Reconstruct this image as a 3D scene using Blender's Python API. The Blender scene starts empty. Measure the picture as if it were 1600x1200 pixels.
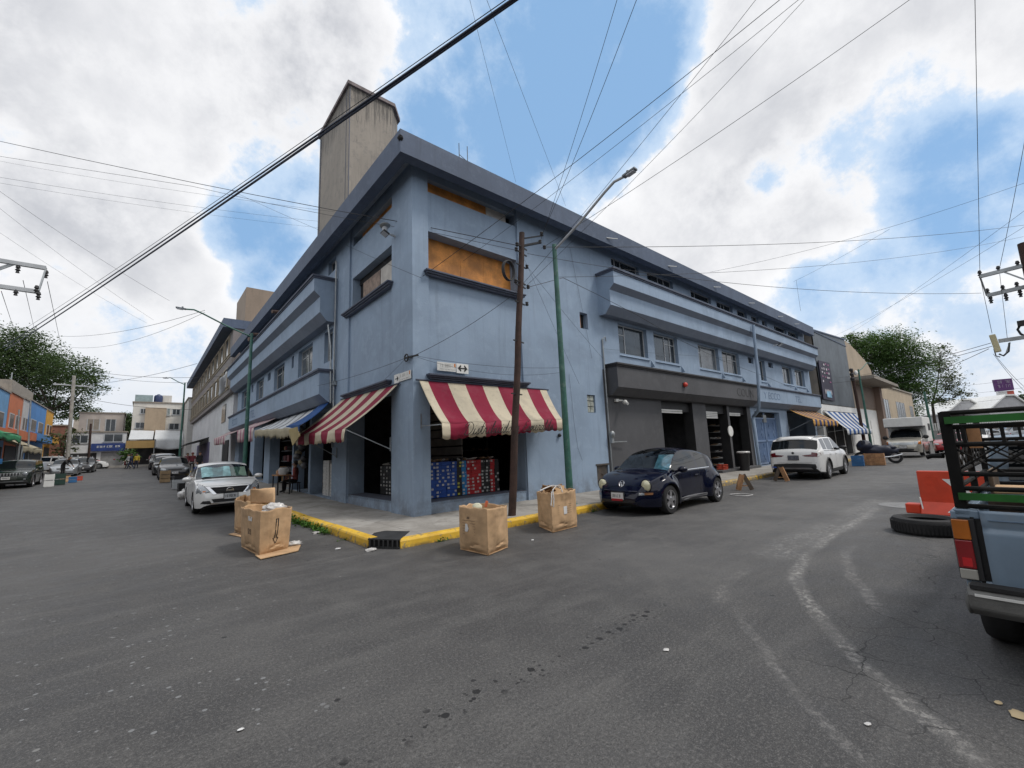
import bpy, bmesh, math, random
from mathutils import Vector, Matrix, Euler, noise
from mathutils.bvhtree import BVHTree
R = math.radians
PI = math.pi
rnd = random.Random(7)
scene = bpy.context.scene
COL = scene.collection

# ------------------------------------------------------------------ camera basis (used for measuring only)
F_PX = 672.485
YAW, PITCH, ROLL = R(49.4025), R(8.5653), R(-2.3141)
CAM = Vector((-4.883, -9.381, 1.62))
_fw = Vector((math.cos(YAW)*math.cos(PITCH), math.sin(YAW)*math.cos(PITCH), math.sin(PITCH)))
_r = Vector((math.sin(YAW), -math.cos(YAW), 0))
_u = _r.cross(_fw)
_r, _u = math.cos(ROLL)*_r + math.sin(ROLL)*_u, -math.sin(ROLL)*_r + math.cos(ROLL)*_u
def ray(x, y): return _fw + _r*((x-800)/F_PX) - _u*((y-600)/F_PX)
def at_x(x, y, X): d = ray(x, y); return CAM + d*((X-CAM.x)/d.x)
def at_y(x, y, Y): d = ray(x, y); return CAM + d*((Y-CAM.y)/d.y)
def at_z(x, y, Z): d = ray(x, y); return CAM + d*((Z-CAM.z)/d.z)
def at_d(x, y, D): return CAM + ray(x, y)*D      # D = depth along the view axis

def zg(y):                                       # the side street climbs gently away from the corner
    return 0.0 if y < 3 else (0.021*(y-4) if y > 5 else 0.021*((y-3)**2)/4)

# ------------------------------------------------------------------ mesh builder
class MB:
    def __init__(s): s.v = []; s.f = []; s.m = []; s.mi = 0
    def add(s, vs, fs, mi=None):
        o = len(s.v); s.v += [Vector(p) for p in vs]
        for f in fs: s.f.append([o+i for i in f]); s.m.append(s.mi if mi is None else mi)
        return s
    def box(s, c, d, rz=0, mi=None, M=None):
        x, y, z = d[0]/2, d[1]/2, d[2]/2
        p = [Vector((sx*x, sy*y, sz*z)) for sz in (-1, 1) for sy in (-1, 1) for sx in (-1, 1)]
        if rz: p = [Matrix.Rotation(rz, 3, 'Z') @ q for q in p]
        if M is not None: p = [M @ q for q in p]
        c = Vector(c)
        return s.add([q+c for q in p], [(0,2,3,1),(4,5,7,6),(0,1,5,4),(2,6,7,3),(0,4,6,2),(1,3,7,5)], mi)
    def bb(s, x0, x1, y0, y1, z0, z1, mi=None):
        return s.box(((x0+x1)/2, (y0+y1)/2, (z0+z1)/2), (abs(x1-x0), abs(y1-y0), abs(z1-z0)), mi=mi)
    def bar(s, a, b, w=.04, h=None, mi=None):
        a, b = Vector(a), Vector(b); h = h or w; d = b-a; L = d.length
        if L < 1e-6: return s
        q = d.to_track_quat('Z', 'Y').to_matrix()
        return s.box((a+b)/2, (w, h, L), mi=mi, M=q)
    def tube(s, pts, r=.02, n=8, mi=None, cap=True):
        pts = [Vector(p) for p in pts]; k = len(pts); rs = r if isinstance(r, (list, tuple)) else [r]*k
        o = len(s.v); up = None
        for i, p in enumerate(pts):
            t = (pts[min(i+1, k-1)] - pts[max(i-1, 0)]).normalized()
            if up is None: up = Vector((0, 0, 1)) if abs(t.z) < .9 else Vector((1, 0, 0))
            a = t.cross(up); a.normalize(); b = a.cross(t); up = b
            for j in range(n):
                an = 2*PI*j/n; s.v.append(p + a*(rs[i]*math.cos(an)) + b*(rs[i]*math.sin(an)))
        mm = s.mi if mi is None else mi
        for i in range(k-1):
            for j in range(n):
                s.f.append([o+i*n+j, o+(i+1)*n+j, o+(i+1)*n+(j+1) % n, o+i*n+(j+1) % n]); s.m.append(mm)
        if cap:
            s.f.append([o+j for j in range(n)]); s.f.append([o+(k-1)*n+j for j in reversed(range(n))]); s.m += [mm, mm]
        return s
    def lathe(s, prof, n=20, c=(0, 0, 0), ax='z', mi=None):      # prof = [(r, h)...]
        o = len(s.v); c = Vector(c)
        for r_, h in prof:
            for j in range(n):
                a = 2*PI*j/n; x, y = r_*math.cos(a), r_*math.sin(a)
                p = Vector((x, y, h)) if ax == 'z' else (Vector((x, h, y)) if ax == 'y' else Vector((h, x, y)))
                s.v.append(c+p)
        mm = s.mi if mi is None else mi
        for i in range(len(prof)-1):
            for j in range(n):
                s.f.append([o+i*n+j, o+i*n+(j+1) % n, o+(i+1)*n+(j+1) % n, o+(i+1)*n+j]); s.m.append(mm)
        return s
    def prism(s, poly, d, mi=None):                              # polygon of 3-D points swept by the vector d
        n = len(poly); d = Vector(d); p = [Vector(q) for q in poly]
        return s.add(p + [q+d for q in p], [list(range(n))[::-1], list(range(n, 2*n))] + [[i, (i+1) % n, n+(i+1) % n, n+i] for i in range(n)], mi)
    def sphere(s, c, r, n=12, m=8, mi=None, fn=None):
        o = len(s.v); c = Vector(c); r = Vector(r) if not isinstance(r, (int, float)) else Vector((r, r, r))
        for i in range(m+1):
            for j in range(n):
                a, b = 2*PI*j/n, PI*i/m
                q = Vector((math.sin(b)*math.cos(a), math.sin(b)*math.sin(a), math.cos(b)))
                k = fn(q) if fn else 1
                s.v.append(c + Vector((q.x*r.x, q.y*r.y, q.z*r.z))*k)
        mm = s.mi if mi is None else mi
        for i in range(m):
            for j in range(n):
                s.f.append([o+i*n+j, o+(i+1)*n+j, o+(i+1)*n+(j+1) % n, o+i*n+(j+1) % n]); s.m.append(mm)
        return s
    def grid(s, fn, nu, nv, mi=None, mfn=None):
        o = len(s.v)
        for i in range(nu+1):
            for j in range(nv+1): s.v.append(Vector(fn(i/nu, j/nv)))
        for i in range(nu):
            for j in range(nv):
                s.f.append([o+i*(nv+1)+j, o+(i+1)*(nv+1)+j, o+(i+1)*(nv+1)+j+1, o+i*(nv+1)+j+1])
                s.m.append(mfn((i+.5)/nu, (j+.5)/nv) if mfn else (s.mi if mi is None else mi))
        return s
    def build(s, name, mats, parent=None, world=True, smooth=None, bevel=0, thick=0, fixn=True):
        me = bpy.data.meshes.new(name)
        org = Vector(parent['_o']) if (parent is not None and world and '_o' in parent) else Vector((0, 0, 0))
        me.from_pydata([tuple(v-org) for v in s.v], [], s.f)
        if not isinstance(mats, (list, tuple)): mats = [mats]
        for m in mats: me.materials.append(m)
        me.polygons.foreach_set('material_index', s.m)
        if fixn:
            b = bmesh.new(); b.from_mesh(me); bmesh.ops.remove_doubles(b, verts=b.verts, dist=1e-5)
            bmesh.ops.recalc_face_normals(b, faces=b.faces); b.to_mesh(me); b.free()
        if smooth is not None:
            me.shade_smooth(); me.set_sharp_from_angle(angle=R(smooth))
        me.update()
        o = bpy.data.objects.new(name, me); COL.objects.link(o)
        if parent is not None: o.parent = parent
        if thick: md = o.modifiers.new('thick', 'SOLIDIFY'); md.thickness = thick; md.offset = 0
        if bevel: md = o.modifiers.new('bevel', 'BEVEL'); md.width = bevel; md.segments = 2; md.limit_method = 'ANGLE'; md.angle_limit = R(40)
        return o

def tag(o, label=None, cat=None, group=None, kind=None):
    if label: o['label'] = label
    if cat: o['category'] = cat
    if group: o['group'] = group
    if kind: o['kind'] = kind
    return o
def thing(name, label, cat, loc=(0, 0, 0), rz=0, group=None, kind=None, rx=0, ry=0):
    o = bpy.data.objects.new(name, None); COL.objects.link(o); o.empty_display_size = .1
    o.location = loc; o.rotation_euler = (rx, ry, rz); o['_o'] = tuple(loc)
    return tag(o, label, cat, group, kind)
def copy_thing(o, loc=None, rz=None, label=None, scale=None):
    c = o.copy(); COL.objects.link(c)
    for ch in list(o.children):
        d = ch.copy(); COL.objects.link(d); d.parent = c
        for g in list(ch.children):
            e = g.copy(); COL.objects.link(e); e.parent = d
    if loc is not None: c.location = loc
    if rz is not None: c.rotation_euler = (0, 0, rz)
    if label: c['label'] = label
    if scale: c.scale = scale
    return c
def text(name, body, size, mat, loc, rot, parent=None, shear=0, ext=.003, sx=1, align='LEFT', bold=0):
    cu = bpy.data.curves.new(name, 'FONT'); cu.body = body; cu.size = size; cu.extrude = ext; cu.shear = shear; cu.align_x = align; cu.offset = bold
    tmp = bpy.data.objects.new('tmp', cu); COL.objects.link(tmp); dg = bpy.context.evaluated_depsgraph_get()
    me = bpy.data.meshes.new_from_object(tmp.evaluated_get(dg)); bpy.data.objects.remove(tmp); bpy.data.curves.remove(cu)
    me.materials.clear(); me.materials.append(mat); o = bpy.data.objects.new(name, me); COL.objects.link(o)
    loc = Vector(loc)
    if parent is not None: o.parent = parent; loc -= Vector(parent['_o'])
    o.location = loc; o.rotation_euler = rot; o.scale = (sx, 1, 1)
    return o

# ------------------------------------------------------------------ materials
class NT:
    def __init__(s, m): s.t = m.node_tree; s.n = s.t.nodes; s.l = s.t.links
    def new(s, ty, **kw):
        n = s.n.new(ty)
        for k, v in kw.items():
            if k in n.inputs: n.inputs[k].default_value = v
            else: setattr(n, k, v)
        return n
    def link(s, a, b): s.l.new(a, b)
    def math(s, op, a, b=None, c=None, clamp=False):
        n = s.n.new('ShaderNodeMath'); n.operation = op; n.use_clamp = clamp
        for i, q in enumerate((a, b, c)):
            if q is None: continue
            if isinstance(q, (int, float)): n.inputs[i].default_value = q
            else: s.l.new(q, n.inputs[i])
        return n.outputs[0]
    def ramp(s, x, a, b, lo=0, hi=1):
        n = s.n.new('ShaderNodeMapRange'); n.interpolation_type = 'SMOOTHSTEP'
        s.l.new(x, n.inputs[0])
        for i, q in enumerate((a, b, lo, hi)): n.inputs[i+1].default_value = q
        return n.outputs[0]
    def mix(s, f, a, b, typ='MIX'):
        n = s.n.new('ShaderNodeMix'); n.data_type = 'RGBA'; n.blend_type = typ
        for q, i in ((f, 0), (a, 6), (b, 7)):
            if isinstance(q, (int, float)): n.inputs[i].default_value = q
            elif isinstance(q, (tuple, list)): n.inputs[i].default_value = (*q[:3], 1)
            else: s.l.new(q, n.inputs[i])
        return n.outputs[2]
    def noise(s, vec, scale, detail=4, rough=.55, dist=0):
        n = s.n.new('ShaderNodeTexNoise'); n.inputs['Scale'].default_value = scale; n.inputs['Detail'].default_value = detail
        n.inputs['Roughness'].default_value = rough; n.inputs['Distortion'].default_value = dist
        if vec is not None: s.l.new(vec, n.inputs['Vector'])
        return n.outputs['Fac']
MATS = {}
def mat(name, col, rough=.6, metal=0, var=.15, scale=3., bump=.0, bscale=40., dirt=0, dirtcol=(.03, .028, .025), streak=0, spec=.5, coat=0, world=False, var2=0, emit=None, dscale=1.2):
    if name in MATS: return MATS[name]
    m = bpy.data.materials.new(name); m.use_nodes = True; t = NT(m); b = t.n['Principled BSDF']
    tc = t.new('ShaderNodeTexCoord')
    vec = t.new('ShaderNodeNewGeometry').outputs['Position'] if world else tc.outputs['Object']
    n = t.noise(vec, scale, 5, .6)
    c = t.mix(t.ramp(n, .3, .7), tuple(q*(1-var) for q in col), tuple(min(1, q*(1+var)) for q in col))
    if var2:
        c = t.mix(t.ramp(t.noise(vec, scale*9, 4, .7), .35, .7, 0, var2), c, tuple(q*.6 for q in col))
    if dirt:
        d = t.ramp(t.noise(vec, dscale, 8, .65, .4), .5, .72, 0, dirt); c = t.mix(d, c, dirtcol)
    if streak:
        mp = t.new('ShaderNodeMapping'); mp.inputs['Scale'].default_value = (4, 4, .25); t.link(vec, mp.inputs[0])
        c = t.mix(t.ramp(t.noise(mp.outputs[0], 2, 5, .6), .48, .75, 0, streak), c, tuple(q*.45 for q in col))
    t.link(c, b.inputs['Base Color'])
    b.inputs['Roughness'].default_value = rough; b.inputs['Metallic'].default_value = metal
    b.inputs['Specular IOR Level'].default_value = spec
    if coat: b.inputs['Coat Weight'].default_value = coat; b.inputs['Coat Roughness'].default_value = .03
    if bump:
        bp = t.new('ShaderNodeBump'); bp.inputs['Strength'].default_value = bump; bp.inputs['Distance'].default_value = .02
        t.link(t.noise(vec, bscale, 5, .65), bp.inputs['Height']); t.link(bp.outputs[0], b.inputs['Normal'])
    if emit: b.inputs['Emission Color'].default_value = (*emit, 1); b.inputs['Emission Strength'].default_value = 1
    MATS[name] = m
    return m
def leaf_mat(name, col, col2, trans=.25):
    m = bpy.data.materials.new(name); m.use_nodes = True; t = NT(m); b = t.n['Principled BSDF']
    g = t.new('ShaderNodeNewGeometry')
    c = t.mix(g.outputs['Random Per Island'], col, col2)
    t.link(c, b.inputs['Base Color']); b.inputs['Roughness'].default_value = .7; b.inputs['Specular IOR Level'].default_value = .15
    tr = t.new('ShaderNodeBsdfTranslucent'); t.link(t.mix(.5, c, (.12, .2, .02)), tr.inputs[0])
    mx = t.new('ShaderNodeMixShader'); mx.inputs[0].default_value = trans
    t.link(b.outputs[0], mx.inputs[1]); t.link(tr.outputs[0], mx.inputs[2])
    t.link(mx.outputs[0], t.n['Material Output'].inputs[0])
    return m
def glass_mat(name, tint=(.35, .4, .4), through=.5, rough=.02):
    m = bpy.data.materials.new(name); m.use_nodes = True; t = NT(m)
    gl = t.new('ShaderNodeBsdfGlossy'); gl.inputs['Roughness'].default_value = rough; gl.inputs['Color'].default_value = (.9, .95, 1, 1)
    tr = t.new('ShaderNodeBsdfTransparent'); tr.inputs['Color'].default_value = (*[q*through*2 for q in tint], 1)
    fr = t.new('ShaderNodeFresnel'); fr.inputs['IOR'].default_value = 1.5
    f = t.math('MULTIPLY_ADD', fr.outputs[0], .9, .04, True)
    mx = t.new('ShaderNodeMixShader'); t.link(f, mx.inputs[0]); t.link(tr.outputs[0], mx.inputs[1]); t.link(gl.outputs[0], mx.inputs[2])
    t.link(mx.outputs[0], t.n['Material Output'].inputs[0])
    return m

def wall_mat(name, col, patch, pscale=.5, var=.1, streak=.25, rough=.75, mould=None):
    """painted stucco: broad uneven coats, roller patches, rain streaks and grime near the ground"""
    m = bpy.data.materials.new(name); m.use_nodes = True; t = NT(m); b = t.n['Principled BSDF']
    P = t.new('ShaderNodeNewGeometry').outputs['Position']
    c = t.mix(t.ramp(t.noise(P, pscale, 6, .6, .6), .35, .68), tuple(q*(1-var) for q in col), tuple(q*(1+var) for q in col))
    c = t.mix(t.ramp(t.noise(P, 2.3, 8, .72, .3), .5, .62, 0, .55), c, patch); c = t.mix(t.ramp(t.noise(P, 5.5, 6, .7, .6), .58, .70, 0, .22), c, tuple(q*.75 for q in col))
    mp = t.new('ShaderNodeMapping'); mp.inputs['Scale'].default_value = (5, 5, .3); t.link(P, mp.inputs[0])
    c = t.mix(t.ramp(t.noise(mp.outputs[0], 1.3, 6, .6), .5, .78, 0, streak), c, tuple(q*.5 for q in col))
    z = t.new('ShaderNodeSeparateXYZ'); t.link(P, z.inputs[0])
    g = t.math('MULTIPLY', t.ramp(z.outputs[2], .9, .1), t.ramp(t.noise(P, 3, 6, .7), .35, .65))
    c = t.mix(t.math('MULTIPLY', g, .55), c, (.09, .085, .08))
    if mould:                                    # black mould eaten into the top courses
        k = t.math('ADD', t.ramp(z.outputs[2], mould[0], mould[1], 0, .30), t.noise(mp.outputs[0], 2.2, 8, .72, .5)); c = t.mix(t.ramp(k, .66, .80, 0, .75), c, (.05, .046, .042))
    t.link(c, b.inputs['Base Color']); b.inputs['Roughness'].default_value = rough
    bp = t.new('ShaderNodeBump'); bp.inputs['Strength'].default_value = .35; bp.inputs['Distance'].default_value = .012
    t.link(t.noise(P, 22, 6, .7), bp.inputs['Height']); t.link(bp.outputs[0], b.inputs['Normal'])
    MATS[name] = m
    return m

M_BLUE = wall_mat('blue_stucco', (.255, .335, .445), (.30, .385, .50), var=.10, streak=.30)
M_SLATE = wall_mat('slate_paint', (.080, .108, .165), (.11, .142, .205), streak=.35)
M_CAP = wall_mat('cap_paint', (.075, .09, .13), (.11, .13, .18))
M_GREY = wall_mat('charcoal_paint', (.075, .076, .083), (.095, .096, .104), streak=.15)
M_UNDER_SHADE = wall_mat('blue_stucco_in_shade', (.17, .20, .255), (.21, .24, .29), streak=.1)  # wall blue darkened for the undersides; the shade is put into the colour
M_CONC = wall_mat('old_concrete', (.265, .235, .20), (.18, .165, .15), pscale=.35, streak=.5, mould=(17.5, 22.5))
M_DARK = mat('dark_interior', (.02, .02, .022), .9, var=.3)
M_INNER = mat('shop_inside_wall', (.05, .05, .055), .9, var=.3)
M_PLY = mat('orange_plywood', (.56, .225, .045), .6, var=.35, scale=2.2, var2=.35, dirt=.25, dirtcol=(.16, .07, .03))
M_BOARD = mat('white_board', (.5, .47, .43), .7, var=.12, dirt=.3, dirtcol=(.28, .23, .19))
M_BROWNB = mat('brown_board', (.26, .19, .15), .7, var=.3, scale=6)
M_FRAME = mat('window_frame_steel', (.42, .44, .46), .5, var=.1)
M_PANE = mat('window_pane', (.03, .036, .042), .12, var=.4, scale=1.5, spec=.7)
M_PANE2 = mat('curtained_pane', (.10, .11, .12), .15, var=.5, scale=3, spec=.7)
M_STEEL = mat('galvanised_steel', (.32, .34, .35), .45, .6, var=.2)
M_BLACK = mat('black_metal', (.018, .018, .02), .5, .2, var=.2)
M_WHITE = mat('white_paint', (.72, .72, .70), .5, var=.06, dirt=.15, dirtcol=(.4, .38, .34))
M_RUBBER = mat('tyre_rubber', (.018, .018, .019), .85, var=.3, bump=.2)
M_CHROME = mat('chrome', (.62, .63, .65), .14, 1, var=.05)
M_ALLOY = mat('alloy_wheel', (.5, .5, .52), .28, .9, var=.08)
M_PLASTIC = mat('black_plastic', (.02, .02, .022), .6, var=.2)
M_CARD = mat('cardboard', (.51, .335, .19), .85, var=.18, scale=4, var2=.12, bump=.12, bscale=14, dirt=.25, dirtcol=(.3, .19, .1))
M_CARD2 = mat('cardboard_inside', (.36, .23, .12), .9, var=.15, scale=4)
M_POLY = mat('clear_plastic_bag', (.55, .54, .53), .25, var=.15, scale=9)
M_WOOD = mat('rough_wood', (.36, .19, .09), .75, var=.35, scale=5, streak=.4)
M_POLEW = mat('creosote_pole', (.042, .021, .016), .8, var=.4, scale=4, streak=.5, bump=.4, bscale=30)
M_GREENP = mat('green_pole_paint', (.035, .12, .095), .5, var=.25, scale=3, dirt=.55, dirtcol=(.16, .24, .2), dscale=5)
M_CABLE = mat('black_cable', (.016, .017, .02), .6, var=.2)
M_CABLEB = mat('dark_blue_cable', (.03, .04, .07), .6, var=.2)
M_PLATE = mat('plate_white', (.66, .66, .66), .5, var=.05)
M_INK = mat('ink', (.02, .02, .02), .7, var=.1)
M_RED = mat('tail_red', (.22, .008, .012), .15, var=.2, coat=.5)
M_AMBER = mat('amber_lens', (.42, .12, .01), .2, var=.2, coat=.5)
M_LENS = mat('clear_lens', (.30, .32, .34), .08, .3, var=.15, scale=20, coat=1)
M_LENSY = mat('yellowed_lens', (.62, .6, .42), .12, var=.12, scale=20, coat=1)
M_BARK = mat('bark', (.045, .036, .028), .9, var=.35, scale=6, bump=.5)
M_GREENTARP = mat('green_tarp', (.03, .25, .10), .6, var=.2)
EXPOSURE, SKY_S, SUN_E = 0.20, 0.10, 1.7
# ------------------------------------------------------------------ camera, sun, sky
cd = bpy.data.cameras.new('camera'); cam = bpy.data.objects.new('camera', cd); COL.objects.link(cam)
cd.sensor_width = 36; cd.lens = 36*F_PX/1600; cd.clip_start = .05; cd.clip_end = 3000
cam.matrix_world = Matrix.Translation(CAM) @ Matrix((_r, _u, -_fw)).transposed().to_4x4()
scene.camera = cam
scene.view_settings.view_transform = 'Standard'; scene.view_settings.look = 'None'; scene.view_settings.exposure = EXPOSURE
SUNV = Vector((.55, -.62, 1.25)).normalized()
sl = bpy.data.lights.new('sun', 'SUN'); sl.energy = SUN_E; sl.angle = R(13); sl.color = (1, .95, .88)
so = bpy.data.objects.new('sun', sl); COL.objects.link(so); so.location = SUNV*60
so.rotation_euler = SUNV.to_track_quat('Z', 'Y').to_euler()
w = bpy.data.worlds.new('World'); scene.world = w; w.use_nodes = True; t = NT(w); bg = t.n['Background']
sky = t.new('ShaderNodeTexSky'); sky.sky_type = 'NISHITA'; sky.sun_disc = False
sky.sun_elevation = math.asin(SUNV.z); sky.sun_rotation = math.atan2(SUNV.x, SUNV.y)
sky.altitude = 2200; sky.dust_density = 1.4; sky.air_density = 1.15
tc = t.new('ShaderNodeTexCoord'); D = tc.outputs['Generated']
def vdot(v):
    n = t.new('ShaderNodeVectorMath'); n.operation = 'DOT_PRODUCT'; t.link(D, n.inputs[0]); n.inputs[1].default_value = v; return n.outputs['Value']
def field(blobs):
    acc = None
    for x, y, rr, wgt in blobs:
        d = ray(x, y); dn = d.normalized(); e = (ray(x+rr*.72, y+rr*.69)).normalized()
        c0 = dn.dot(e)
        q = t.ramp(vdot(dn), 1-(1-c0)*1.9, 1-(1-c0)*.15, 0, wgt)
        acc = q if acc is None else t.math('ADD', acc, q)
    return acc
blue = field([(770,90,165,1), (900,110,150,1), (960,60,110,.7), (880,250,105,1), (720,240,105,.9), (640,200,70,.6), (440,330,95,1), (400,400,75,1), (340,350,60,.5),
              (1400,200,105,.9), (1530,265,115,1), (1590,215,70,.5), (1300,440,75,.8), (1420,385,85,.9), (0,212,45,.6), (680,60,60,.5),
              (1215,262,45,.5), (1040,60,60,.6), (1560,340,75,.6), (395,460,45,.8), (1000,180,60,.7), (560,250,50,.5), (1490,450,80,.55), (1240,485,60,.5), (1560,520,70,.4), (120,540,120,.3), (250,520,70,.3),
              (1250,60,150,-.5), (1480,90,130,-.5), (1130,180,70,-.45), (520,90,110,-.45), (560,190,60,-.3), (200,150,250,-.4), (1130,260,70,-.4), (880,330,60,-.4), (1000,400,150,-.3), (200,360,120,-.4), (330,470,80,-.3), (1300,330,80,-.4), (1200,520,200,-.3), (300,560,200,-.3), (500,340,40,-.4), (430,250,40,-.2)])
grey = field([(180,60,420,1), (430,150,260,.7), (30,150,260,.6), (1400,30,360,1), (1560,100,260,.8), (1230,110,180,.45), (350,20,260,.5), (1060,330,180,.3), (1180,420,200,.3), (250,520,240,.3), (1350,260,160,.35)])
def off(v):
    n = t.new('ShaderNodeVectorMath'); n.operation = 'ADD'; t.link(D, n.inputs[0]); n.inputs[1].default_value = v; return n.outputs[0]
n1 = t.noise(D, 4.2, 12, .62, .0); n2 = t.noise(off((3, 1, 2)), 11, 9, .66, .0); n3 = t.noise(off((7, 2, 5)), 3.0, 7, .6, .3); n4 = t.noise(off((1, 9, 4)), 24, 6, .65)
dens = t.math('ADD', t.math('MULTIPLY_ADD', n1, 3.0, -1.5), t.math('MULTIPLY_ADD', n2, 2.2, -1.1))
dens = t.math('ADD', dens, t.math('MULTIPLY_ADD', n4, .7, -.35))
dens = t.math('SUBTRACT', t.math('ADD', dens, .42), t.math('MULTIPLY', blue, .85))
sep = t.new('ShaderNodeSeparateXYZ'); t.link(D, sep.inputs[0]); el = sep.outputs[2]
cover = t.ramp(dens, -.22, .40)
thick = t.ramp(dens, .05, .8)
relief = t.math('ADD', t.math('MULTIPLY_ADD', n2, 2.2, -1.1), t.math('MULTIPLY_ADD', n4, .9, -.45))
g_ = t.math('DIVIDE', grey, t.math('ADD', grey, .9))
shade = t.math('MULTIPLY', g_, t.math('MULTIPLY_ADD', n3, 2.4, -.06))
shade = t.math('ADD', shade, t.math('MULTIPLY', t.ramp(n3, .42, .62), .16))
edge = t.ramp(dens, .1, 1.5, .25, 1)
shade = t.math('SUBTRACT', t.math('MULTIPLY', shade, edge), t.math('MULTIPLY', relief, .15))
shade = t.math('ADD', shade, .05, None, True)
K = 1/SKY_S
ccol = t.mix(shade, (.93*K, .93*K, .94*K), (.52*K, .535*K, .575*K))
blu = t.mix(.80, sky.outputs[0], (.27*K, .47*K, .75*K))
blu = t.mix(t.ramp(dens, -1.4, -.05, 0, .66), blu, (.66*K, .77*K, .90*K))
skyc = t.mix(cover, blu, ccol)
haze = t.ramp(el, .30, .02, 0, .62)
skyc = t.mix(haze, skyc, (.56*K, .63*K, .73*K))
t.link(skyc, bg.inputs['Color']); bg.inputs['Strength'].default_value = SKY_S

# ------------------------------------------------------------------ asphalt
def asphalt():
    m = bpy.data.materials.new('asphalt'); m.use_nodes = True; t = NT(m); b = t.n['Principled BSDF']
    P = t.new('ShaderNodeNewGeometry').outputs['Position']
    s = t.new('ShaderNodeSeparateXYZ'); t.link(P, s.inputs[0]); X, Y = s.outputs[0], s.outputs[1]
    nb = t.noise(P, .35, 6, .6, .5); nm = t.noise(P, 2.2, 6, .65); nf = t.noise(P, 42, 4, .75); ng = t.noise(P, 120, 3, .7)
    c = t.mix(t.ramp(nb, .35, .68), (.046, .045, .046), (.080, .078, .077))
    c = t.mix(t.ramp(nm, .45, .68, 0, .36), c, (.118, .115, .112)); mp = t.new('ShaderNodeMapping'); mp.inputs['Scale'].default_value = (.35, 2.2, 1); mp.inputs['Rotation'].default_value = (0, 0, R(8)); t.link(P, mp.inputs[0]); c = t.mix(t.ramp(t.noise(mp.outputs[0], 1.4, 7, .68), .47, .72, 0, .5), c, (.13, .127, .123)); c = t.mix(t.ramp(t.noise(mp.outputs[0], 1.0, 5, .6), .46, .3, 0, .4), c, (.034, .034, .036))
    c = t.mix(t.ramp(nm, .5, .28, 0, .22), c, (.042, .042, .045))
    # pale and dark aggregate grain
    c = t.mix(t.ramp(ng, .54, .68, 0, .75), c, (.20, .195, .19)); c = t.mix(t.ramp(ng, .47, .34, 0, .75), c, (.02, .02, .021)); c = t.mix(t.ramp(nf, .52, .64, 0, .55), c, (.17, .165, .16)); c = t.mix(t.ramp(nf, .48, .36, 0, .55), c, (.028, .028, .03))
    # wheel-polished pale lane along the wider street
    lane = t.math('MULTIPLY', t.ramp(t.math('ABSOLUTE', t.math('ADD', Y, 5.6)), 2.1, .4), t.ramp(X, -4, 5))
    c = t.mix(t.math('MULTIPLY', lane, t.ramp(nb, .3, .7, .15, .6)), c, (.135, .132, .128))
    def curve(pts, lo, hi):                     # y as a function of x through the points
        fc = t.new('ShaderNodeFloatCurve'); cv = fc.mapping.curves[0]
        pts = sorted(pts); x0, x1 = pts[0][0], pts[-1][0]; q = [((px-x0)/(x1-x0), (py-lo)/(hi-lo)) for px, py in pts]
        cv.points[0].location = q[0]; cv.points[1].location = q[-1]
        for p in q[1:-1]: cv.points.new(*p)
        fc.mapping.update()
        t.link(t.math('DIVIDE', t.math('SUBTRACT', X, x0), x1-x0), fc.inputs['Value'])
        return t.math('MULTIPLY_ADD', fc.outputs[0], hi-lo, lo), x0, x1
    nw = t.noise(P, 1.5, 4, .6); wob = t.math('MULTIPLY_ADD', nw, .16, -.08)
    streak = t.math('MULTIPLY', t.ramp(t.noise(P, 14, 9, .8), .49, .56), t.ramp(t.noise(P, 1.7, 5, .65), .38, .56))
    def swath(pts, wid, amt, col):
        y, x0, x1 = curve(pts, -9.6, -6.5); d = t.math('ABSOLUTE', t.math('ADD', t.math('SUBTRACT', Y, y), wob))
        rng = t.math('MULTIPLY', t.ramp(X, x0, x0+.5), t.ramp(X, x1, x1-1.2))
        return t.math('MULTIPLY', t.math('MULTIPLY', t.ramp(d, wid, wid*.25), t.math('MULTIPLY_ADD', streak, .85, .15)), t.math('MULTIPLY', rng, amt)), col
    for mk, col in (swath([(-2.1, -9.3), (-1.56, -8.95), (-1.17, -8.64), (-.71, -8.32), (.11, -7.85), (1.4, -7.34), (3.14, -7.15), (5.5, -7.1), (8.0, -7.05)], .11, .75, (.32, .31, .295)),
                    swath([(-2.6, -9.1), (-2.02, -8.64), (-1.57, -8.19), (-.96, -7.74), (-.37, -7.34), (.2, -7.2)], .08, .42, (.30, .29, .28)),
                    swath([(.2, -8.4), (.9, -8.1), (1.9, -7.75), (2.8, -7.55), (3.6, -7.5)], .09, .6, (.28, .27, .26)),
                    swath([(-.6, -7.25), (.1, -7.0), (.8, -6.9), (1.6, -6.85)], .12, .5, (.24, .23, .22)),
                    swath([(1.6, -6.9), (3.5, -6.85), (5.5, -6.95), (7.5, -6.9), (10, -6.9)], .42, .6, (.27, .265, .255))):
        c = t.mix(mk, c, col)
    # dripped oil along the lane
    vo = t.new('ShaderNodeTexVoronoi'); vo.inputs['Scale'].default_value = 9; t.link(P, vo.inputs['Vector'])
    oil = t.math('MULTIPLY', t.ramp(t.math('ABSOLUTE', t.math('ADD', t.math('ADD', Y, 6.79), t.math('MULTIPLY', wob, .9))), .15, .02), t.math('MULTIPLY', t.ramp(X, -4.6, -4), t.ramp(X, -.35, -.75)))
    oil = t.math('MULTIPLY', oil, t.math('MULTIPLY', t.ramp(t.noise(P, 22, 5, .7), .47, .52), t.ramp(t.noise(P, 4.2, 3, .55), .44, .52)))
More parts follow.
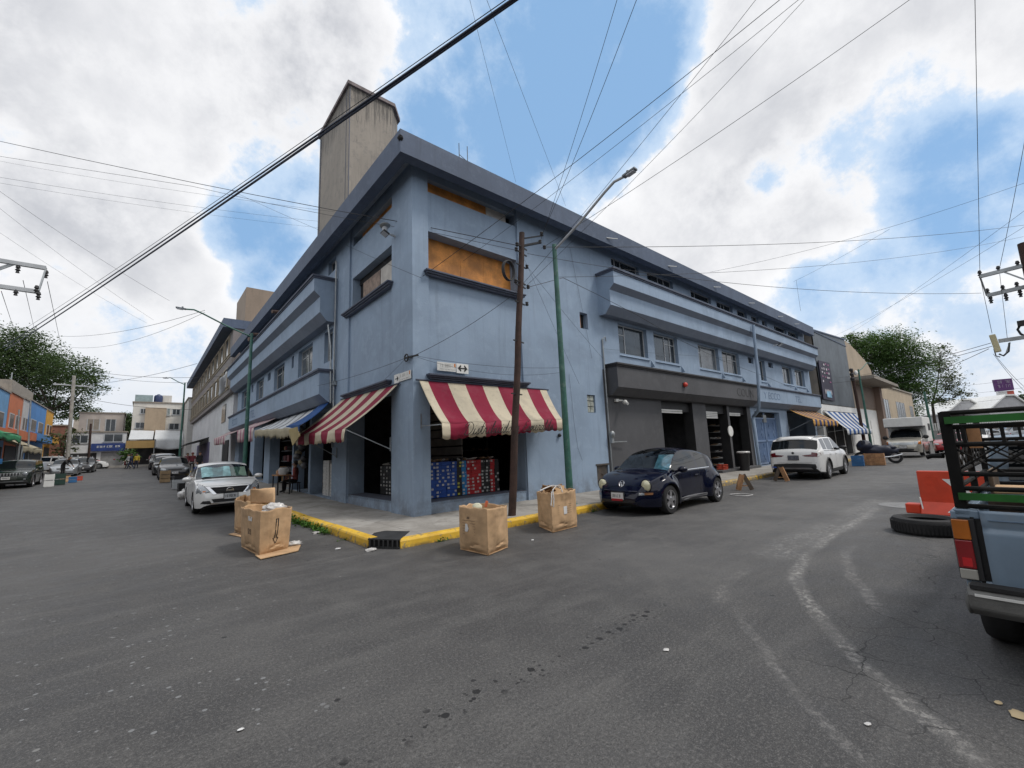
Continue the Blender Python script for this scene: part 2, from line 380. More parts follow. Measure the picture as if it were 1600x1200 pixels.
    band = t.math('MULTIPLY', t.ramp(t.math('ABSOLUTE', t.math('ADD', t.math('ADD', Y, 6.79), t.math('MULTIPLY', wob, .8))), .17, .04), t.math('MULTIPLY', t.ramp(X, -4.6, -4), t.ramp(X, -.35, -.75)))
    band = t.math('MULTIPLY', band, t.ramp(t.noise(P, 2.6, 3, .55), .38, .46))
    OIL = band
    # scattered dark spots and pale flattened scraps
    def flecks(scale, size, dens, mask, col, c):
        v = t.new('ShaderNodeTexVoronoi'); v.inputs['Scale'].default_value = scale; v.inputs['Randomness'].default_value = 1; t.link(P, v.inputs['Vector'])
        sp = t.new('ShaderNodeSeparateColor'); t.link(v.outputs['Color'], sp.inputs[0])
        k = t.math('MULTIPLY', t.ramp(t.math('ADD', v.outputs['Distance'], t.math('MULTIPLY', nf, .12)), size+.06, size+.03), t.math('LESS_THAN', sp.outputs[0], dens))
        if mask is not None: k = t.math('MULTIPLY', k, mask)
        return t.mix(k, c, col)
    c = flecks(9.5, .30, .75, OIL, (.010, .010, .011), c); c = flecks(20, .28, .65, OIL, (.014, .014, .015), c); c = flecks(5, .12, .12, None, (.018, .018, .019), c)
    left = t.math('MULTIPLY', t.ramp(X, -2.6, -4.2), t.ramp(t.noise(P, .55, 3, .5), .40, .58))
    c = flecks(8, .15, .46, left, (.20, .205, .21), c)
    c = flecks(13, .15, .22, left, (.23, .235, .24), c)
    c = flecks(4, .08, .10, None, (.2, .2, .195), c)
    # alligator cracks beside the pickup
    nc = t.new('ShaderNodeMixRGB'); nc.blend_type = 'ADD'; nc.inputs[0].default_value = .35; t.link(P, nc.inputs[1])
    nz = t.new('ShaderNodeTexNoise'); nz.inputs['Scale'].default_value = 2.4; nz.inputs['Detail'].default_value = 5; t.link(P, nz.inputs['Vector']); t.link(nz.outputs['Color'], nc.inputs[2])
    vc = t.new('ShaderNodeTexVoronoi'); vc.feature = 'DISTANCE_TO_EDGE'; vc.inputs['Scale'].default_value = 2.3; t.link(nc.outputs[0], vc.inputs['Vector'])
    reg = t.math('MULTIPLY', t.math('MULTIPLY', t.ramp(Y, -7.7, -8.3), t.ramp(X, -2.2, -1.3)), t.ramp(t.noise(P, .8, 3, .5), .38, .50))
    c = t.mix(t.math('MULTIPLY', t.ramp(vc.outputs['Distance'], .014, .003), reg), c, (.018, .018, .018))
    t.link(c, b.inputs['Base Color'])
    t.link(t.ramp(nm, .3, .7, .55, .78), b.inputs['Roughness']); b.inputs['Specular IOR Level'].default_value = .5
    bp = t.new('ShaderNodeBump'); bp.inputs['Strength'].default_value = .8; bp.inputs['Distance'].default_value = .008
    t.link(t.math('ADD', ng, t.math('MULTIPLY', nf, 1.2)), bp.inputs['Height']); t.link(bp.outputs[0], b.inputs['Normal'])
    return m
def paving():
    m = bpy.data.materials.new('pavement_concrete'); m.use_nodes = True; t = NT(m); b = t.n['Principled BSDF']
    P = t.new('ShaderNodeNewGeometry').outputs['Position']; s = t.new('ShaderNodeSeparateXYZ'); t.link(P, s.inputs[0])
    c = t.mix(t.ramp(t.noise(P, .8, 6, .65, .5), .35, .68), (.23, .215, .195), (.36, .345, .32))
    c = t.mix(t.ramp(t.noise(P, 3, 7, .7), .52, .72, 0, .6), c, (.13, .115, .10))
    c = t.mix(t.ramp(t.noise(P, 70, 3, .7), .55, .75, 0, .4), c, (.12, .11, .1))
    for ax, per, off in ((0, 1.62, .3), (1, 1.62, .55)):
        fr = t.math('FRACT', t.math('DIVIDE', t.math('ADD', s.outputs[ax], 50+off), per))
        c = t.mix(t.math('MULTIPLY', t.ramp(t.math('ABSOLUTE', t.math('SUBTRACT', fr, .5)), .004, .0015), .8), c, (.07, .065, .06))
    t.link(c, b.inputs['Base Color']); b.inputs['Roughness'].default_value = .85
    bp = t.new('ShaderNodeBump'); bp.inputs['Strength'].default_value = .4; bp.inputs['Distance'].default_value = .006
    t.link(t.noise(P, 40, 6, .7), bp.inputs['Height']); t.link(bp.outputs[0], b.inputs['Normal'])
    return m
def kerbpaint():
    m = bpy.data.materials.new('worn_yellow_paint'); m.use_nodes = True; t = NT(m); b = t.n['Principled BSDF']
    P = t.new('ShaderNodeNewGeometry').outputs['Position']; s = t.new('ShaderNodeSeparateXYZ'); t.link(P, s.inputs[0])
    c = t.mix(t.ramp(t.noise(P, 2.5, 5, .6), .35, .65), (.60, .36, .025), (.74, .47, .045))
    far = t.ramp(s.outputs[0], 3.2, 6, 0, .12)
    n = t.math('ADD', t.noise(P, 6, 8, .75, .4), far)
    c = t.mix(t.ramp(n, .54, .61, 0, .9), c, (.2, .18, .15))
    low = t.math('MULTIPLY', t.ramp(s.outputs[2], .07, .0), t.ramp(t.noise(P, 9, 6, .7), .35, .6))
    c = t.mix(t.math('MULTIPLY', low, .8), c, (.06, .055, .05))
    t.link(c, b.inputs['Base Color']); b.inputs['Roughness'].default_value = .6
    bp = t.new('ShaderNodeBump'); bp.inputs['Strength'].default_value = .5; bp.inputs['Distance'].default_value = .012
    t.link(t.noise(P, 12, 6, .7), bp.inputs['Height']); t.link(bp.outputs[0], b.inputs['Normal'])
    return m
M_ASPH, M_PAVE, M_KERB = asphalt(), paving(), kerbpaint()
def zgf(y): return zg(min(y, 72))
mb = MB(); xs = [-400, -60, 0, 60, 400]; ys = [-400, 0, 3, 3.5, 4, 4.5, 5, 8, 20, 40, 60, 72, 400]
for i, x in enumerate(xs[:-1]):
    for j, y in enumerate(ys[:-1]):
        y2, x2 = ys[j+1], xs[i+1]; mb.add([(x, y, zgf(y)), (x2, y, zgf(y)), (x2, y2, zgf(y2)), (x, y2, zgf(y2))], [(0, 1, 2, 3)])
tag(mb.build('road', M_ASPH, smooth=60), kind='structure')
mb = MB(); YS = [-2.02, 0, 3, 3.5, 4, 4.5, 5, 8, 20, 40, 60]
mb.add([(x, y, .15) for x, y in ((48, -2.02), (48, .3), (0, .3), (0, 0), (-1.57, 0), (-1.57, -1.7), (-1.45, -2.02), (0, -2.02))], [(0, 1, 2, 3, 7), (3, 4, 5, 6, 7)])
for a, b_ in zip(YS[1:-1], YS[2:]):
    mb.add([(-1.57, a, zg(a)+.15), (.6, a, zg(a)+.15), (.6, b_, zg(b_)+.15), (-1.57, b_, zg(b_)+.15)], [(0, 1, 2, 3)])
tag(mb.build('pavement', M_PAVE), kind='structure')
# kerb: irregular cast lengths, broken at the storm drain on the corner
mb = MB(); rk = random.Random(3)
def kerb_len(a, b_, nrm):
    a, b_ = Vector(a), Vector(b_); n = max(1, int((b_-a).length/1.9)); nv = Vector(nrm)
    for i in range(n):
        p = a.lerp(b_, i/n); q = a.lerp(b_, (i+1)/n); g = (q-p).normalized()*.004; p += g; q -= g
        jt = rk.uniform(-.008, .008); h = .153+rk.uniform(-.006, .006)
        prof = [(0, -.05), (0, h), (.13, h), (.155, h-.012), (.172, h-.04), (.19, -.05)]
        pp = [Vector((p.x, p.y, zg(p.y)))+nv*(d+jt)+Vector((0, 0, z)) for d, z in prof]
        qq = [Vector((q.x, q.y, zg(q.y)))+nv*(d+jt)+Vector((0, 0, z)) for d, z in prof]
        k = len(prof); mb.add(pp+qq, [[i_, (i_+1) % k, k+(i_+1) % k, k+i_] for i_ in range(k)]+[list(range(k))[::-1], list(range(k, 2*k))])
kerb_len((-1.40, -2.02, 0), (48, -2.02, 0), (0, -1, 0)); kerb_len((-1.57, -1.66, 0), (-1.57, 5, 0), (-1, 0, 0)); kerb_len((-1.57, 5, 0), (-1.57, 60, 0), (-1, 0, 0))
tag(mb.build('kerb', M_KERB), kind='structure')
# opposite pavement of the side street and the pavement across its far end
mb = MB()
for a, b_ in zip([-2, 5, 20, 40], [5, 20, 40, 60]):
    mb.add([(-16, a, zg(a)+.13), (-12.6, a, zg(a)+.13), (-12.6, b_, zg(b_)+.13), (-16, b_, zg(b_)+.13), (-12.6, a, zg(a)-.05), (-12.6, b_, zg(b_)-.05)], [(0, 1, 2, 3), (1, 4, 5, 2)])
mb.bb(-40, 12, 64, 70, zg(64)-.1, zg(64)+.28)
tag(mb.build('far_pavement', M_PAVE), kind='structure')

# storm drain set into the corner of the kerb
d = thing('storm_drain', 'dark steel storm drain grate set in the yellow corner kerb', 'drain', (-1.6, -1.9, 0))
A, B = Vector((-1.765, -1.68, 0)), Vector((-1.42, -2.215, 0)); nrm = Vector((-.84, -.54, 0)); M_GRATE = mat('drain_steel', (.035, .036, .038), .6, .3, var=.3)
mb = MB(); top = [A+Vector((0, 0, .158)), B+Vector((0, 0, .158)), Vector((-.93, -1.62, .158)), Vector((-1.22, -1.16, .158)), Vector((-1.45, -1.2, .158))]
mb.prism([p-Vector((0, 0, .02)) for p in top], (0, 0, .02)); mb.build('cover_plate', M_GRATE, d)
mb = MB()
for i in range(7):
    p = A.lerp(B, (i+.5)/7)+nrm*.01; mb.bar(p+Vector((0, 0, .005)), p+Vector((0, 0, .14)), .022)
mb.bar(A+Vector((0, 0, .015)), B+Vector((0, 0, .015)), .03); mb.build('bars', M_GRATE, d)
mb = MB(); mb.prism([A+Vector((.05, .02, .0)), B+Vector((.02, .05, 0)), B+Vector((.02, .05, .135)), A+Vector((.05, .02, .135))], (.12, .1, 0)); mb.build('pit', M_DARK, d)
# ------------------------------------------------------------------ the blue corner building (corner of the block at the origin)
def pt(ax, u, z, off): return (u, off, z) if ax == 'y' else (off, u, z)
def panel(mb, ax, u0, u1, z0, z1, holes=(), off=0., depth=.25, mi=0, rmi=None):
    us = sorted({u0, u1, *[h[0] for h in holes], *[h[1] for h in holes]}); zs = sorted({z0, z1, *[h[2] for h in holes], *[h[3] for h in holes]})
    for a, b_ in zip(us[:-1], us[1:]):
        for c, d_ in zip(zs[:-1], zs[1:]):
            um, zm = (a+b_)/2, (c+d_)/2
            if any(h[0] < um < h[1] and h[2] < zm < h[3] for h in holes): continue
            mb.add([pt(ax, a, c, off), pt(ax, b_, c, off), pt(ax, b_, d_, off), pt(ax, a, d_, off)], [(0, 1, 2, 3)], mi)
    for h in holes:
        dp = h[4] if len(h) > 4 else depth
        q = [(h[0], h[2]), (h[1], h[2]), (h[1], h[3]), (h[0], h[3])]
        for i in range(4):
            (a, c), (b_, e) = q[i], q[(i+1) % 4]
            mb.add([pt(ax, a, c, off), pt(ax, b_, e, off), pt(ax, b_, e, off+dp), pt(ax, a, c, off+dp)], [(0, 1, 2, 3)], mi if rmi is None else rmi)
def sbox(mb, ax, u0, u1, d0, d1, z0, z1, mi=None):
    return mb.bb(u0, u1, d0, d1, z0, z1, mi) if ax == 'y' else mb.bb(d0, d1, u0, u1, z0, z1, mi)
def window(parent, ax, u0, u1, z0, z1, off, cols=(), rows=(), fm=None, pm=None, fw=.045, name='window', flip=False, extra=()):
    m = MB(); W_, H_ = u1-u0, z1-z0
    for a, b_, c, d_ in ((u0, u1, z0, z0+fw), (u0, u1, z1-fw, z1), (u0, u0+fw, z0+fw, z1-fw), (u1-fw, u1, z0+fw, z1-fw)):
        sbox(m, ax, a, b_, off-.02, off+.03, c, d_)
    for f in cols: sbox(m, ax, u0+W_*f-fw*.4, u0+W_*f+fw*.4, off-.014, off+.026, z0+fw, z1-fw)
    for a, b_, f in rows: sbox(m, ax, u0+W_*a+.02, u0+W_*b_-.02, off-.010, off+.022, z0+H_*f-fw*.35, z0+H_*f+fw*.35)
    o = m.build(name, fm or M_FRAME, parent)
    p = MB(); p.add([pt(ax, u0+.01, z0+.01, off+.008), pt(ax, u1-.01, z0+.01, off+.008), pt(ax, u1-.01, z1-.01, off+.008), pt(ax, u0+.01, z1-.01, off+.008)], [(0, 1, 2, 3)])
    pn = p.build('pane', pm or M_PANE, None); pn.location = -Vector(parent['_o']); pn.parent = o
    return o
BLD = thing('corner_building', 'large blue three storey corner building with slate eaves and banded balconies', 'building', (0, 0, 0))
BLD['_o'] = (0.0, 0.0, 0.0)
LX, LY, TOP = 31.4, 26.2, 9.30
mb = MB()
# right face (Y = 0)
panel(mb, 'y', 0, .46, -.05, TOP)
panel(mb, 'y', .46, 3.62, -.05, TOP, [(.47, 3.6, .42, 3.32, .5), (.47, 3.6, 6.27, 7.42, .42), (.47, 3.6, 8.55, 8.93, .3)], off=.06)
mb.add([(.46, 0, -.05), (.46, .06, -.05), (.46, .06, TOP), (.46, 0, TOP)], [(0, 1, 2, 3)]); mb.add([(3.62, 0, -.05), (3.62, .06, -.05), (3.62, .06, TOP), (3.62, 0, TOP)], [(0, 1, 2, 3)])
panel(mb, 'y', 3.62, 7.42, -.05, TOP, [(6.38, 6.8, 5.66, 6.24), (6.48, 6.91, 2.73, 3.34, .12), (6.74, 7.36, .31, .97, .2)])
W2 = [(8.56, 10.5, 5.03, 6.2), (11.02, 12.92, 5.03, 6.2), (14.83, 16.95, 5.06, 6.2), (17.35, 19.4, 5.06, 6.2), (22.22, 23.05, 4.98, 6.2), (25.9, 27.72, 5.08, 6.2), (28.28, 30.2, 5.08, 6.2)]
VN = [(20.62, 21.35, 5.85, 6.2), (23.62, 24.38, 5.88, 6.2)]
W3 = [(8.46, 10.35, 8.5, 8.9), (10.95, 13.05, 8.5, 8.9), (14.69, 16.8, 8.5, 8.9), (17.4, 19.35, 8.5, 8.9), (19.89, 21.24, 8.5, 8.9), (21.9, 23.0, 8.5, 8.9), (23.5, 24.3, 8.5, 8.9), (25.5, 27.75, 8.5, 8.9), (28.06, 30.1, 8.5, 8.9)]
panel(mb, 'y', 7.42, LX, 4.3, TOP, [(*q, .24) for q in W2+VN+W3])
panel(mb, 'y', 20.06, LX, -.05, 4.3, [(20.62, 24.35, .16, 3.14, .4), (25.7, 31.0, .2, 3.4, .5)])
# left face (X = 0)
panel(mb, 'x', 0, 1.2, -.05, TOP)
panel(mb, 'x', 1.2, 4.45, -.05, TOP, [(1.32, 4.42, .42, 3.3, .5), (1.25, 4.3, 6.27, 7.42, .42), (1.25, 4.3, 8.55, 8.9, .3)], off=.06)
mb.add([(0, 1.2, -.05), (.06, 1.2, -.05), (.06, 1.2, TOP), (0, 1.2, TOP)], [(0, 1, 2, 3)]); mb.add([(0, 4.45, -.05), (.06, 4.45, -.05), (.06, 4.45, TOP), (0, 4.45, TOP)], [(0, 1, 2, 3)])
L2 = [(6.0, 6.95, 5.0, 6.15), (8.42, 10.5, 5.0, 6.15), (12.95, 15.05, 5.0, 6.15), (17.6, 19.6, 5.0, 6.15), (22.2, 24.6, 5.0, 6.15)]
LV = [(11.25, 11.6, 5.6, 6.15), (15.9, 16.6, 5.75, 6.15), (20.6, 21.2, 5.7, 6.15)]
L3 = [(5.85, 6.68, 8.32, 8.84), (8.4, 10.4, 8.45, 8.85), (12.9, 15, 8.45, 8.85), (17.5, 19.5, 8.45, 8.85), (22, 24.4, 8.45, 8.85)]
LS = [(5.82, 8.25, .24, 3.3), (8.5, 10.75, .3, 3.3), (10.95, 15.3, .32, 3.3), (16.6, 19.4, .45, 3.3), (20.6, 24.6, .52, 3.3)]
panel(mb, 'x', 4.45, LY, -.05, TOP, [(*q, .26) for q in L2+LV+L3]+[(*q, .45) for q in LS])
# far ends, so that the block is closed
mb.add([(LX, 0, -.05), (LX, LY, -.05), (LX, LY, TOP), (LX, 0, TOP)], [(0, 1, 2, 3)]); mb.add([(0, LY, -.05), (LX, LY, -.05), (LX, LY, TOP), (0, LY, TOP)], [(0, 1, 2, 3)])
mb.build('wall', M_BLUE, BLD, fixn=False)
mb = MB()
panel(mb, 'y', 7.42, 20.06, -.05, 4.3, [(11.12, 13.7, .2, 3.34, .45), (14.95, 17.2, .2, 3.34, .45), (17.42, 19.6, .2, 3.34, .45)], rmi=1)
mb.build('shopfront_wall', [M_GREY, M_PLASTIC], BLD, fixn=False)
# floors, partitions and back walls inside
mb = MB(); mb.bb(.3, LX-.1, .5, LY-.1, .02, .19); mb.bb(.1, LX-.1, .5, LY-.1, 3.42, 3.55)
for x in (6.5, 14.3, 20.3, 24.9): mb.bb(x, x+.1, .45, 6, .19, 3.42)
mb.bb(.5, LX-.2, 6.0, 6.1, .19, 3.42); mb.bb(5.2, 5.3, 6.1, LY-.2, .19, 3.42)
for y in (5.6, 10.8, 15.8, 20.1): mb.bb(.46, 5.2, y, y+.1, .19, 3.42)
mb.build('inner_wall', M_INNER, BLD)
# roof slab, eaves beam and soffit
mb = MB(); mb.bb(-.5, LX, -.5, LY, TOP-.06, TOP+.02); mb.build('roof', M_SLATE, BLD)
rf = MB(); OV = .62
prof = [(OV, 8.83), (OV+.015, 9.43), (OV-.3, 9.45), (OV-.3, 9.16), (OV-.26, 8.80)]
def sweepL(mb, prof, x1, y1, n=18):           # follow the right face, turn the corner, follow the left face
    path = [(x1-(x1)*i/n, None) for i in range(n)]; k = len(prof); rings = []
    for i in range(n): x = x1*(1-i/n); rings.append([(x if i < n else x, -p, z+noise.noise((x*.9, p*2, z))*.008) for p, z in prof])
    rings.append([(-p, -p, z) for p, z in prof])
    for i in range(1, n+1): y = y1*i/n; rings.append([(-p, y, z+noise.noise((y*.9, p*2+9, z))*.008) for p, z in prof])
    o = len(mb.v)
    for rg in rings: mb.v += [Vector(q) for q in rg]
    for i in range(len(rings)-1):
        for j in range(k): mb.f.append([o+i*k+j, o+i*k+(j+1) % k, o+(i+1)*k+(j+1) % k, o+(i+1)*k+j]); mb.m.append(mb.mi)
    mb.f += [[o+j for j in range(k)], [o+(len(rings)-1)*k+j for j in range(k)]]; mb.m += [mb.mi]*2
sweepL(rf, prof, LX+.1, LY-.2)
eav = rf.build('eaves', M_SLATE, BLD, smooth=30)
mb = MB(); mb.sphere((-.62, -.62, 9.19), (.07, .07, .075), 10, 8, fn=lambda v: 1+noise.noise(v*4)*.4); mb.build('eaves_hole', M_DARK, BLD)
mb = MB()                                     # ribs under the soffit and the slanting drip pipe
mb.bb(-.34, LX, -.34, -.0, 9.20, 9.225); mb.bb(-.34, -.0, 0.0, LY-.3, 9.20, 9.225)
mb.build('soffit', mat('soffit_paint', (.30, .36, .44), .8, var=.12, dirt=.2), BLD)
mb = MB()
for x in (7.4, 11.6, 15.8, 20.0, 24.4, 27.4): mb = MB(); mb.bar((x, -.63, 9.03), (x+.5, -.75, 9.09), .035, .02); mb.build('eaves_bracket', M_WHITE, BLD)
# banded balconies: stepped profile, cap, closed side panels
def balcony(name, ax, u0, u1, prof, capz, mats, capmat, out):
    mb = MB(); sg = lambda p: -p
    n = len(prof); poly0 = [pt(ax, u0, z, sg(p)) for p, z in prof]; poly1 = [pt(ax, u1, z, sg(p)) for p, z in prof]
    mb.add(poly0+poly1, [[i, i+1, n+i+1, n+i] for i in range(n-1)])
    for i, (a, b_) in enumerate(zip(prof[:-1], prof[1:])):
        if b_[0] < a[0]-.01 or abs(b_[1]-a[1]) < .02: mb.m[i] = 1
    mb.add(poly0, [list(range(n))], 2); mb.add(poly1, [list(range(n))], 2)
    b_ = mb.build(name, mats, BLD)
    c = MB(); z0, z1 = capz; po = max(p for p, z in prof)
    for k, (pp, za, zb) in enumerate(((po+.035, z0, z0+(z1-z0)*.45), (po+.075, z0+(z1-z0)*.45, z1))):
        if ax == 'y': c.bb(u0-.04-.03*k, u1, -pp, 0.0, za, zb)
        else: c.bb(-pp, 0.0, u0-.04-.03*k, u1, za, zb)
    cc = c.build('coping', capmat, None, bevel=.008); cc.parent = b_
    return b_
UP = [(0, 7.84), (.75, 7.84), (.75, 7.30), (.54, 7.12), (.54, 6.56), (.30, 6.28), (0, 6.28)]
LO = [(0, 4.44), (.49, 4.44), (.49, 3.62), (.18, 3.36), (0, 3.36)]
MB3 = [M_BLUE, M_UNDER_SHADE, M_BLUE]
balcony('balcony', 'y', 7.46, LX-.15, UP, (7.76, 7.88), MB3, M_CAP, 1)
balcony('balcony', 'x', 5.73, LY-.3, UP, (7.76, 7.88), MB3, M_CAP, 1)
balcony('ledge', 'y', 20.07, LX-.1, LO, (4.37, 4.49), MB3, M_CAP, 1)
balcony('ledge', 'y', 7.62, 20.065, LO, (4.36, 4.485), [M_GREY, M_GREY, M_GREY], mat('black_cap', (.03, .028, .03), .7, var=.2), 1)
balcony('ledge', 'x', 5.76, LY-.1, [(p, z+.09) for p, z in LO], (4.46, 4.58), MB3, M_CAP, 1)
# sills and hood mouldings of the corner bay
for nm, ax, u0, u1, z0, z1 in (('sill', 'y', .32, 3.74, 6.13, 6.27), ('sill', 'x', 1.1, 4.72, 6.13, 6.27), ('moulding', 'y', .36, 3.76, 3.42, 3.55), ('moulding', 'x', 1.17, 4.64, 3.42, 3.55)):
    mb = MB(); h = z1-z0
    sbox(mb, ax, u0, u1, -.17, .30, z1-.05, z1); sbox(mb, ax, u0+.03, u1-.03, -.13, .05, z0+.045, z1-.05); sbox(mb, ax, u0+.06, u1-.06, -.08, .05, z0, z0+.045)
    mb.build(nm, M_CAP, BLD, bevel=.01)
# boarded openings
mb = MB()
for a, b_ in ((.5, 1.72), (1.727, 2.55), (2.557, 3.62)): mb.bb(a, b_, .40, .42, 6.2, 7.44)
mb.build('boarded_window', M_PLY, BLD)
mb = MB(); mb.bb(.4, 2.57, .22, .24, 8.52, 8.95); mb.build('boarded_window', M_PLY, BLD)
mb = MB(); mb.bb(2.58, 3.35, .22, .24, 8.52, 8.95); mb.build('boarded_window', M_BOARD, BLD)
mb = MB(); mb.bb(.22, .24, 1.2, 3.9, 8.52, 8.95); mb.build('boarded_window', M_PLY, BLD)
mb = MB(); mb.bb(.30, .32, 1.2, 2.62, 6.2, 7.22); mb.build('boarded_window', M_BOARD, BLD)
mb = MB(); mb.bb(.30, .32, 2.68, 4.0, 6.2, 7.22); mb.build('boarded_window', M_BROWNB, BLD)
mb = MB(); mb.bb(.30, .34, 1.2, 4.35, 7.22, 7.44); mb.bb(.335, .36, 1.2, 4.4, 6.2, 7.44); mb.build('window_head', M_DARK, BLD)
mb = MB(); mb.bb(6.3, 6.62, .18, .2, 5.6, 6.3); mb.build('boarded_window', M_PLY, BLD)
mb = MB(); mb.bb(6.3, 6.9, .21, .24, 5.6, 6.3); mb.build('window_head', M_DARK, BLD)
# glass block light and steel meter box
g = MB(); M_GBL = mat('glass_block', (.36, .38, .34), .2, var=.3, scale=9); z = .61/3
for i in range(2):
    for j in range(3): g.bb(6.49+i*.207, 6.685+i*.207, .05, .10, 2.74+j*.2, 2.925+j*.2)
g.build('glass_block_window', M_GBL, BLD, bevel=.02)
m = MB(); m.bb(6.76, 7.34, .04, .08, .33, .95); m.bb(6.70, 7.40, -.02, .03, .95, 1.0); m.bar((7.02, .035, .68), (7.1, .0, .60), .02); m.build('meter_door', mat('rusty_sheet', (.07, .065, .06), .6, .3, var=.4, dirt=.5, dirtcol=(.16, .09, .05)), BLD)
# steel windows
for (a, b_, c, d_), cols, rows in zip(W2, ((.3,), (.55, .78), (.25,), (.45, .78), (.5,), (.5,), (.5,)), ((( 0, .3, .66),), ((.55, 1, .7),), ((0, .25, .68),), ((.45, 1, .66),), (), ((0, .5, .66),), ((0, .5, .66),))):
    window(BLD, 'y', a, b_-.02, c, d_, .16, cols, rows, pm=M_PANE if rnd.random() < .6 else M_PANE2)
    s_ = MB(); s_.add([(a-.02, -.05, c-.10), (b_+.04, -.05, c-.10), (b_+.04, .14, c+.03), (a-.02, .14, c+.03), (a-.02, .01, c-.14), (b_+.04, .01, c-.14)], [(0, 1, 2, 3), (0, 4, 5, 1), (0, 3, 4), (1, 5, 2)])
    s_.build('window_sill', M_BLUE, BLD)
    f_ = MB(); f_.add([(b_+.17, -.16, c-.36), (b_+.17, .0, c-.36), (b_+.17, 0, c-.06), (b_+.21, -.16, c-.36), (b_+.21, 0, c-.36), (b_+.21, 0, c-.06)], [(0, 1, 2), (3, 5, 4), (0, 2, 5, 3), (0, 3, 4, 1)]); f_.build('wall_fin', M_BLUE, BLD)
for a, b_, c, d_ in VN: window(BLD, 'y', a, b_, c, d_, .12, (), (), fm=M_CAP)
for i, (a, b_, c, d_) in enumerate(W3): window(BLD, 'y', a, b_-.02, c, d_, .14, ((.2, .4), (.5, .72), (.3,), (.4, .6), (.3,), (.5,), (), (.3,), (.4,))[i], ())
for i, (a, b_, c, d_) in enumerate(L2): window(BLD, 'x', a, b_, c, d_, .16, (.5,) if i else (), ((.5, 1, .7),) if i else (), pm=M_PANE2 if i % 2 else M_PANE)
for a, b_, c, d_ in LV: window(BLD, 'x', a, b_, c, d_, .12, (), (), fm=M_CAP)
for a, b_, c, d_ in L3: window(BLD, 'x', a, b_, c, d_, .14, (.35,), ())
# downpipes and conduits
mb = MB(); mb.tube([at_y(1177, 508, -.87), at_y(1183.6, 578, -.87), at_y(1185.5, 612, -.80), at_y(1186, 636, -.66), at_y(1184, 643, -.5), at_y(1177, 651, -.16), at_y(1176, 656, -.13), at_y(1188, 731, -.13)], .075, 10); mb.build('downpipe', M_BLUE, BLD, smooth=40)
mb = MB(); mb.tube([(7.5, -.04, 5.4), (7.5, -.05, 2.0), (7.52, -.05, .3)], .028, 6); mb.tube([(7.5, -.05, 5.4), (7.62, -.08, 5.5), (7.7, -.05, 5.35)], .02, 6); mb.build('conduit', M_STEEL, BLD, smooth=40)
mb = MB(); mb.tube([(-.06, 5.62, 8.5), (-.06, 5.62, 1.9)], .03, 6); mb.tube([(-.09, 5.52, 8.3), (-.09, 5.54, 4.0), (-.08, 5.5, 3.0)], .022, 6); mb.tube([(-.2, 5.9, 6.2), (-.15, 5.75, 5.4), (-.12, 5.7, 3.4)], .03, 6)
mb.bb(-.14, -.02, 5.45, 5.6, 4.0, 4.15); mb.build('conduit', M_STEEL, BLD, smooth=40)
mb = MB()
for y in (11.2, 15.6): mb.tube([(-.5, y, 8.05), (-.98, y-.1, 7.98)], .075, 10)
mb.tube([(-.5, 17.3, 8.15), (-.9, 17.2, 8.1)], .11, 10); mb.build('drain_spout', mat('rusty_spout', (.14, .09, .07), .7, var=.4), BLD, smooth=40)
# roller shutters, door boards, blue double gate
for a, b_, f in ((11.13, 13.69, .72), (14.96, 17.19, .62), (17.43, 19.59, .72)):
    mb = MB(); mb.bb(a, b_, .16, .2, 2.92, 3.33); mb.build('shutter_box', M_PLASTIC, BLD)
    mb = MB()
    for k in range(4 if f < .7 else 2): mb.bb(a+.02, a+(b_-a)*f, .10, .14, 2.93-.085*k, 3.0-.085*k)
    mb.build('roller_shutter', M_WHITE, BLD, bevel=.01)
mb = MB()
for a in (11.0, 15.2, 17.5): mb = MB(); mb.bb(a, a+2.2, -.35 if a > 12 else -.05, .1, .15, .26); mb.build('doorstep', M_GREY, BLD)
M_GATE = wall_mat('gate_paint', (.17, .25, .40), (.22, .3, .45), streak=.2, rough=.5)
for k in (0, 1):
    a, b_ = 20.68+k*1.82, 20.68+k*1.82+1.78
    mb = MB(); mb.bb(a, b_, .26, .28, .2, 2.78); mb.bb(a, b_, .2, .26, 2.74, 2.82); mb.bb(a, b_, .2, .26, .2, .3); mb.bb(a, b_, .2, .26, 1.45, 1.55); mb.bb(a, a+.07, .2, .26, .2, 3.1); mb.bb(b_-.07, b_, .2, .26, .2, 3.1)
    for i in range(11): mb.bb(a+.12+i*.15, a+.17+i*.15, .235, .262, .3, 2.75)
    for zc, s_ in ((2.1, 1), (.9, 1)):
        for xx in (a+.5, a+1.3): mb.tube([(xx, .225, zc+.45), (xx+.1, .225, zc+.2), (xx, .225, zc), (xx-.1, .225, zc-.2), (xx, .225, zc-.45)], .018, 5)
    gt = mb.build('gate_leaf', M_GATE, BLD)
    h = MB()
    for i in range(15): h.bb(a+.1+i*.11, a+.13+i*.11, .23, .25, 2.83, 3.08)
    g_ = h.build('vent_bars', M_BLACK, None); g_.parent = gt
mb = MB(); mb.bb(22.3, 22.75, .18, .26, 2.55, 2.98); mb.build('lock_plate', M_STEEL, BLD)
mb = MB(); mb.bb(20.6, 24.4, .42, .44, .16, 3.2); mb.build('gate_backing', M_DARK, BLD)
# left side piers carry shop edges; display window kerbs
mb = MB(); mb.bb(.5, 3.58, .06, .62, .36, .43); mb.build('display_ledge', M_CAP, BLD)
mb = MB(); mb.bb(.06, .62, 1.34, 4.4, .36, .43); mb.build('display_ledge', M_CAP, BLD)
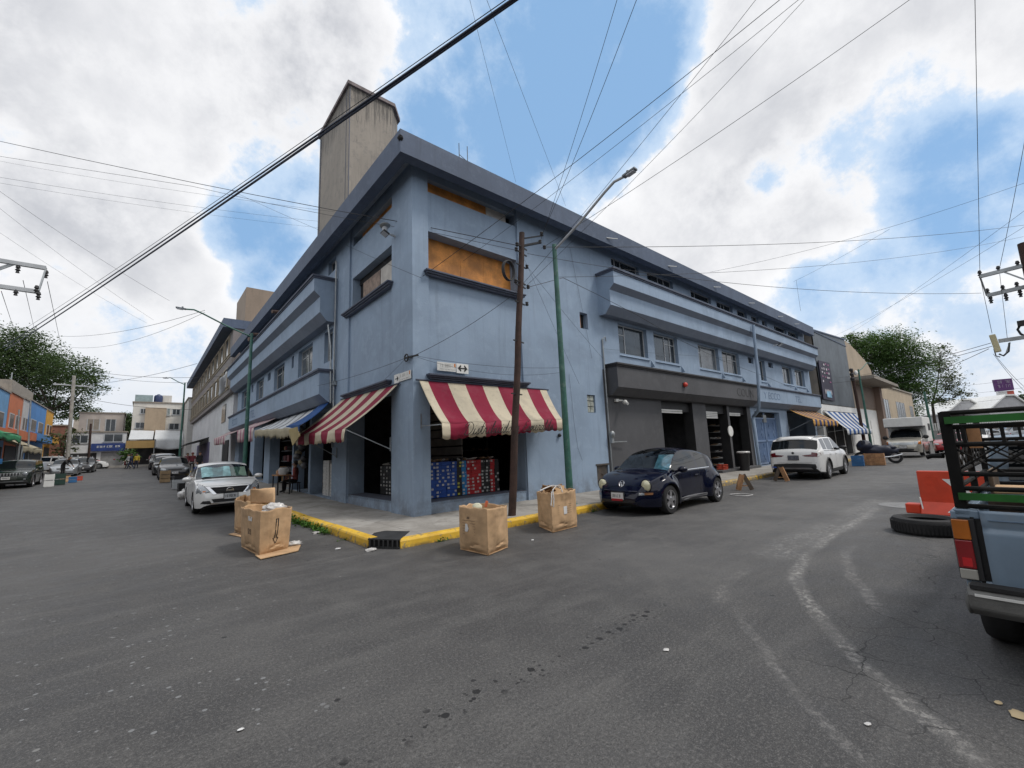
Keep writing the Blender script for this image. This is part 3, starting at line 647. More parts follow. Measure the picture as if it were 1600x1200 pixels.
# faded ghost lettering on the ledges
M_GHOST1 = wall_mat('ghost_letter_blue', (.13, .19, .29), (.16, .22, .32)); M_GHOST2 = wall_mat('ghost_letter_grey', (.045, .046, .05), (.06, .06, .066))
text('lettering', 'COUN', .58, M_GHOST2, (17.4, -.492, 3.78), (PI/2, 0, 0), BLD, ext=.004, sx=1.2)
text('lettering', 'Y ECCO', .55, M_GHOST1, (20.9, -.492, 3.80), (PI/2, 0, 0), BLD, ext=.004, sx=1.25)
text('lettering', 'TEL', .55, M_GHOST1, (26.0, -.492, 3.80), (PI/2, 0, 0), BLD, ext=.004, sx=1.25)
text('lettering', 'HOTEL', .62, M_GHOST1, (-.492, 19.3, 3.84), (PI/2, 0, -PI/2), BLD, ext=.004, sx=1.3)
text('lettering', 'ECCO', .62, M_GHOST1, (-.492, 24.5, 3.84), (PI/2, 0, -PI/2), BLD, ext=.004, sx=1.2)
# the concrete roof tower
TB = at_x(546, 133, 2.5); ty, tz = TB.y, TB.z; tx = 2.5; c1 = at_y(613, 170, ty).x; ta = at_x(500, 228, tx).y
foot = [(tx, ta), (tx, ty), (c1, ty), (c1+.75, ty+.9), (c1+.75, ta), (tx, ta)][:5]
mb = MB(); mb.prism([(x, y, TOP) for x, y in foot], (0, 0, tz-TOP)); tw = mb.build('roof_tower', M_CONC, BLD)
mb = MB(); mb.bb(tx-.03, tx+.05, ta-.34, ta-.26, TOP, tz-.3); mb.bb(tx-.012, tx+.05, ty+.35, ty+.40, TOP, tz-.05); mb.bb(tx+.02, tx+.06, ty-.012, ty+.05, TOP, tz-.05); q = mb.build('tower_pipe', M_CAP, None); q.parent = tw
cx, cy = (tx+c1)/2, (ty+ta)/2
mb = MB(); mb.prism([(x+(.12 if x > cx else -.12), y+(.12 if y > cy else -.12), tz) for x, y in foot], (0, 0, .2)); q = mb.build('tower_coping', mat('tower_coping', (.17, .14, .14), .8, var=.3), None); q.parent = tw
mb = MB()
for dx in (0, .28): mb.bar((.5+dx+.8, -.3, 9.3), (.5+dx+.8, -.3, 10.15+dx*.1), .015)
mb.bar((1.3, -.3, 9.8), (1.58, -.3, 9.7), .012); mb.build('rebar', M_BLACK, BLD)
# ------------------------------------------------------------------ awnings
def cloth_mat(name, col, dirtcol, dirt=.5):
    m = bpy.data.materials.new(name); m.use_nodes = True; t = NT(m); b = t.n['Principled BSDF']
    P = t.new('ShaderNodeNewGeometry').outputs['Position']
    c = t.mix(t.ramp(t.noise(P, 1.6, 6, .65, .5), .42, .72, 0, dirt), col, dirtcol)
    c = t.mix(t.ramp(t.noise(P, 7, 6, .7), .52, .75, 0, .45), c, tuple(q*.7 for q in dirtcol))
    t.link(c, b.inputs['Base Color']); b.inputs['Roughness'].default_value = .75; b.inputs['Specular IOR Level'].default_value = .25
    tr = t.new('ShaderNodeBsdfTranslucent'); t.link(c, tr.inputs[0]); mx = t.new('ShaderNodeMixShader'); mx.inputs[0].default_value = .12
    t.link(b.outputs[0], mx.inputs[1]); t.link(tr.outputs[0], mx.inputs[2]); t.link(mx.outputs[0], t.n['Material Output'].inputs[0])
    bp = t.new('ShaderNodeBump'); bp.inputs['Strength'].default_value = .5; bp.inputs['Distance'].default_value = .03
    t.link(t.noise(P, 5, 5, .6, 1), bp.inputs['Height']); t.link(bp.outputs[0], b.inputs['Normal'])
    return m
C_CREAM = cloth_mat('cream_canvas', (.62, .55, .42), (.42, .37, .29)); C_RED = cloth_mat('crimson_canvas', (.25, .015, .045), (.28, .07, .10))
C_DUST = cloth_mat('dirty_canvas', (.42, .37, .26), (.22, .19, .14)); C_WHT = cloth_mat('white_canvas', (.62, .64, .66), (.42, .43, .44), .4)
C_BLU = cloth_mat('royal_blue_canvas', (.022, .085, .27), (.04, .10, .22)); C_NAVY = cloth_mat('navy_canvas', (.035, .045, .13), (.07, .07, .12))
C_ORG = cloth_mat('amber_canvas', (.55, .30, .075), (.42, .26, .1)); C_PINK = cloth_mat('faded_pink_canvas', (.36, .14, .20), (.3, .16, .2)); C_PALE = cloth_mat('pale_pink_canvas', (.55, .45, .44), (.42, .34, .33))
C_GREY = cloth_mat('grey_canvas', (.25, .26, .28), (.18, .18, .19))
def awning(name, label, P0, P1, Q0, Q1, d0, d1, widths, mats, sag=.1, scal=9, arms=None, ragged=0, group=None, valmats=None, flare=.05, armz=-.5):
    P0, P1, Q0, Q1 = map(Vector, (P0, P1, Q0, Q1))
    t = thing(name, label, 'awning', P0, group=group)
    tot = sum(w_ for w_, m_ in widths); cuts = [0]; cols = []
    for w_, m_ in widths:
        for k in range(4): cuts.append(cuts[-1]+w_/tot/4); cols.append(m_)
    out = ((Q0-P0)+(Q1-P1)).normalized()
    mb = MB(); nv = 10
    for i, u in enumerate(cuts):
        for j in range(nv+1):
            v = j/nv; p = P0.lerp(P1, u).lerp(Q0.lerp(Q1, u), v)
            p.z -= sag*4*v*(1-v)*(.55+.45*math.sin(PI*u)) + .012*math.sin(u*29+v*5)*v; mb.v.append(p)
    for i in range(len(cols)):
        for j in range(nv): mb.f.append([i*(nv+1)+j, (i+1)*(nv+1)+j, (i+1)*(nv+1)+j+1, i*(nv+1)+j+1]); mb.m.append(cols[i])
    mb.build('canvas', mats, t, smooth=60, thick=.006)
    mb = MB(); sub = 3; n = len(cols)*sub; flat = Vector((out.x, out.y, 0)).normalized()
    for i in range(n+1):
        u0 = i/n*len(cols); k = min(int(u0), len(cols)-1); u = cuts[k]+(cuts[k+1]-cuts[k])*(u0-k)
        d = d0+(d1-d0)*u; sc = abs(math.sin(u*scal*PI))
        dd = d - .035*(1-sc) if not ragged else d*(.75+.5*rnd.random())
        q = Q0.lerp(Q1, u); q.z -= .012*math.sin(u*29+5)
        for j in range(4):
            v = j/3; mb.v.append(q + Vector((0, 0, -dd*v)) + flat*(.03*math.sin(u*21+v*2)*v + flare*v*(1-v)))
    for i in range(n):
        for j in range(3): mb.f.append([i*4+j, (i+1)*4+j, (i+1)*4+j+1, i*4+j+1]); mb.m.append(cols[i//sub])
    mb.build('valance', valmats or mats, t, smooth=60, thick=.005)
    mb = MB(); mb.tube([P0.lerp(P1, -.02)+Vector((0, 0, .015)), P0.lerp(P1, 1.02)+Vector((0, 0, .015))], .024, 8); mb.build('roller', M_CABLEB, t, smooth=40)
    mb = MB(); mb.tube([Q0-flat*.03-Vector((0, 0, .03)), Q1-flat*.03-Vector((0, 0, .03))], .012, 6); mb.build('front_bar', M_STEEL, t, smooth=40)
    for a, b_ in (arms or []):
        mb = MB(); mb.bar(a, b_, .022); mb.bar(Vector(a)+Vector((0, 0, .30)), Vector(a)-Vector((0, 0, .05)), .03, .012); mb.build('arm', M_STEEL, t)
    return t
STR9 = [(.42, 0), (1, 1), (.95, 0), (1, 1), (.95, 0), (1, 1), (.95, 0), (.95, 1), (.5, 0)]
aw = awning('striped_awning', 'crimson and cream striped awning with script lettering over the right hand shop window', (.14, -.05, 3.36), (4.5, -.05, 3.37), (.2, -.97, 2.24), (4.16, -.97, 2.39), .37, .31, STR9, [C_CREAM, C_RED], .13, 17,
            arms=[((.2, -.02, 2.25), (.2, -.95, 2.23)), ((4.3, -.02, 2.35), (4.16, -.95, 2.38))])
sx_ = R(2.2)
SCRIPT = {'i': ([[(0, 0), (.12, .1), (.22, .5), (.18, .1), (.28, 0), (.4, .12)], [(.27, .72), (.29, .76)]], .38), 's': ([[(0, 0), (.2, .35), (.26, .52), (.3, .3), (.28, .05), (.15, 0), (.06, .06)], [(.15, 0), (.3, .0), (.42, .1)]], .4), 't': ([[(0, 0), (.2, .5), (.28, 1.0), (.2, .2), (.3, 0), (.42, .1)], [(.02, .62), (.42, .68)]], .4),
 'r': ([[(0, 0), (.15, .4), (.18, .56), (.24, .46), (.36, .5), (.34, .15), (.4, 0), (.5, .1)]], .48), 'b': ([[(0, 0), (.2, .6), (.3, 1.05), (.2, 1.0), (.14, .3), (.2, 0), (.36, .08), (.38, .35), (.28, .4), (.5, .42)]], .5), 'u': ([[(0, 0), (.14, .5), (.12, .1), (.22, 0), (.38, .2), (.44, .5), (.42, .1), (.5, 0), (.6, .1)]], .58),
 'd': ([[(.36, .45), (.2, .52), (.06, .3), (.1, .02), (.25, .05), (.38, .45), (.52, 1.1), (.42, .15), (.5, 0), (.62, .1)]], .6), 'o': ([[(.3, .5), (.1, .4), (.06, .1), (.2, 0), (.36, .15), (.34, .42), (.26, .5), (.5, .45)]], .48), 'a': ([[(.36, .45), (.2, .52), (.06, .3), (.1, .02), (.25, .05), (.4, .5), (.38, .12), (.46, 0), (.58, .1)]], .56),
 'e': ([[(0, .05), (.25, .25), (.3, .45), (.2, .52), (.1, .3), (.14, .05), (.28, 0), (.44, .1)]], .42), 'm': ([[(0, 0), (.12, .5), (.1, 0), (.24, .45), (.32, .48), (.32, 0), (.46, .45), (.54, .48), (.54, .1), (.62, 0), (.72, .1)]], .7), 'l': ([[(0, 0), (.22, .6), (.3, 1.05), (.2, 1.0), (.14, .3), (.2, 0), (.36, .1)]], .34),
 'D': ([[(.3, 1.0), (.18, .5), (.1, .05), (.02, .1), (.1, 0), (.4, -.02), (.75, .25), (.8, .7), (.55, 1.02), (.2, 1.08), (-.08, .85), (0, .7)]], .85), 'E': ([[(.62, .92), (.45, 1.05), (.25, .9), (.3, .65), (.45, .55), (.2, .5), (.03, .25), (.15, 0), (.4, 0), (.62, .2)]], .62)}
def script(word, o, ux, uz, size, r, parent, m):
    """handwritten lettering painted on a valance"""
    mb = MB(); x = 0; o, ux, uz = Vector(o), Vector(ux), Vector(uz)
    for ch in word:
        st, w_ = SCRIPT[ch]
        for pl in st:
            pts = [Vector((px, py, 0)) for px, py in pl]; fine = []
            for i in range(len(pts)-1):
                p0, p1, p2, p3 = pts[max(i-1, 0)], pts[i], pts[i+1], pts[min(i+2, len(pts)-1)]
                for k in range(4): u = k/4; fine.append(.5*((2*p1)+(p2-p0)*u+(2*p0-5*p1+4*p2-p3)*u*u+(3*p1-p0-3*p2+p3)*u**3))
            fine.append(pts[-1]); mb.tube([o+ux*((x+q.x+q.y*.42)*size)+uz*(q.y*size) for q in fine], [r*(.7+.6*abs(math.sin(k*.9))) for k in range(len(fine))], 5)
        x += w_
    return mb.build('lettering', m, parent, smooth=60)
script('Distribuidora', (.74, -1.03, 1.985), (1, 0, .038), (0, 0, 1), .265, .0075, aw, M_INK)
script('Esmeralda', (2.56, -1.03, 2.065), (1, 0, .038), (0, 0, 1), .245, .007, aw, M_INK)
aw2 = awning('striped_awning', 'sloping crimson and cream awning over the side street window beside the corner', (-.05, .72, 3.36), (-.05, 4.8, 3.42), (-1.14, 1.32, 2.26), (-1.14, 5.86, 2.33), .32, .33, [(.35, 0), (.95, 1), (.95, 0), (1, 1), (.95, 0), (1, 1), (.95, 0), (1, 1), (.7, 0)], [C_CREAM, C_RED], .10, 19,
             arms=[((-.02, 1.22, 1.74), (-1.12, 1.34, 2.25)), ((-.02, 5.3, 1.6), (-1.12, 5.5, 2.3))])
ra0, ra1 = at_x(512, 632, -.05), at_x(421, 662, -.05); rq0, rq1 = at_x(466, 668, -1.55), at_x(398, 672, -1.55)
aw3 = awning('ragged_awning', 'dirty striped awning with a frayed straw coloured fringe and a blue tarpaulin corner', ra0, ra1, rq0, rq1, .30, .26, [(1, 0), (.4, 1)]*7, [C_WHT, C_GREY], .06, 11, ragged=1, valmats=[C_DUST, C_DUST])
mb = MB(); b0, b1, b2 = ra0+Vector((-.05, -.4, .06)), rq0+Vector((0, -.15, .05)), ra0.lerp(ra1, .25).lerp(rq0.lerp(rq1, .22), .95)+Vector((0, 0, .04))
b3 = ra0.lerp(ra1, .05)+Vector((-.1, 0, .06)); mb.grid(lambda u, v: b0.lerp(b3, u).lerp((b1.lerp(b2, u)), v)+Vector((0, 0, -.08*math.sin(PI*v))), 5, 6)
mb.prism([b1+Vector((-.02, 0, 0)), b2+Vector((-.03, 0, 0)), b2+Vector((-.02, .1, -.28)), b1+Vector((-.02, .05, -.35))], (.02, 0, 0)); mb.build('blue_tarp', C_BLU, aw3, smooth=60, thick=.006)
M_BURLAP = cloth_mat('straw_tarp', (.45, .36, .18), (.3, .24, .13)); mb = MB(); mb.prism([rq0+Vector((-.04, .9, 0)), rq0+Vector((-.04, .0, .02)), rq0+Vector((-.02, -.25, -.25)), rq0+Vector((-.03, .45, -.5))], (.02, 0, 0)); mb.build('straw_tarp', M_BURLAP, aw3)
for (xa, ya, xb, yb, hgt), lab in zip(((397, 668, 371, 673, 22), (353, 681, 335, 685, 13)), ('faded pink striped awning behind the green lamp post', 'small pink striped awning at the far end of the blue building')):
    q0, q1 = at_x(xa, ya, -1.1), at_x(xb, yb, -1.1); hz = at_x(xa, ya+hgt, -1.1).z
    awning('pink_awning', lab, (-.05, q0.y-.1, q0.z+.55), (-.05, q1.y+.1, q1.z+.55), q0, q1, q0.z-hz, q0.z-hz, [(1, 0), (.6, 1)]*5, [C_PALE, C_PINK], .03, 9, group='pink awnings on the side street')
awning('amber_awning', 'amber and navy striped awning beside the blue double gate', (25.75, -.05, 3.42), (31.2, -.05, 3.42), (25.6, -1.35, 2.66), (31.0, -1.35, 2.60), .42, .36, [(.8, 0), (.8, 1)]*6+[(.8, 0)], [C_ORG, C_NAVY], .07, 13, arms=[((25.75, -.02, 2.05), (25.7, -1.32, 2.64)), ((31, -.02, 2.05), (31, -1.32, 2.6))])
awning('blue_white_awning', 'long blue and white striped awning below the grey metal wall', (32.0, -.42, 3.40), (41.0, -.42, 3.42), (32.3, -1.5, 2.05), (40.0, -1.5, 2.05), .42, .40, [(.8, 0), (.8, 1)]*6+[(.8, 0)], [C_WHT, C_BLU], .08, 19, arms=[((32.3, -.4, 1.9), (32.4, -1.45, 2.02)), ((40.5, -.4, 1.9), (40.1, -1.45, 2.02))])

# ------------------------------------------------------------------ street signs, lamps and fittings on the walls
def arrow2(mb, c, ux, uz, n, L, double=True):
    c, ux, uz, n = map(Vector, (c, ux, uz, n)); h = L*.30
    def add(p): mb.prism([c+ux*a+uz*b_ for a, b_ in p], n*.004)
    add([(-L*.28, -L*.055), (L*.28, -L*.055), (L*.28, L*.055), (-L*.28, L*.055)])
    for s_ in ((1, -1) if double else (1,)):
        add([(s_*L*.5, 0), (s_*L*.2, h), (s_*L*.14, h*.6), (s_*L*.26, 0)]); add([(s_*L*.5, 0), (s_*L*.2, -h), (s_*L*.14, -h*.6), (s_*L*.26, 0)])
def scribble(mb, o, ux, uz, n, L, H, k, seed, th=.002):
    """a row of worn, unreadable letter strokes"""
    o, ux, uz, n = map(Vector, (o, ux, uz, n)); rr = random.Random(seed); x = 0; st = L/k
    for i in range(k):
        if rr.random() < .12: continue
        a = i*st+st*.12; b_ = a+st*.62; w_ = st*.2
        def q(x0, x1, z0, z1): mb.prism([o+ux*x0+uz*z0, o+ux*x1+uz*z0, o+ux*x1+uz*z1, o+ux*x0+uz*z1], n*th)
        if rr.random() < .8: q(a, a+w_, 0, H)
        if rr.random() < .6: q(b_-w_, b_, 0, H)
        if rr.random() < .6: q(a+w_, b_-w_, H*.82, H)
        if rr.random() < .5: q(a+w_, b_-w_, 0, H*.16)
        if rr.random() < .4: q(a+w_, b_-w_, H*.42, H*.58)
M_SIGN = mat('sign_plate', (.66, .66, .64), .45, var=.08, dirt=.3, dirtcol=(.4, .38, .33), dscale=6); M_SIGNTXT = mat('faded_sign_ink', (.38, .38, .36), .6, var=.2); M_ORSP = mat('orange_emblem', (.55, .2, .05), .5)
def street_sign(label, ax, u0, u1, us, z0, z1, slope, flip):
    """a name plate and an arrow plate side by side"""
    o = pt(ax, u0, z0, -.03); t = thing('street_sign', label, 'street sign', o, group='street name signs on the corner')
    def P_(u, z, off=-.03): return Vector(pt(ax, u, z+slope*(u-u0), off))
    n = Vector((0, -1, 0)) if ax == 'y' else Vector((-1, 0, 0)); ux = Vector((1, 0, slope)) if ax == 'y' else Vector((0, -1, -slope)); uz = Vector((0, 0, 1))
    name, arr = ((u0, us), (us+.02, u1)) if not flip else ((u0, us), (us+.02, u1))
    mb = MB(); mb.prism([P_(name[0], z0), P_(name[1], z0), P_(name[1], z1), P_(name[0], z1)], -n*.012); mb.build('name_plate', M_SIGN, t, bevel=.004)
    mb = MB(); mb.prism([P_(arr[0], z0-.02), P_(arr[1], z0-.02), P_(arr[1], z1+.01), P_(arr[0], z1+.01)], -n*.012); mb.build('arrow_plate', M_WHITE, t, bevel=.004)
    mb = MB(); st = P_(name[0]+.09, z0+.10, -.031) if ax == 'y' else P_(name[1]-.06, z0+.10, -.031)
    L = name[1]-name[0]
    scribble(mb, st, ux, uz, n, L*.68, (z1-z0)*.4, 8, 5+int(u0*10)); scribble(mb, st-uz*.06, ux, uz, n, L*.8, .022, 16, 9); mb.build('faded_text', M_SIGNTXT, t)
    mb = MB(); mb.prism([st+ux*(L*.74)+uz*.03, st+ux*(L*.82)+uz*.03, st+ux*(L*.82)+uz*.12, st+ux*(L*.74)+uz*.12], n*.003); mb.build('emblem', M_ORSP, t)
    mb = MB(); cc = P_((arr[0]+arr[1])/2, (z0+z1)/2, -.031); arrow2(mb, cc, ux.normalized(), uz, n, (arr[1]-arr[0])*.8, not flip); mb.build('arrow', M_INK, t)
street_sign('white street name plate with a double ended arrow above the right hand awning', 'y', .66, 1.62, 1.22, 3.66, 3.89, 0, False)
def side_sign():
    o = (-.03, .05, 3.4); t = thing('street_sign', 'white street name plate with a single arrow on the shaded side of the corner', 'street sign', o, group='street name signs on the corner')
    n, ux, uz = Vector((-1, 0, 0)), Vector((0, -1, 0)), Vector((0, 0, 1))
    mb = MB(); mb.bb(-.03, -.018, .05, .68, 3.42, 3.63); mb.build('name_plate', M_SIGN, t, bevel=.004)
    mb = MB(); mb.bb(-.03, -.018, .70, .98, 3.40, 3.64); mb.build('arrow_plate', M_WHITE, t, bevel=.004)
    mb = MB(); scribble(mb, (-.031, .62, 3.52), ux, uz, n, .42, .08, 8, 3); scribble(mb, (-.031, .62, 3.45), ux, uz, n, .5, .022, 15, 4); mb.build('faded_text', M_SIGNTXT, t)
    mb = MB(); mb.bb(-.034, -.03, .09, .14, 3.53, 3.62); mb.build('emblem', M_ORSP, t)
    mb = MB(); arrow2(mb, (-.031, .84, 3.52), ux, uz, n, .22, False); mb.build('arrow', M_INK, t)
side_sign()
def floodlight(label, base, out, size, hood=True):
    base, out = Vector(base), Vector(out); t = thing('floodlight', label, 'floodlight', base, group='floodlights on the facade')
    c = base+out*.45; mb = MB(); mb.tube([base, base+out*.28+Vector((0, 0, .02)), c], .03, 7)
    if hood: mb.tube([c+Vector((0, 0, .03)), c+Vector((0, 0, .20))], .07, 10)
    mb.build('bracket', M_FRAME, t, smooth=40)
    q = (out+Vector((0, 0, -1.3))).normalized(); rot = q.to_track_quat('Z', 'Y').to_matrix()
    mb = MB(); mb.box(c, (size, size*.8, .05), M=rot); mb.build('housing', M_BLACK, t, bevel=.01)
    mb = MB(); mb.box(c+q*.03, (size*.86, size*.66, .012), M=rot); mb.build('lens', mat('lamp_glass', (.42, .45, .5), .15, var=.1), t)
    if hood:
        mb = MB(); mb.sphere(c+Vector((0, 0, .22)), (.14, .18, .05), 12, 6); mb.build('photocell_hood', M_STEEL, t, smooth=60)
floodlight('square floodlight with a metal hood over the shaded boarded window', (0, .98, 7.50), (-.66, 0, 0), .23)
floodlight('small black floodlight beside the downpipe', (22.5, -.75, 6.9), (0, -.8, 0), .32, False)
t = thing('security_camera', 'white security camera under the start of the charcoal ledge', 'camera', (8.05, -.02, 3.18), group='security cameras')
mb = MB(); mb.box((8.05, -.06, 3.20), (.16, .1, .1)); mb.tube([(8.05, -.06, 3.2), (8.22, -.2, 3.19)], .03, 8); mb.build('bracket', M_WHITE, t, bevel=.01)
mb = MB(); mb.sphere((8.28, -.25, 3.13), .085, 12, 8); mb.tube([(8.28, -.27, 3.12), (8.2, -.42, 3.05)], .05, 10); mb.build('head', M_WHITE, t, smooth=50)
t = thing('alarm_siren', 'small red alarm beacon on the charcoal ledge', 'alarm', (12.2, -.5, 3.98)); mb = MB(); mb.sphere((12.2, -.56, 3.98), (.12, .09, .10), 12, 8); mb.build('dome', mat('red_plastic', (.5, .035, .02), .4), t, smooth=60)
mb = MB(); mb.box((12.2, -.505, 3.98), (.2, .03, .16)); mb.build('base', M_BLACK, t)
t = thing('meter_pipe', 'grey conduit box and short pipe at the edge of the charcoal wall', 'meter', (7.55, -.02, 1.7)); mb = MB(); mb.sphere((7.57, -.12, 1.98), (.11, .09, .13), 10, 8); mb.box((7.56, -.08, 1.78), (.12, .12, .2)); mb.build('meter_body', M_STEEL, t, smooth=50)
mb = MB(); mb.bar((7.6, -.1, 1.72), (8.35, -.14, 1.72), .035); mb.build('pipe', M_STEEL, t)
t = thing('cable_loop', 'small black cable loop hanging on the blue wall', 'cable', (4.9, -.02, 2.3)); mb = MB(); mb.tube([(4.9+.09*math.cos(a*.3), -.03, 2.35+.11*math.sin(a*.3)) for a in range(22)], .014, 6); mb.sphere((4.98, -.05, 1.98), .06, 8, 6); mb.build('loop', M_CABLE, t, smooth=60)

# ------------------------------------------------------------------ shoe boxes and shop contents
def shoebox(name, body, lab, dx, dy, dz, var, ax='y'):
    rr = random.Random(var); mb = MB(); mb.bb(-dx/2, dx/2, 0, dy, 0, dz-.004, 0)
    lw = dx*.42; x0 = rr.choice((-.42, -.1, .02))*dx
    
    if rr.random() < .72: mb.bb(x0, x0+lw, -.002, .01, dz*.2, dz*.75, 1)
    if rr.random() < .35: mb.bb(dx*.3, dx*.40, -.002, .01, dz*.3, dz*.6, 1)
    me = mb.build(name, [body, lab], None); return me
def boxmat(n, c): return mat('box_'+n, c, .55, var=.12)
BOXC = {'blue': boxmat('blue', (.012, .07, .34)), 'sky': boxmat('sky', (.02, .2, .48)), 'red': boxmat('red', (.42, .012, .018)), 'black': boxmat('black', (.016, .016, .018)), 'maroon': boxmat('maroon', (.12, .02, .025)), 'brown': boxmat('brown', (.26, .13, .07)), 'white': boxmat('white', (.62, .61, .59))}
LABW, LABY = mat('box_label', (.48, .48, .48), .6), mat('box_label_yellow', (.5, .5, .08), .6)
protos = {}
def put_box(kind, label, group, loc, rz, dims, lab=None):
    v = rnd.randrange(7); k = (kind, v, dims, lab)
    if k not in protos:
        o = shoebox('shoe_box', BOXC[kind], lab or LABW, *dims, v); tag(o, label, 'shoe box', group); protos[k] = o
    else:
        o = protos[k].copy(); COL.objects.link(o)
    o.location = loc; o.rotation_euler = (0, 0, rz); o['label'] = label; o['group'] = group; o['category'] = 'shoe box'
cols = ['maroon', 'maroon', 'blue', 'blue', 'blue', 'blue', 'blue', 'black', 'sky', 'red', 'red', 'red', 'black', 'black', 'red', 'black']
dsc = {'maroon': 'dark maroon shoe box with white label at the left end of the right shop window', 'blue': 'royal blue shoe box with white label stacked in the right shop window', 'sky': 'bright blue shoe box between navy and red stacks in the right shop window', 'red': 'red shoe box with white label stacked in the right shop window', 'black': 'black shoe box with pale label stacked in the right shop window'}
for i, k in enumerate(cols):
    n = 10
    for j in range(n): put_box(k, dsc[k], f'{k} shoe boxes in the right shop window', (.60+i*.162+rnd.uniform(-.004, .004), .68+rnd.uniform(0, .03), .435+j*.092), rnd.uniform(-.03, .03), (.156, .30, .09), LABY if i == 7 else None)
for i in range(10):
    k = 'brown' if i < 4 else 'black'
    for j in range(7 if k == 'brown' else 8):
        put_box(k, 'brown shoe box stacked in the shaded corner window' if k == 'brown' else 'black shoe box with white stripe label in the shaded corner window', f'{k} shoe boxes in the shaded window', (.70, 1.55+i*.205, .435+j*.105), -PI/2+rnd.uniform(-.03, .03), (.195, .3, .10))
for i in range(4):
    for j in range(11-(i == 1)): put_box('white', 'plain white shoe box stacked in the side street doorway', 'white shoe boxes in the side doorway', (.18, 6.05+i*.33+(.12 if i > 1 else 0), .245+j*.112), -PI/2+rnd.uniform(-.02, .02), (.31, .25, .108))
for j in range(9): put_box('white', 'white shoe box in the tall stack inside the first charcoal doorway', 'white shoe boxes in the charcoal doorway', (11.9, .7, .2+j*.21), rnd.uniform(-.05, .05), (.3, .3, .2))
def shoe(name, m):
    mb = MB()
    def f(u, v):
        x = -.13+.27*u; h = .045+.055*max(0, 1-u*1.9)+.015*math.sin(u*PI); wd = .035+.012*math.sin(u*PI)-.012*(1-u); a = 2*PI*v
        tap = math.sin(PI*min(1, max(0, u*1.0)))**.35
        return (x, wd*math.cos(a)*tap, h/2+(h/2)*math.sin(a)*tap)
    mb.grid(f, 10, 10); return mb.build(name, m, None, smooth=50)
SM = [mat('shoe_'+n, c, .5, var=.2) for n, c in (('white', (.55, .54, .52)), ('black', (.025, .025, .03)), ('tan', (.3, .2, .12)))]
sp = [shoe('shoe', m) for m in SM]; used = set()
def put_shoe(k, loc, rz, label, group):
    if k not in used: o = sp[k]; used.add(k)
    else: o = sp[k].copy(); COL.objects.link(o)
    o.location = loc; o.rotation_euler = (0, -.35 if rnd.random() < .5 else 0, rz); tag(o, label, 'shoe', group)
SL = ['pale sports shoe', 'black sports shoe', 'tan sports shoe']
for i in range(22):
    k = rnd.randrange(3); put_shoe(k, (.62+i*.115, .80+rnd.uniform(-.02, .1), 1.358), -PI/2+rnd.uniform(-.4, .4), SL[k]+' displayed on top of the coloured boxes', SL[k]+'s on the coloured boxes')
for i in range(9):
    k = rnd.randrange(3); put_shoe(k, (.84, 1.6+i*.22, 1.18 if i < 4 else 1.28), PI+rnd.uniform(-.4, .4), SL[k]+' on the boxes in the shaded corner window', SL[k]+'s in the shaded window')
t = thing('slat_wall', 'grey slatted display wall behind the shaded corner window', 'display', (1.9, 1, .19))
for k in range(9):
    mb = MB(); mb.bb(1.9, 1.93, .8, 5.4, 1.0+k*.26, 1.22+k*.26); mb.build('slat', mat('slat_board', (.12, .11, .10), .7), t)
def rack(label, x0, x1, y, z0, n, pitch, grp):
    t = thing('shoe_rack', label, 'rack', (x0, y, z0), group='shoe racks'); mb = MB()
    for x in (x0, x1): mb = MB(); mb.bar((x, y+.3, z0), (x, y+.3, z0+n*pitch+.1), .03); mb.build('upright', M_STEEL, t)
    for k in range(n):
        mb = MB(); mb.bb(x0, x1, y, y+.3, z0+.1+k*pitch, z0+.115+k*pitch); mb.build('shelf', mat('rack_shelf', (.30, .30, .30), .5), t)
        x = x0+.15
        while x < x1-.1:
            kk = rnd.randrange(3); put_shoe(kk, (x, y+.14, z0+.116+k*pitch), -PI/2, SL[kk]+' on '+grp, SL[kk]+'s on '+grp); x += .30
rack('steel shoe rack deep inside the right hand display window', 1.3, 4.6, 2.9, .25, 6, .42, 'the rack deep in the corner shop')
rack('steel shoe rack inside the middle charcoal doorway', 15.4, 16.9, 1.3, .25, 7, .32, 'the rack in the middle doorway')
rack('steel shoe rack inside the charcoal doorway nearest the downpipe', 17.6, 19.3, 1.0, .25, 7, .34, 'the rack nearest the downpipe')
t = thing('litter_bin', 'tall black litter bin in front of the charcoal shop', 'bin', (17.15, -.55, .15)); mb = MB(); mb.lathe([(.2, 0), (.26, .78), (.28, .8), (.28, .84), (.24, .84), (.19, .1)], 14, (17.15, -.55, .16)); mb.build('bin_body', M_PLASTIC, t, smooth=40)
mb = MB(); mb.lathe([(.285, .82), (.30, .86), (.27, .9), (.22, .86)], 14, (17.15, -.55, .16)); mb.build('bin_liner', M_POLY, t, smooth=40)
t = thing('crate', 'orange red plastic crate on the doorstep of the middle doorway', 'crate', (16.0, .0, .26)); mb = MB(); mb.box((16.0, .0, .29), (.5, .3, .05)); mb.build('base', mat('red_crate', (.45, .06, .03), .5), t)
mb = MB()
for y in (-.15, .15):
    for k in range(3): mb.bar((15.75, y, .34+.07*k), (16.25, y, .34+.07*k), .03)
for x in (15.75, 16.25):
    for k in range(3): mb.bar((x, -.15, .34+.07*k), (x, .15, .34+.07*k), .03)
mb.build('rails', MATS['red_crate'], t)
t = thing('hanging_sign', 'blank white oval sign hanging at the middle charcoal doorway', 'sign', (17.1, -.1, 2.2)); mb = MB(); mb.lathe([(0, -.02), (.26, -.02), (.26, .02), (0, .02)], 20, (17.05, -.12, 2.05), 'y'); o = mb.build('disc', M_WHITE, t)
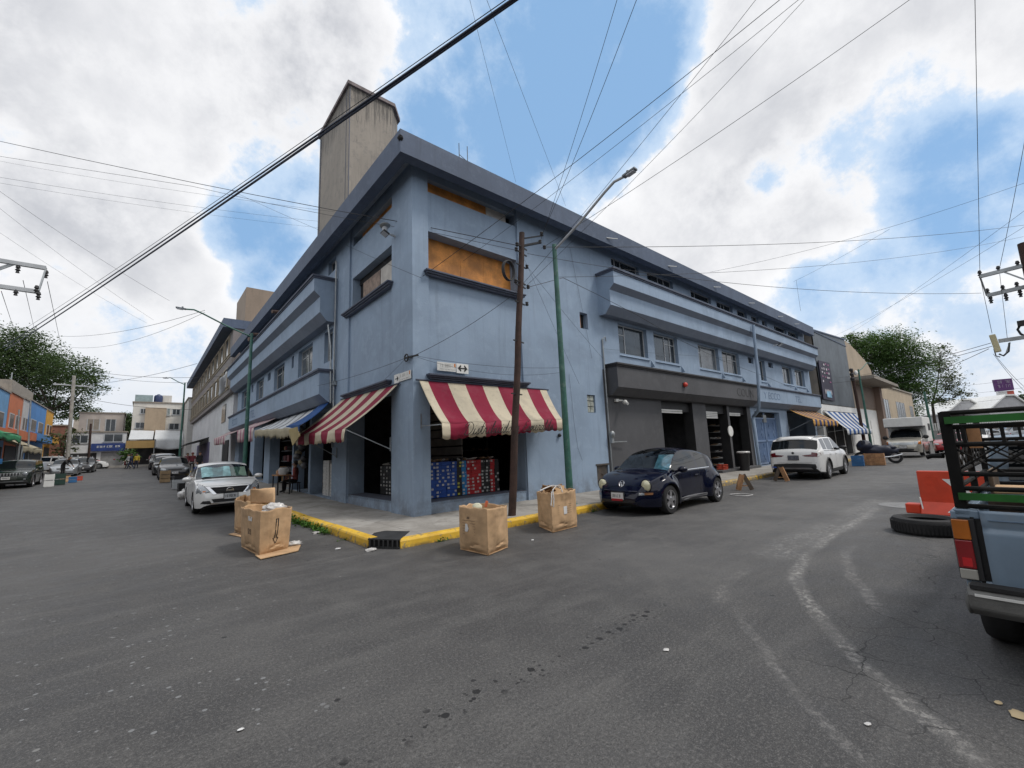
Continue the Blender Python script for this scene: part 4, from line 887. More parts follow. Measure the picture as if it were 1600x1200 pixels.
mb = MB(); mb.bar((17.2, 0, 2.3), (17.05, -.12, 2.3), .02); mb.build('hanger', M_BLACK, t)
# ------------------------------------------------------------------ poles and lamps
WB, WT = Vector((1.49, -1.76, .14)), Vector((2.22, -1.74, 7.12))
t = thing('utility_pole', 'leaning dark brown wooden utility pole in front of the right hand awning', 'pole', WB)
mb = MB(); n = 10; mb.tube([WB.lerp(WT, i/n)+Vector((math.sin(i*1.7)*.012, 0, 0)) for i in range(n+1)], [.088-.018*i/n for i in range(n+1)], 14); mb.build('shaft', M_POLEW, t, smooth=40)
def wp(z): return WB.lerp(WT, (z-.14)/6.98)
def insul(mb, p, r=.045, h=.09): mb.lathe([(0, -h/2), (r*.8, -h/2), (r, -h*.25), (r*.55, 0), (r, h*.25), (r*.8, h/2), (0, h/2)], 10, p)
mb = MB()
for z in (6.72, 6.55, 6.2, 5.75, 5.65, 5.2, 4.2, 2.9): p = wp(z); mb.bar(p+Vector((-.2, -.06, 0)), p+Vector((.22, .05, 0)), .028)
p = wp(6.75); mb.bar(p, p+Vector((.42, -.25, .12)), .05); mb.bar(p+Vector((0, 0, .2)), p+Vector((.5, -.3, .32)), .03)
mb.build('crossbolt', M_BLACK, t)
for z, dx in ((6.72, -.2), (6.58, -.22), (6.2, .16), (5.72, -.2), (5.66, .22), (5.2, .2)):
    mb = MB(); insul(mb, wp(z)+Vector((dx, -.05, 0))); mb.build('insulator', M_PLASTIC, t, smooth=50)
for q in ((.42, -.25, .14), (.52, -.3, .0), (.46, -.28, .36)): mb = MB(); insul(mb, wp(6.75)+Vector(q)); mb.build('insulator', M_PLASTIC, t, smooth=50)
c = wp(5.35)+Vector((-.30, -.12, 0)); cc = at_d(793, 423, (c-CAM).dot(_fw)); t2 = thing('cable_coil', 'coil of black cable hanging high on the wooden pole', 'cable coil', cc)
mb = MB()
for k in range(3): mb.tube([cc+Vector((.17*math.cos(a*PI/12)+k*.012, -.02*k, .25*math.sin(a*PI/12))) for a in range(25)], .016, 6)
mb.build('loops', M_CABLE, t2, smooth=60)
def lamp(label, base, top, tip, r0, r1, group='street lamps', head=.36):
    base, top, tip = Vector(base), Vector(top), Vector(tip); t = thing('street_lamp', label, 'street lamp', base, group=group)
    mb = MB(); mb.tube([base, base.lerp(top, .5), top], [r0, (r0+r1)/2, r1], 12); mb.lathe([(r0*1.9, 0), (r0*1.9, .02), (r0*1.2, .03), (r0*1.1, .12)], 12, base); mb.build('pole', M_GREENP, t, smooth=40)
    d = tip-top; s = top-Vector((0, 0, .16)); mb = MB(); mb.tube([s+d*.02, s.lerp(tip, .4)+Vector((0, 0, .02)), s.lerp(tip, .75)+Vector((0, 0, .12)), s.lerp(tip, .88)+Vector((0, 0, .13)), tip], .034, 8); mb.build('arm', M_FRAME if 'right' in label else M_GREENP, t, smooth=50)
    h = d.copy(); h.z *= .3; h.normalize(); rot = h.to_track_quat('X', 'Z').to_matrix(); mb = MB()
    mb.box(tip+h*head*.45, (head, head*.40, .055), M=rot); mb.lathe([(0, .02), (.035, .02), (.035, .07), (0, .075)], 10, tip+h*head*.3+Vector((0, 0, .02)))
    hd = mb.build('lamp_head', mat('lamp_grey', (.16, .18, .2), .5, var=.1), t, bevel=.012)
    mb = MB(); mb.box(tip+h*head*.55-Vector((0, 0, .045)), (head*.6, head*.36, .02), M=rot); q = mb.build('lens', MATS['lamp_glass'], None); q.location = -Vector(base); q.parent = hd
    return t
GX = 3.64
lamp('tall green street lamp on the right hand pavement, its arm reaching over the road', (GX+.02, -1.55, .14), (GX-.03, -1.55, at_y(868, 383, -1.55).z), at_x(975, 276, GX), .095, .062)
lt = at_y(393.5, 521, 13.0); lamp('green street lamp in front of the shaded side facade', (lt.x-.02, 13.0, zg(13)+.14), lt, at_y(290, 483, 13.3), .095, .06)
lt = at_y(289, 598, 38); lamp('farthest green street lamp beyond the parked cars on the side street', (lt.x, 38, zg(38)+.14), lt, at_y(262, 591, 38), .09, .055)
lt = at_y(1341, 577, -1.5); lamp('green street lamp beside the blue and white awning', (lt.x+.2, -1.5, .14), lt, at_y(1357, 568, -1.9), .10, .06)
P_ = at_y(1330, 576, -1.3); t = thing('utility_pole', 'dark wooden pole beside the blue and white awning', 'pole', (P_.x+.3, -1.3, .14)); mb = MB(); mb.tube([(P_.x+.5, -1.3, .14), P_], [.12, .1], 10); mb.build('shaft', M_POLEW, t, smooth=40)
mb = MB()
for dz in (0, -.35, -.7): mb.bar(P_+Vector((-.5, 0, dz-.1)), P_+Vector((.4, .1, dz-.05)), .07); mb.sphere(P_+Vector((-.4, -.05, dz-.15)), .14, 8, 6)
mb.build('crossarm', M_BLACK, t); mb = MB(); mb.sphere(P_+Vector((.25, -.2, -.35)), (.14, .14, .2), 8, 6); mb.build('meter_can', M_WHITE, t, smooth=60)
P_ = at_d(1444, 612, 46); t = thing('street_lamp', 'pale green pole beyond the white van far along the wide street', 'pole', (P_.x, P_.y, 0)); mb = MB(); mb.tube([(P_.x+.3, P_.y, 0), P_], [.14, .10], 10); mb.build('pole', M_GREENP, t, smooth=40); mb = MB(); mb.bar(P_+Vector((0, 0, -.9)), P_+Vector((.1, -1.2, -.8)), .06); mb.build('crossarm', M_BLACK, t)
# poles at the left, along the side street
def dpole(label, xt, yt, xb, D, r, m, arms=(), extra=None):
    top = at_d(xt, yt, D); base = at_d(xb, 730, D); base.z = zg(base.y)+.05; base.y = top.y
    t = thing('utility_pole', label, 'pole', base); mb = MB(); mb.tube([base, top], [r, r*.75], 10); mb.build('shaft', m, t, smooth=40)
    for dz, L in arms:
        p = top-Vector((0, 0, dz)); mb = MB(); mb.bar(p+Vector((-L, .1, .05)), p+Vector((L, .1, -.05)), .1)
        for k in (-.9, -.45, .45, .9): insul(mb, p+Vector((L*k, .1, .1)), .06, .16)
        mb.build('crossarm', M_FRAME, t)
    return top
CP = dpole('tall pale concrete pole in front of the spreading tree', 116, 587, 108, 40, .16, mat('concrete_pole', (.3, .29, .26), .8, var=.2, dirt=.3), ((.9, 1.3), (7.5, .9)))
DP = dpole('thin dark pole before the white shop with the blue sign', 142, 662, 139, 44, .12, M_POLEW, ((3.5, .4),))
dpole('short grey post by the orange shopfront', 30, 640, 29, 30, .06, M_STEEL)
dpole('bent steel post by the blue shopfront', 48, 626, 47, 32, .06, M_STEEL)
# pole heads whose shafts stand outside the frame
def head(label, X, base, top, arms, braces, ax, insl, extra=None):
    t = thing('utility_pole', label, 'pole', base); mb = MB(); mb.tube([base, top], [.16, .12], 12); mb.build('shaft', M_POLEW if 'fuse' in label else MATS['concrete_pole'], t, smooth=40)
    for a, b_ in arms: mb = MB(); mb.bar(a, b_, .09, .1); mb.build('crossarm', M_FRAME if 'left' in label else M_STEEL, t)
    for a, b_ in braces: mb = MB(); mb.bar(a, b_, .035); mb.build('brace', M_STEEL, t)
    for p in insl: mb = MB(); mb.lathe([(0, .11), (.03, .10), (.05, .03), (.025, .01), (.055, -.04), (.025, -.06), (.04, -.11), (0, -.12)], 10, p); mb.build('insulator', M_PLASTIC, t, smooth=50)
    return t
YL = 7.0
la, lb = at_y(72, 419, YL), at_y(-75, 395, YL); lc, ld = at_y(60, 456, YL-.3), at_y(-75, 437, YL-.3)
head('left hand pole with a double crossarm frame in the sky', 0, (lb.x+.3, YL, zg(YL)), (lb.x+.3, YL, lb.z+.4), [(la, lb), (lc, ld)], [(la, lc), (at_y(25, 412, YL), at_y(-20, 428, YL)), (at_y(22, 411, YL), at_y(-20, 424, YL))], 'y',
     [at_y(72, 428, YL), at_y(28, 420, YL), at_y(60, 462, YL-.3), at_y(25, 455, YL-.3), at_y(57, 452, YL-.5)])
XR = 13.5
ra, rb = at_x(1531, 432, XR), at_x(1680, 395, XR); rc, rd = at_x(1542, 462, XR+.3), at_x(1680, 430, XR+.3); re, rf_ = at_x(1560, 533, XR), at_x(1680, 515, XR)
RP = Vector((XR, at_x(1650, 600, XR).y, 0))
t = head('right hand pole carrying two crossarms and a fuse switch', 0, RP, (RP.x, RP.y, rb.z+.6), [(ra, rb), (rc, rd), (re, rf_)], [(ra, rc), (at_x(1566, 424, XR), at_x(1610, 440, XR)), (at_x(1578, 535, XR), at_x(1572, 553, XR))], 'x',
     [at_x(1531, 428, XR), at_x(1560, 421, XR), at_x(1590, 413, XR), at_x(1543, 456, XR+.3), at_x(1548, 468, XR+.3), at_x(1567, 451, XR+.3), at_x(1572, 464, XR+.3), at_x(1589, 446, XR+.3), at_x(1594, 458, XR+.3)])
mb = MB(); a, b_ = at_x(1550, 523, XR-.1), at_x(1560, 550, XR-.1); mb.bar(a, b_, .11, .13); mb.build('fuse_box', mat('cream_ceramic', (.5, .45, .28), .4, var=.1), t, bevel=.02)
mb = MB(); mb.tube([at_x(1561, 553, XR), at_x(1568, 556, XR), at_x(1576, 549, XR), at_x(1577, 536, XR)], .025, 6); mb.tube([at_x(1553, 545, XR), at_x(1556, 556, XR), at_x(1563, 558, XR)], .015, 5); mb.tube([at_x(1594, 508, XR), at_x(1590, 515, XR), at_x(1595, 522, XR), at_x(1604, 526, XR)], .03, 6); mb.box(at_x(1598, 505, XR), (.2, .2, .14)); mb.build('drop_lead', M_BLACK, t, smooth=50)

# ------------------------------------------------------------------ overhead cables: each one strung between two fixed points
def cable(label, a, b_, sag=.15, r=.012, m=None, group='overhead cables', n=18, via=None, ext=0):
    a, b_ = Vector(a), Vector(b_); pts = [a.lerp(b_, i/n)-Vector((0, 0, sag*4*(i/n)*(1-i/n))) for i in range(n+1)]
    if ext: pts = [a+(a-b_)*ext]+pts
    if via: pts = [a]+[Vector(q) for q in via]+[b_]
    mb = MB(); mb.tube(pts, r*.60, 5, cap=False); o = mb.build('overhead_cable', m or M_CABLE, None, smooth=80, fixn=False); tag(o, label, 'cable', group); return o
D_ = at_d
far_l = CP+Vector((0, .1, -.8))
for i, (x0, y0, x1, y1, r, lab) in enumerate(((812, -5, 8, 547, .036, 'thickest dark blue cable sweeping down across the sky from the top centre'), (806, -5, 4, 543, .028, 'dark cable twisted closely beside the thickest one across the left sky'), (796, -5, 40, 513, .010, 'thin messenger wire running just above the thick pair of cables'))):
    cable(lab, D_(x0+60, y0-41, 5.0), D_(x1, y1, 21+i*.2), .10, r, M_CABLEB if i < 2 else M_CABLE, ext=.9)
mb = MB()
for px, py in ((738, 48), (640, 115), (598, 143), (468, 230), (330, 328)): 
    pass
top_w = wp(6.7)
cable('black cable from the left edge of the sky to the wooden pole top', D_(-40, 212, 16), top_w+Vector((-.2, 0, .02)), .05, .016, via=[D_(120, 247, 15), D_(300, 285, 14), D_(400, 305, 13.2), D_(520, 328, 12.4), D_(650, 351, 11.6)])
cable('second black cable crossing the left sky just below the first', D_(-40, 238, 16.2), wp(6.58)+Vector((-.2, 0, 0)), .05, .010, via=[D_(120, 263, 15), D_(300, 291, 14), D_(420, 318, 13), D_(560, 345, 12.3), D_(690, 366, 11.4)])
cable('thin wire crossing the left sky into the eaves corner', D_(-40, 244, 22), D_(640, 345, 15), .2, .007)
cable('thin wire passing behind the concrete tower from the left', D_(-30, 272, 44), D_(520, 348, 62), .4, .022)
cable('lower thin wire passing behind the concrete tower from the left', D_(-30, 281, 44), D_(520, 358, 62), .4, .018)
cable('wire falling from the top of the left sky towards the shaded balcony', D_(360, 297, 13.5), D_(500, 360, 12.5), .02, .006)
cable('slanting wire from the far left sky down over the street lamp', D_(-20, 285, 34), D_(265, 470, 46), .3, .02)
cable('second slanting wire from the far left sky below the cloud edge', D_(-20, 310, 34), D_(240, 500, 48), .3, .016)
cable('long slanting wire at the lower left of the sky', D_(-20, 350, 34), D_(230, 505, 50), .3, .014)
cable('drooping wire above the far side street', D_(90, 525, 40), lt_ := D_(320, 485, 24), .5, .02)
cable('second drooping wire above the far side street', D_(95, 540, 40), D_(320, 488, 24), .9, .016)
cable('level wire over the far houses of the side street', CP+Vector((.9, 0, -.8)), D_(308, 568, 34), .25, .025)
cable('pair of wires reaching the far street lamp, upper one', D_(150, 581, 42), D_(345, 588, 34), .3, .025)
cable('pair of wires reaching the far street lamp, lower one', D_(150, 586, 42), D_(345, 596, 34), .35, .02)
cable('low wire over the roof of the white apartment house', CP+Vector((.5, 0, -2)), D_(300, 640, 50), .3, .03)
for k, (x, y, x2, y2) in enumerate(((2, 455, 22, 515), (36, 438, 55, 520), (74, 440, 97, 548))): cable('drop wire under the left crossarm, number %d from the frame edge' % (k+1), at_y(x, y, YL), D_(x2, y2, 30), .0, .012)
# fan of wires rising from the wooden pole to the right and overhead
for k, (x0, y0, D0, dst, r, lab) in enumerate(((970, -20, 7, wp(6.75)+Vector((.44, -.26, .2)), .008, 'left wire of the steep pair rising from the wooden pole'), (1002, -20, 7, wp(6.75)+Vector((.46, -.27, .3)), .009, 'right wire of the steep pair rising from the wooden pole'),
        (1200, -25, 8, wp(5.75)+Vector((.1, 0, 0)), .008, 'steep wire from the wooden pole to the top right'), (1240, -18, 8, at_y(660, 432, -.1), .011, 'wire from the top right sky down to the boarded window'), (1262, -12, 8, D_(700, 425, 12.8), .008, 'thin companion wire from the top right sky to the boarded window'),
        (1432, -8, 9, D_(846, 388, 12.1), .010, 'wire from the far top right down to the green lamp arm'), (1275, -20, 8, wp(5.7)+Vector((.2, 0, 0)), .007, 'thinnest wire fanning from the wooden pole to the top right'))):
    cable(lab, D_(x0, y0, D0), dst, .10, r, ext=2.0)
cable('faint steep wire left of the blue sky centre', D_(729, -20, 14), D_(806, 285, 26), 0, .010, ext=.8)
cable('faint steep wire right of the blue sky centre', D_(753, -20, 14), D_(884, 322, 30), 0, .012, ext=.8)
cable('long level wire from the wooden pole to the right edge', wp(6.75)+Vector((.5, -.3, 0)), D_(1640, 346, 20), .35, .013)
cable('wire from the wooden pole drooping to the right hand crossarm', wp(6.6)+Vector((.2, 0, 0)), at_x(1533, 458, XR), .35, .010)
cable('wire from the green lamp to the right edge of the sky', D_(872, 433, 12.2), D_(1640, 360, 22), .55, .010)
cable('wire crossing the right sky from the eaves up to the edge', D_(1110, 425, 36), D_(1640, 272, 24), .5, .016)
cable('short wire rising from the broken strand to the right edge', D_(1240, 440, 40), D_(1390, 358, 30), .1, .014)
cable('broken strand dangling in the sky above the far eaves', D_(1244, 438, 40), D_(1251, 486, 40), 0, .016)
cable('upright wire near the right edge dropping to the crossarm', D_(1523, -20, 9), at_x(1531, 425, XR), 0, .010, ext=2)
cable('outer upright wire at the right edge dropping to the crossarm', D_(1625, 80, 10), at_x(1562, 418, XR), .1, .010, ext=2)
cable('lead from the right crossarm to the fuse switch', at_x(1532, 436, XR), at_x(1550, 521, XR-.1), 0, .010)
cable('inner lead below the right crossarm', at_x(1562, 428, XR), at_x(1574, 530, XR), 0, .009)
for k, (x0, y0, x1, y1) in enumerate(((1548, 536, 1300, 590), (1550, 541, 1280, 600), (1545, 545, 1390, 600), (1552, 553, 1640, 640), (1556, 556, 1640, 628))): cable('service wire %s the fuse switch, %s' % ('leaving leftwards from' if k < 3 else 'dropping rightwards from', ('upper', 'middle', 'lower', 'outer', 'inner')[k]), at_x(x0, y0, XR), D_(x1, y1, 38 if k < 3 else 14), .25, .014 if k < 3 else .008)
for k, (x0, y0, x1, y1) in enumerate(((1640, 330, 1270, 540), (1640, 300, 1285, 545))): cable('long faint wire in the right hand clouds, %s' % ('lower' if k == 0 else 'upper'), D_(x0, y0, 18), D_(x1, y1, 60), .4, .012)
for k, (y0, y1) in enumerate(((600, 585), (612, 600), (628, 612))): cable('distant wire above the white sheds, %s one' % ('top', 'middle', 'lowest')[k], D_(1420, y0+8, 60), D_(1640, y1, 50), .3, .02)
# wires pinned to the facade
hook = Vector((-.02, -.04, 3.95))
t = thing('wall_hook', 'iron ring hook on the building corner holding several wires', 'hook', hook); mb = MB(); mb.tube([hook+Vector((-.05, .25, 0))+Vector((0, .09*math.cos(a*PI/6), .09*math.sin(a*PI/6))) for a in range(13)], .018, 6); mb.bar(hook, hook+Vector((-.06, .3, 0)), .04); mb.bar(hook, hook+Vector((.12, -.06, .03)), .04); mb.build('ring', M_CABLE, t, smooth=50)
cable('thin wire from the corner hook up to the wooden pole', hook, wp(5.7)+Vector((.15, 0, 0)), .12, .010)
cable('level wire from the corner hook along the wall to the green pole', hook+Vector((.1, -.05, 0)), (GX, -1.5, 3.75), .10, .007)
cable('second level wire from the corner hook behind the street sign', hook+Vector((.1, -.03, -.02)), (GX, -1.5, 3.62), .22, .006)
cable('wire along the shaded wall from the corner hook', hook+Vector((-.05, .25, 0)), (-.55, 5.7, 3.98), .06, .009)
cable('slack wire drooping below the corner hook on the shaded wall', hook+Vector((-.05, .25, 0)), (-.05, 4.6, 3.0), .10, .006)
cable('wire slanting across the shaded boarded window', at_x(541, 383, -.03), at_x(668, 438, .0)+Vector((-.2, -.05, 0)), .02, .008)
cable('thick black service cable from the wooden pole over the balconies', wp(5.65)+Vector((.2, 0, 0)), at_y(1264, 618, -.6), .1, .013, via=[at_y(880, 434, -1.2), at_y(935, 461, -.85), at_y(995, 492, -.8), at_y(1060, 530, -.8), at_y(1130, 564, -.7), at_y(1200, 590, -.65)])
cable('thin wire sloping from the wooden pole behind the green pole', wp(6.3)+Vector((.12, 0, 0)), at_y(942, 560, -.03), .05, .006)
cable('second thin wire sloping down the blue wall', wp(6.4)+Vector((.12, 0, 0)), at_y(905, 600, -.03), .02, .005)
cable('vertical wire on the blue wall beside the dark window', at_y(890, 385, -.03), at_y(925, 560, -.03), 0, .006)
cable('wire across the charcoal shop windows above the ledge', at_y(942, 545, -.05), at_y(1200, 562, -.1), .05, .007)
cable('loose wire on the blue wall above the meter box', at_y(889, 585, -.02), at_y(910, 720, -.02), .0, .005, via=[at_y(893, 620, -.02), at_y(897, 660, -.02), at_y(903, 700, -.02)])

# ------------------------------------------------------------------ big cardboard cartons in the road
def height_at(p, py):                            # how tall a post at p must be to reach image row py
    lo, hi = 0., 2.
    for _ in range(40):
        m = (lo+hi)/2; v = Vector((p.x, p.y, m))-CAM
        if 600-F_PX*v.dot(_u)/v.dot(_fw) > py: lo = m
        else: hi = m
    return lo
def raise_box(bot, rows, flare=0.):
    c = sum(bot, Vector())/4; h = [height_at(bot[i], rows[i]) for i in range(3)]; h.append(h[0]+h[2]-h[1]); a = sum(h)/4
    return [Vector((p.x+(p.x-c.x)*flare, p.y+(p.y-c.y)*flare, a+(q-a)*.5)) for p, q in zip(bot, h)]
def carton(label, bot, top, cont=None, seed=1, noise_amp=.012, open_=True, extra=None):
    rr = random.Random(seed); bot = [Vector(p) for p in bot]; top = [Vector(p) for p in top]; c = sum(bot, Vector())/4; c0 = c
    t = thing('cardboard_carton', label, 'carton', (c.x, c.y, 0), group='big cardboard cartons in the road')
    mb = MB()
    for i in range(4):
        a, b_, d_, e = bot[i], bot[(i+1) % 4], top[(i+1) % 4], top[i]; nn = (b_-a).cross(Vector((0, 0, 1))).normalized()
        def f(u, v):
            p = a.lerp(b_, u).lerp(e.lerp(d_, u), v); k = math.sin(PI*u)
            w_ = noise.noise(p*3.1+Vector((seed*3, 0, 0)))*noise_amp*2.6*k+noise.noise(p*9)*noise_amp*1.0*k
            uc = .36+.2*math.sin(seed*2.3+i*1.7); w_ += .06*max(0, 1-abs(u-uc)/(uc if u < uc else 1-uc))*(.4+.6*v)       # bowed along a fold
            w_ -= .022*math.exp(-((v-.16-.03*math.sin(u*9+seed))/.022)**2)*k+.009*math.exp(-((v-.78)/.015)**2)*k+.014*math.exp(-((u-uc)/.02)**2)
            w_ -= .055*max(0, .12-v)/.12*(.35+.65*k)
            q = p+nn*(w_ if (nn.dot(p-c0) > 0) else -w_)
            if v > .96: q.z += noise.noise(p*7)*.035
            if v < .03: q.z = max(q.z, .004)
            return q
        mb.grid(f, 26, 26)
    mb.add([b+Vector((0, 0, .012)) for b in bot], [(0, 1, 2, 3)])
    global CBVH
    CBVH = BVHTree.FromPolygons(mb.v, mb.f); mb.build('carton_walls', M_CARD, t, smooth=35, thick=.009)
    return t
def face(bot, top, i):                            # local frame of side i: origin, along, up, outward normal
    a, b_ = Vector(bot[i]), Vector(bot[(i+1) % 4]); ux = (b_-a); L = ux.length; ux.normalize(); m_ = (Vector(top[i])+Vector(top[(i+1) % 4]))/2-(a+b_)/2; H = m_.length; uz = m_.normalized(); n = ux.cross(uz).normalized(); return a, ux, uz, n, L, H
def quadpx(pts, z): return [at_z(x, y, z) for x, y in pts]
def fourth(p): return [p[0], p[1], p[2], p[0]+p[2]-p[1]]
# front middle carton
b_ = fourth(quadpx([(719, 859), (763, 869), (794, 856)], 0)); tp = raise_box(b_, (790, 793, 790))
A1 = carton('big brown carton alone in the road before the storm drain, with foam scraps on top', b_, tp, seed=2)
o, ux, uz, n, L, H = face(b_, tp, 0); n = n if (CAM-o).dot(n) > 0 else -n
def onface(f, u, v, off=.02):
    o, ux, uz, n, L, H = f; p = o+ux*(u*L)+uz*(v*H); h = CBVH.ray_cast(p+n*.25, -n)[0]; return (h if h is not None and (h-p).length < .2 else p)+n*.009
F1 = (o, ux, uz, n, L, H)
def label_(t, F, u0, u1, v0, v1, m, name, off=.016):
    mb = MB(); mb.prism([onface(F, u0, v0, off), onface(F, u1, v0, off), onface(F, u1, v1, off), onface(F, u0, v1, off)], F[3]*.003); return mb.build(name, m, t)
mb = MB(); mb.prism([onface(F1, .29, .46), onface(F1, .39, .46), onface(F1, .43, .53), onface(F1, .38, .63), onface(F1, .31, .63)], F1[3]*.004); mb.build('paper_label', M_PLATE, A1)
M_PRINT = mat('brown_print', (.13, .085, .05), .8, var=.3); mb = MB()
for k in range(6): v = .70-.06*k; mb.prism([onface(F1, .2, v, .017), onface(F1, .62, v, .017), onface(F1, .62, v+.006, .017), onface(F1, .2, v+.006, .017)], F1[3]*.002)
mb.prism([onface(F1, .35, .74, .017), onface(F1, .42, .74, .017), onface(F1, .42, .79, .017), onface(F1, .35, .79, .017)], F1[3]*.002); mb.build('printed_marks', M_PRINT, A1)
ctr = sum(tp, Vector())/4
t = thing('foam_scrap', 'cream foam lump poking out of the middle carton', 'scrap', ctr, group='rubbish in the cartons'); mb = MB(); q = ctr+Vector((-.12, .0, -.02)); mb.sphere(q, (.085, .075, .075), 14, 10, fn=lambda v: 1+noise.noise(v*3)*.3); mb.build('lump', mat('cream_foam', (.6, .6, .46), .8, var=.1), t, smooth=60)
mb = MB(); mb.bar(q+Vector((.12, -.07, 0)), q+Vector((.15, -.08, .10)), .05, .04); mb.build('orange_strip', mat('orange_strip', (.5, .12, .05), .6), t, bevel=.01)
# carton by the green lamp
b_ = fourth(quadpx([(842, 823), (864, 833), (902, 823)], 0)); tp = raise_box(b_, (769, 771, 764))
B1 = carton('big brown carton full of torn cardboard beside the green street lamp', b_, tp, seed=5); F = face(b_, tp, 1); F = (*F[:3], F[3] if (CAM-F[0]).dot(F[3]) > 0 else -F[3], *F[4:])
label_(B1, F, .40, .55, .42, .62, M_PLATE, 'paper_label'); mb = MB()
for k in range(5): v = .66-.055*k; mb.prism([onface(F, .2, v, .017), onface(F, .75, v, .017), onface(F, .75, v+.006, .017), onface(F, .2, v+.006, .017)], F[3]*.002)
mb.build('printed_marks', M_PRINT, B1)
ctr = sum(tp, Vector())/4; t = thing('torn_cardboard', 'heap of torn cardboard and white cord in the carton by the green lamp', 'scrap', ctr, group='rubbish in the cartons'); mb = MB(); r5 = random.Random(5)
for k in range(9): mb.box(ctr+Vector((r5.uniform(-.18, .22), r5.uniform(-.18, .2), r5.uniform(-.03, .07))), (.3, .2, .012), M=Euler((r5.uniform(-.5, .5), r5.uniform(-.5, .5), r5.uniform(0, 3))).to_matrix())
mb.build('pieces', M_CARD2, t)
mb = MB(); p0 = onface(F, .02, 1.02, .03); mb.tube([p0+Vector((.0, 0, .02)), p0+Vector((-.05, -.04, -.1)), p0+Vector((-.09, -.05, -.22)), p0+Vector((-.03, -.06, -.26)), p0+Vector((.01, -.04, -.12)), p0+Vector((.05, .02, .05)), p0+Vector((.2, .08, .1)), p0+Vector((.35, .1, .05))], .012, 6)
mb.tube([p0+Vector((-.2, .12, .05)), p0+Vector((-.05, .08, .1)), p0+Vector((.15, .12, .12)), p0+Vector((.3, .05, .1)), p0+Vector((.3, 0, -.02))], .014, 6); mb.build('cord', M_POLY, t, smooth=60)
# left carton with the arrow, and the one behind it
b_ = fourth(quadpx([(377, 855), (405, 870), (450, 859)], 0)); tp = raise_box(b_, (791, 796, 792), .10)
C1 = carton('big flared carton with a printed arrow in front of the white saloon car', b_, tp, seed=9)
FL = face(b_, tp, 0); FR = face(b_, tp, 1); fx = lambda F: (*F[:3], F[3] if (CAM-F[0]).dot(F[3]) > 0 else -F[3], *F[4:]); FL, FR = fx(FL), fx(FR)
mb = MB()                                         # outlined arrow pointing down
def ln(F, p, q, w_=.012): a, b2 = onface(F, *p, .022), onface(F, *q, .022); mb.bar(a, b2, w_, .004)
pl = [(.47, .78), (.55, .78), (.50, .36), (.56, .36), (.46, .24), (.38, .36), (.44, .36), (.47, .78)]
for a, c_ in zip(pl[:-1], pl[1:]):
    for k in range(5): ln(FR, (a[0]+(c_[0]-a[0])*k/5, a[1]+(c_[1]-a[1])*k/5), (a[0]+(c_[0]-a[0])*(k+1)/5, a[1]+(c_[1]-a[1])*(k+1)/5), .016)
mb.build('printed_arrow', M_INK, C1)
rotm = Matrix((-FL[1], -FL[2], FL[3])).transposed().to_euler()
tx_ = text('printed_code', '2-25', .13, M_INK, onface(FL, .72, .56)+FL[3]*.006, rotm, C1, ext=.001, sx=.9)
label_(C1, FL, .55, .75, .74, .84, M_PLATE, 'paper_label')
fl = MB(); g0 = [at_z(x, y, .015) for x, y in ((398, 868), (407, 874), (466, 861), (470, 852), (440, 856))]; fl.prism(g0, (0, 0, .012)); fl.build('bottom_flap', M_CARD, C1)
ctr = tp[2].lerp(tp[1], .5); t = thing('plastic_sheet', 'crumpled clear plastic in the flared carton', 'scrap', ctr, group='rubbish in the cartons'); mb = MB(); q = tp[1].lerp(tp[2], .62)+(tp[3]-tp[2])*.25
mb.sphere(q+Vector((0, 0, -.03)), (.19, .10, .10), 26, 18, fn=lambda v: 1+noise.noise(v*2.5)*.35+noise.noise(v*7)*.25); mb.build('sheet', M_POLY, t, smooth=70)
q = at_z(458, 850, .05); t = thing('plastic_sheet', 'torn plastic wrapping on the road at the foot of the flared carton', 'scrap', q, group='litter on the road'); mb = MB(); mb.sphere(q, (.14, .09, .05), 22, 14, fn=lambda v: 1+noise.noise(v*3)*.4+noise.noise(v*8)*.25); mb.build('wrap', M_POLY, t, smooth=70)
b_ = fourth(quadpx([(366, 831), (384, 838), (398, 828)], 0)); b_ = [p.copy() for p in b_]; tp = raise_box(b_, (779, 785, 778))
Dk = carton('leaning carton with a raised flap standing right before the white saloon car', b_, tp, seed=13); mb = MB()
f0, f1, f2, f3 = at_z(392, 787, .78), at_z(429, 787, .78), None, None; dpt = (f0-CAM).dot(_fw); f2, f3 = D_(430, 762, dpt*1.0), D_(391, 764, dpt*1.0)
mb.grid(lambda u, v: f0.lerp(f1, u).lerp(f3.lerp(f2, u), v)+Vector((0, .02*math.sin(v*4+u*3), noise.noise(Vector((u*4, v*4, 0)))*.02)), 10, 8); mb.build('raised_flap', M_CARD, Dk, smooth=40, thick=.009)
mb = MB(); e0, e1 = at_z(366, 833, .01), at_z(384, 838, .01); mb.prism([e0, e1, e1+Vector((-.05, -.22, 0)), e0+Vector((-.12, -.1, 0))], (0, 0, .012)); mb.build('bottom_flap', M_CARD, Dk)

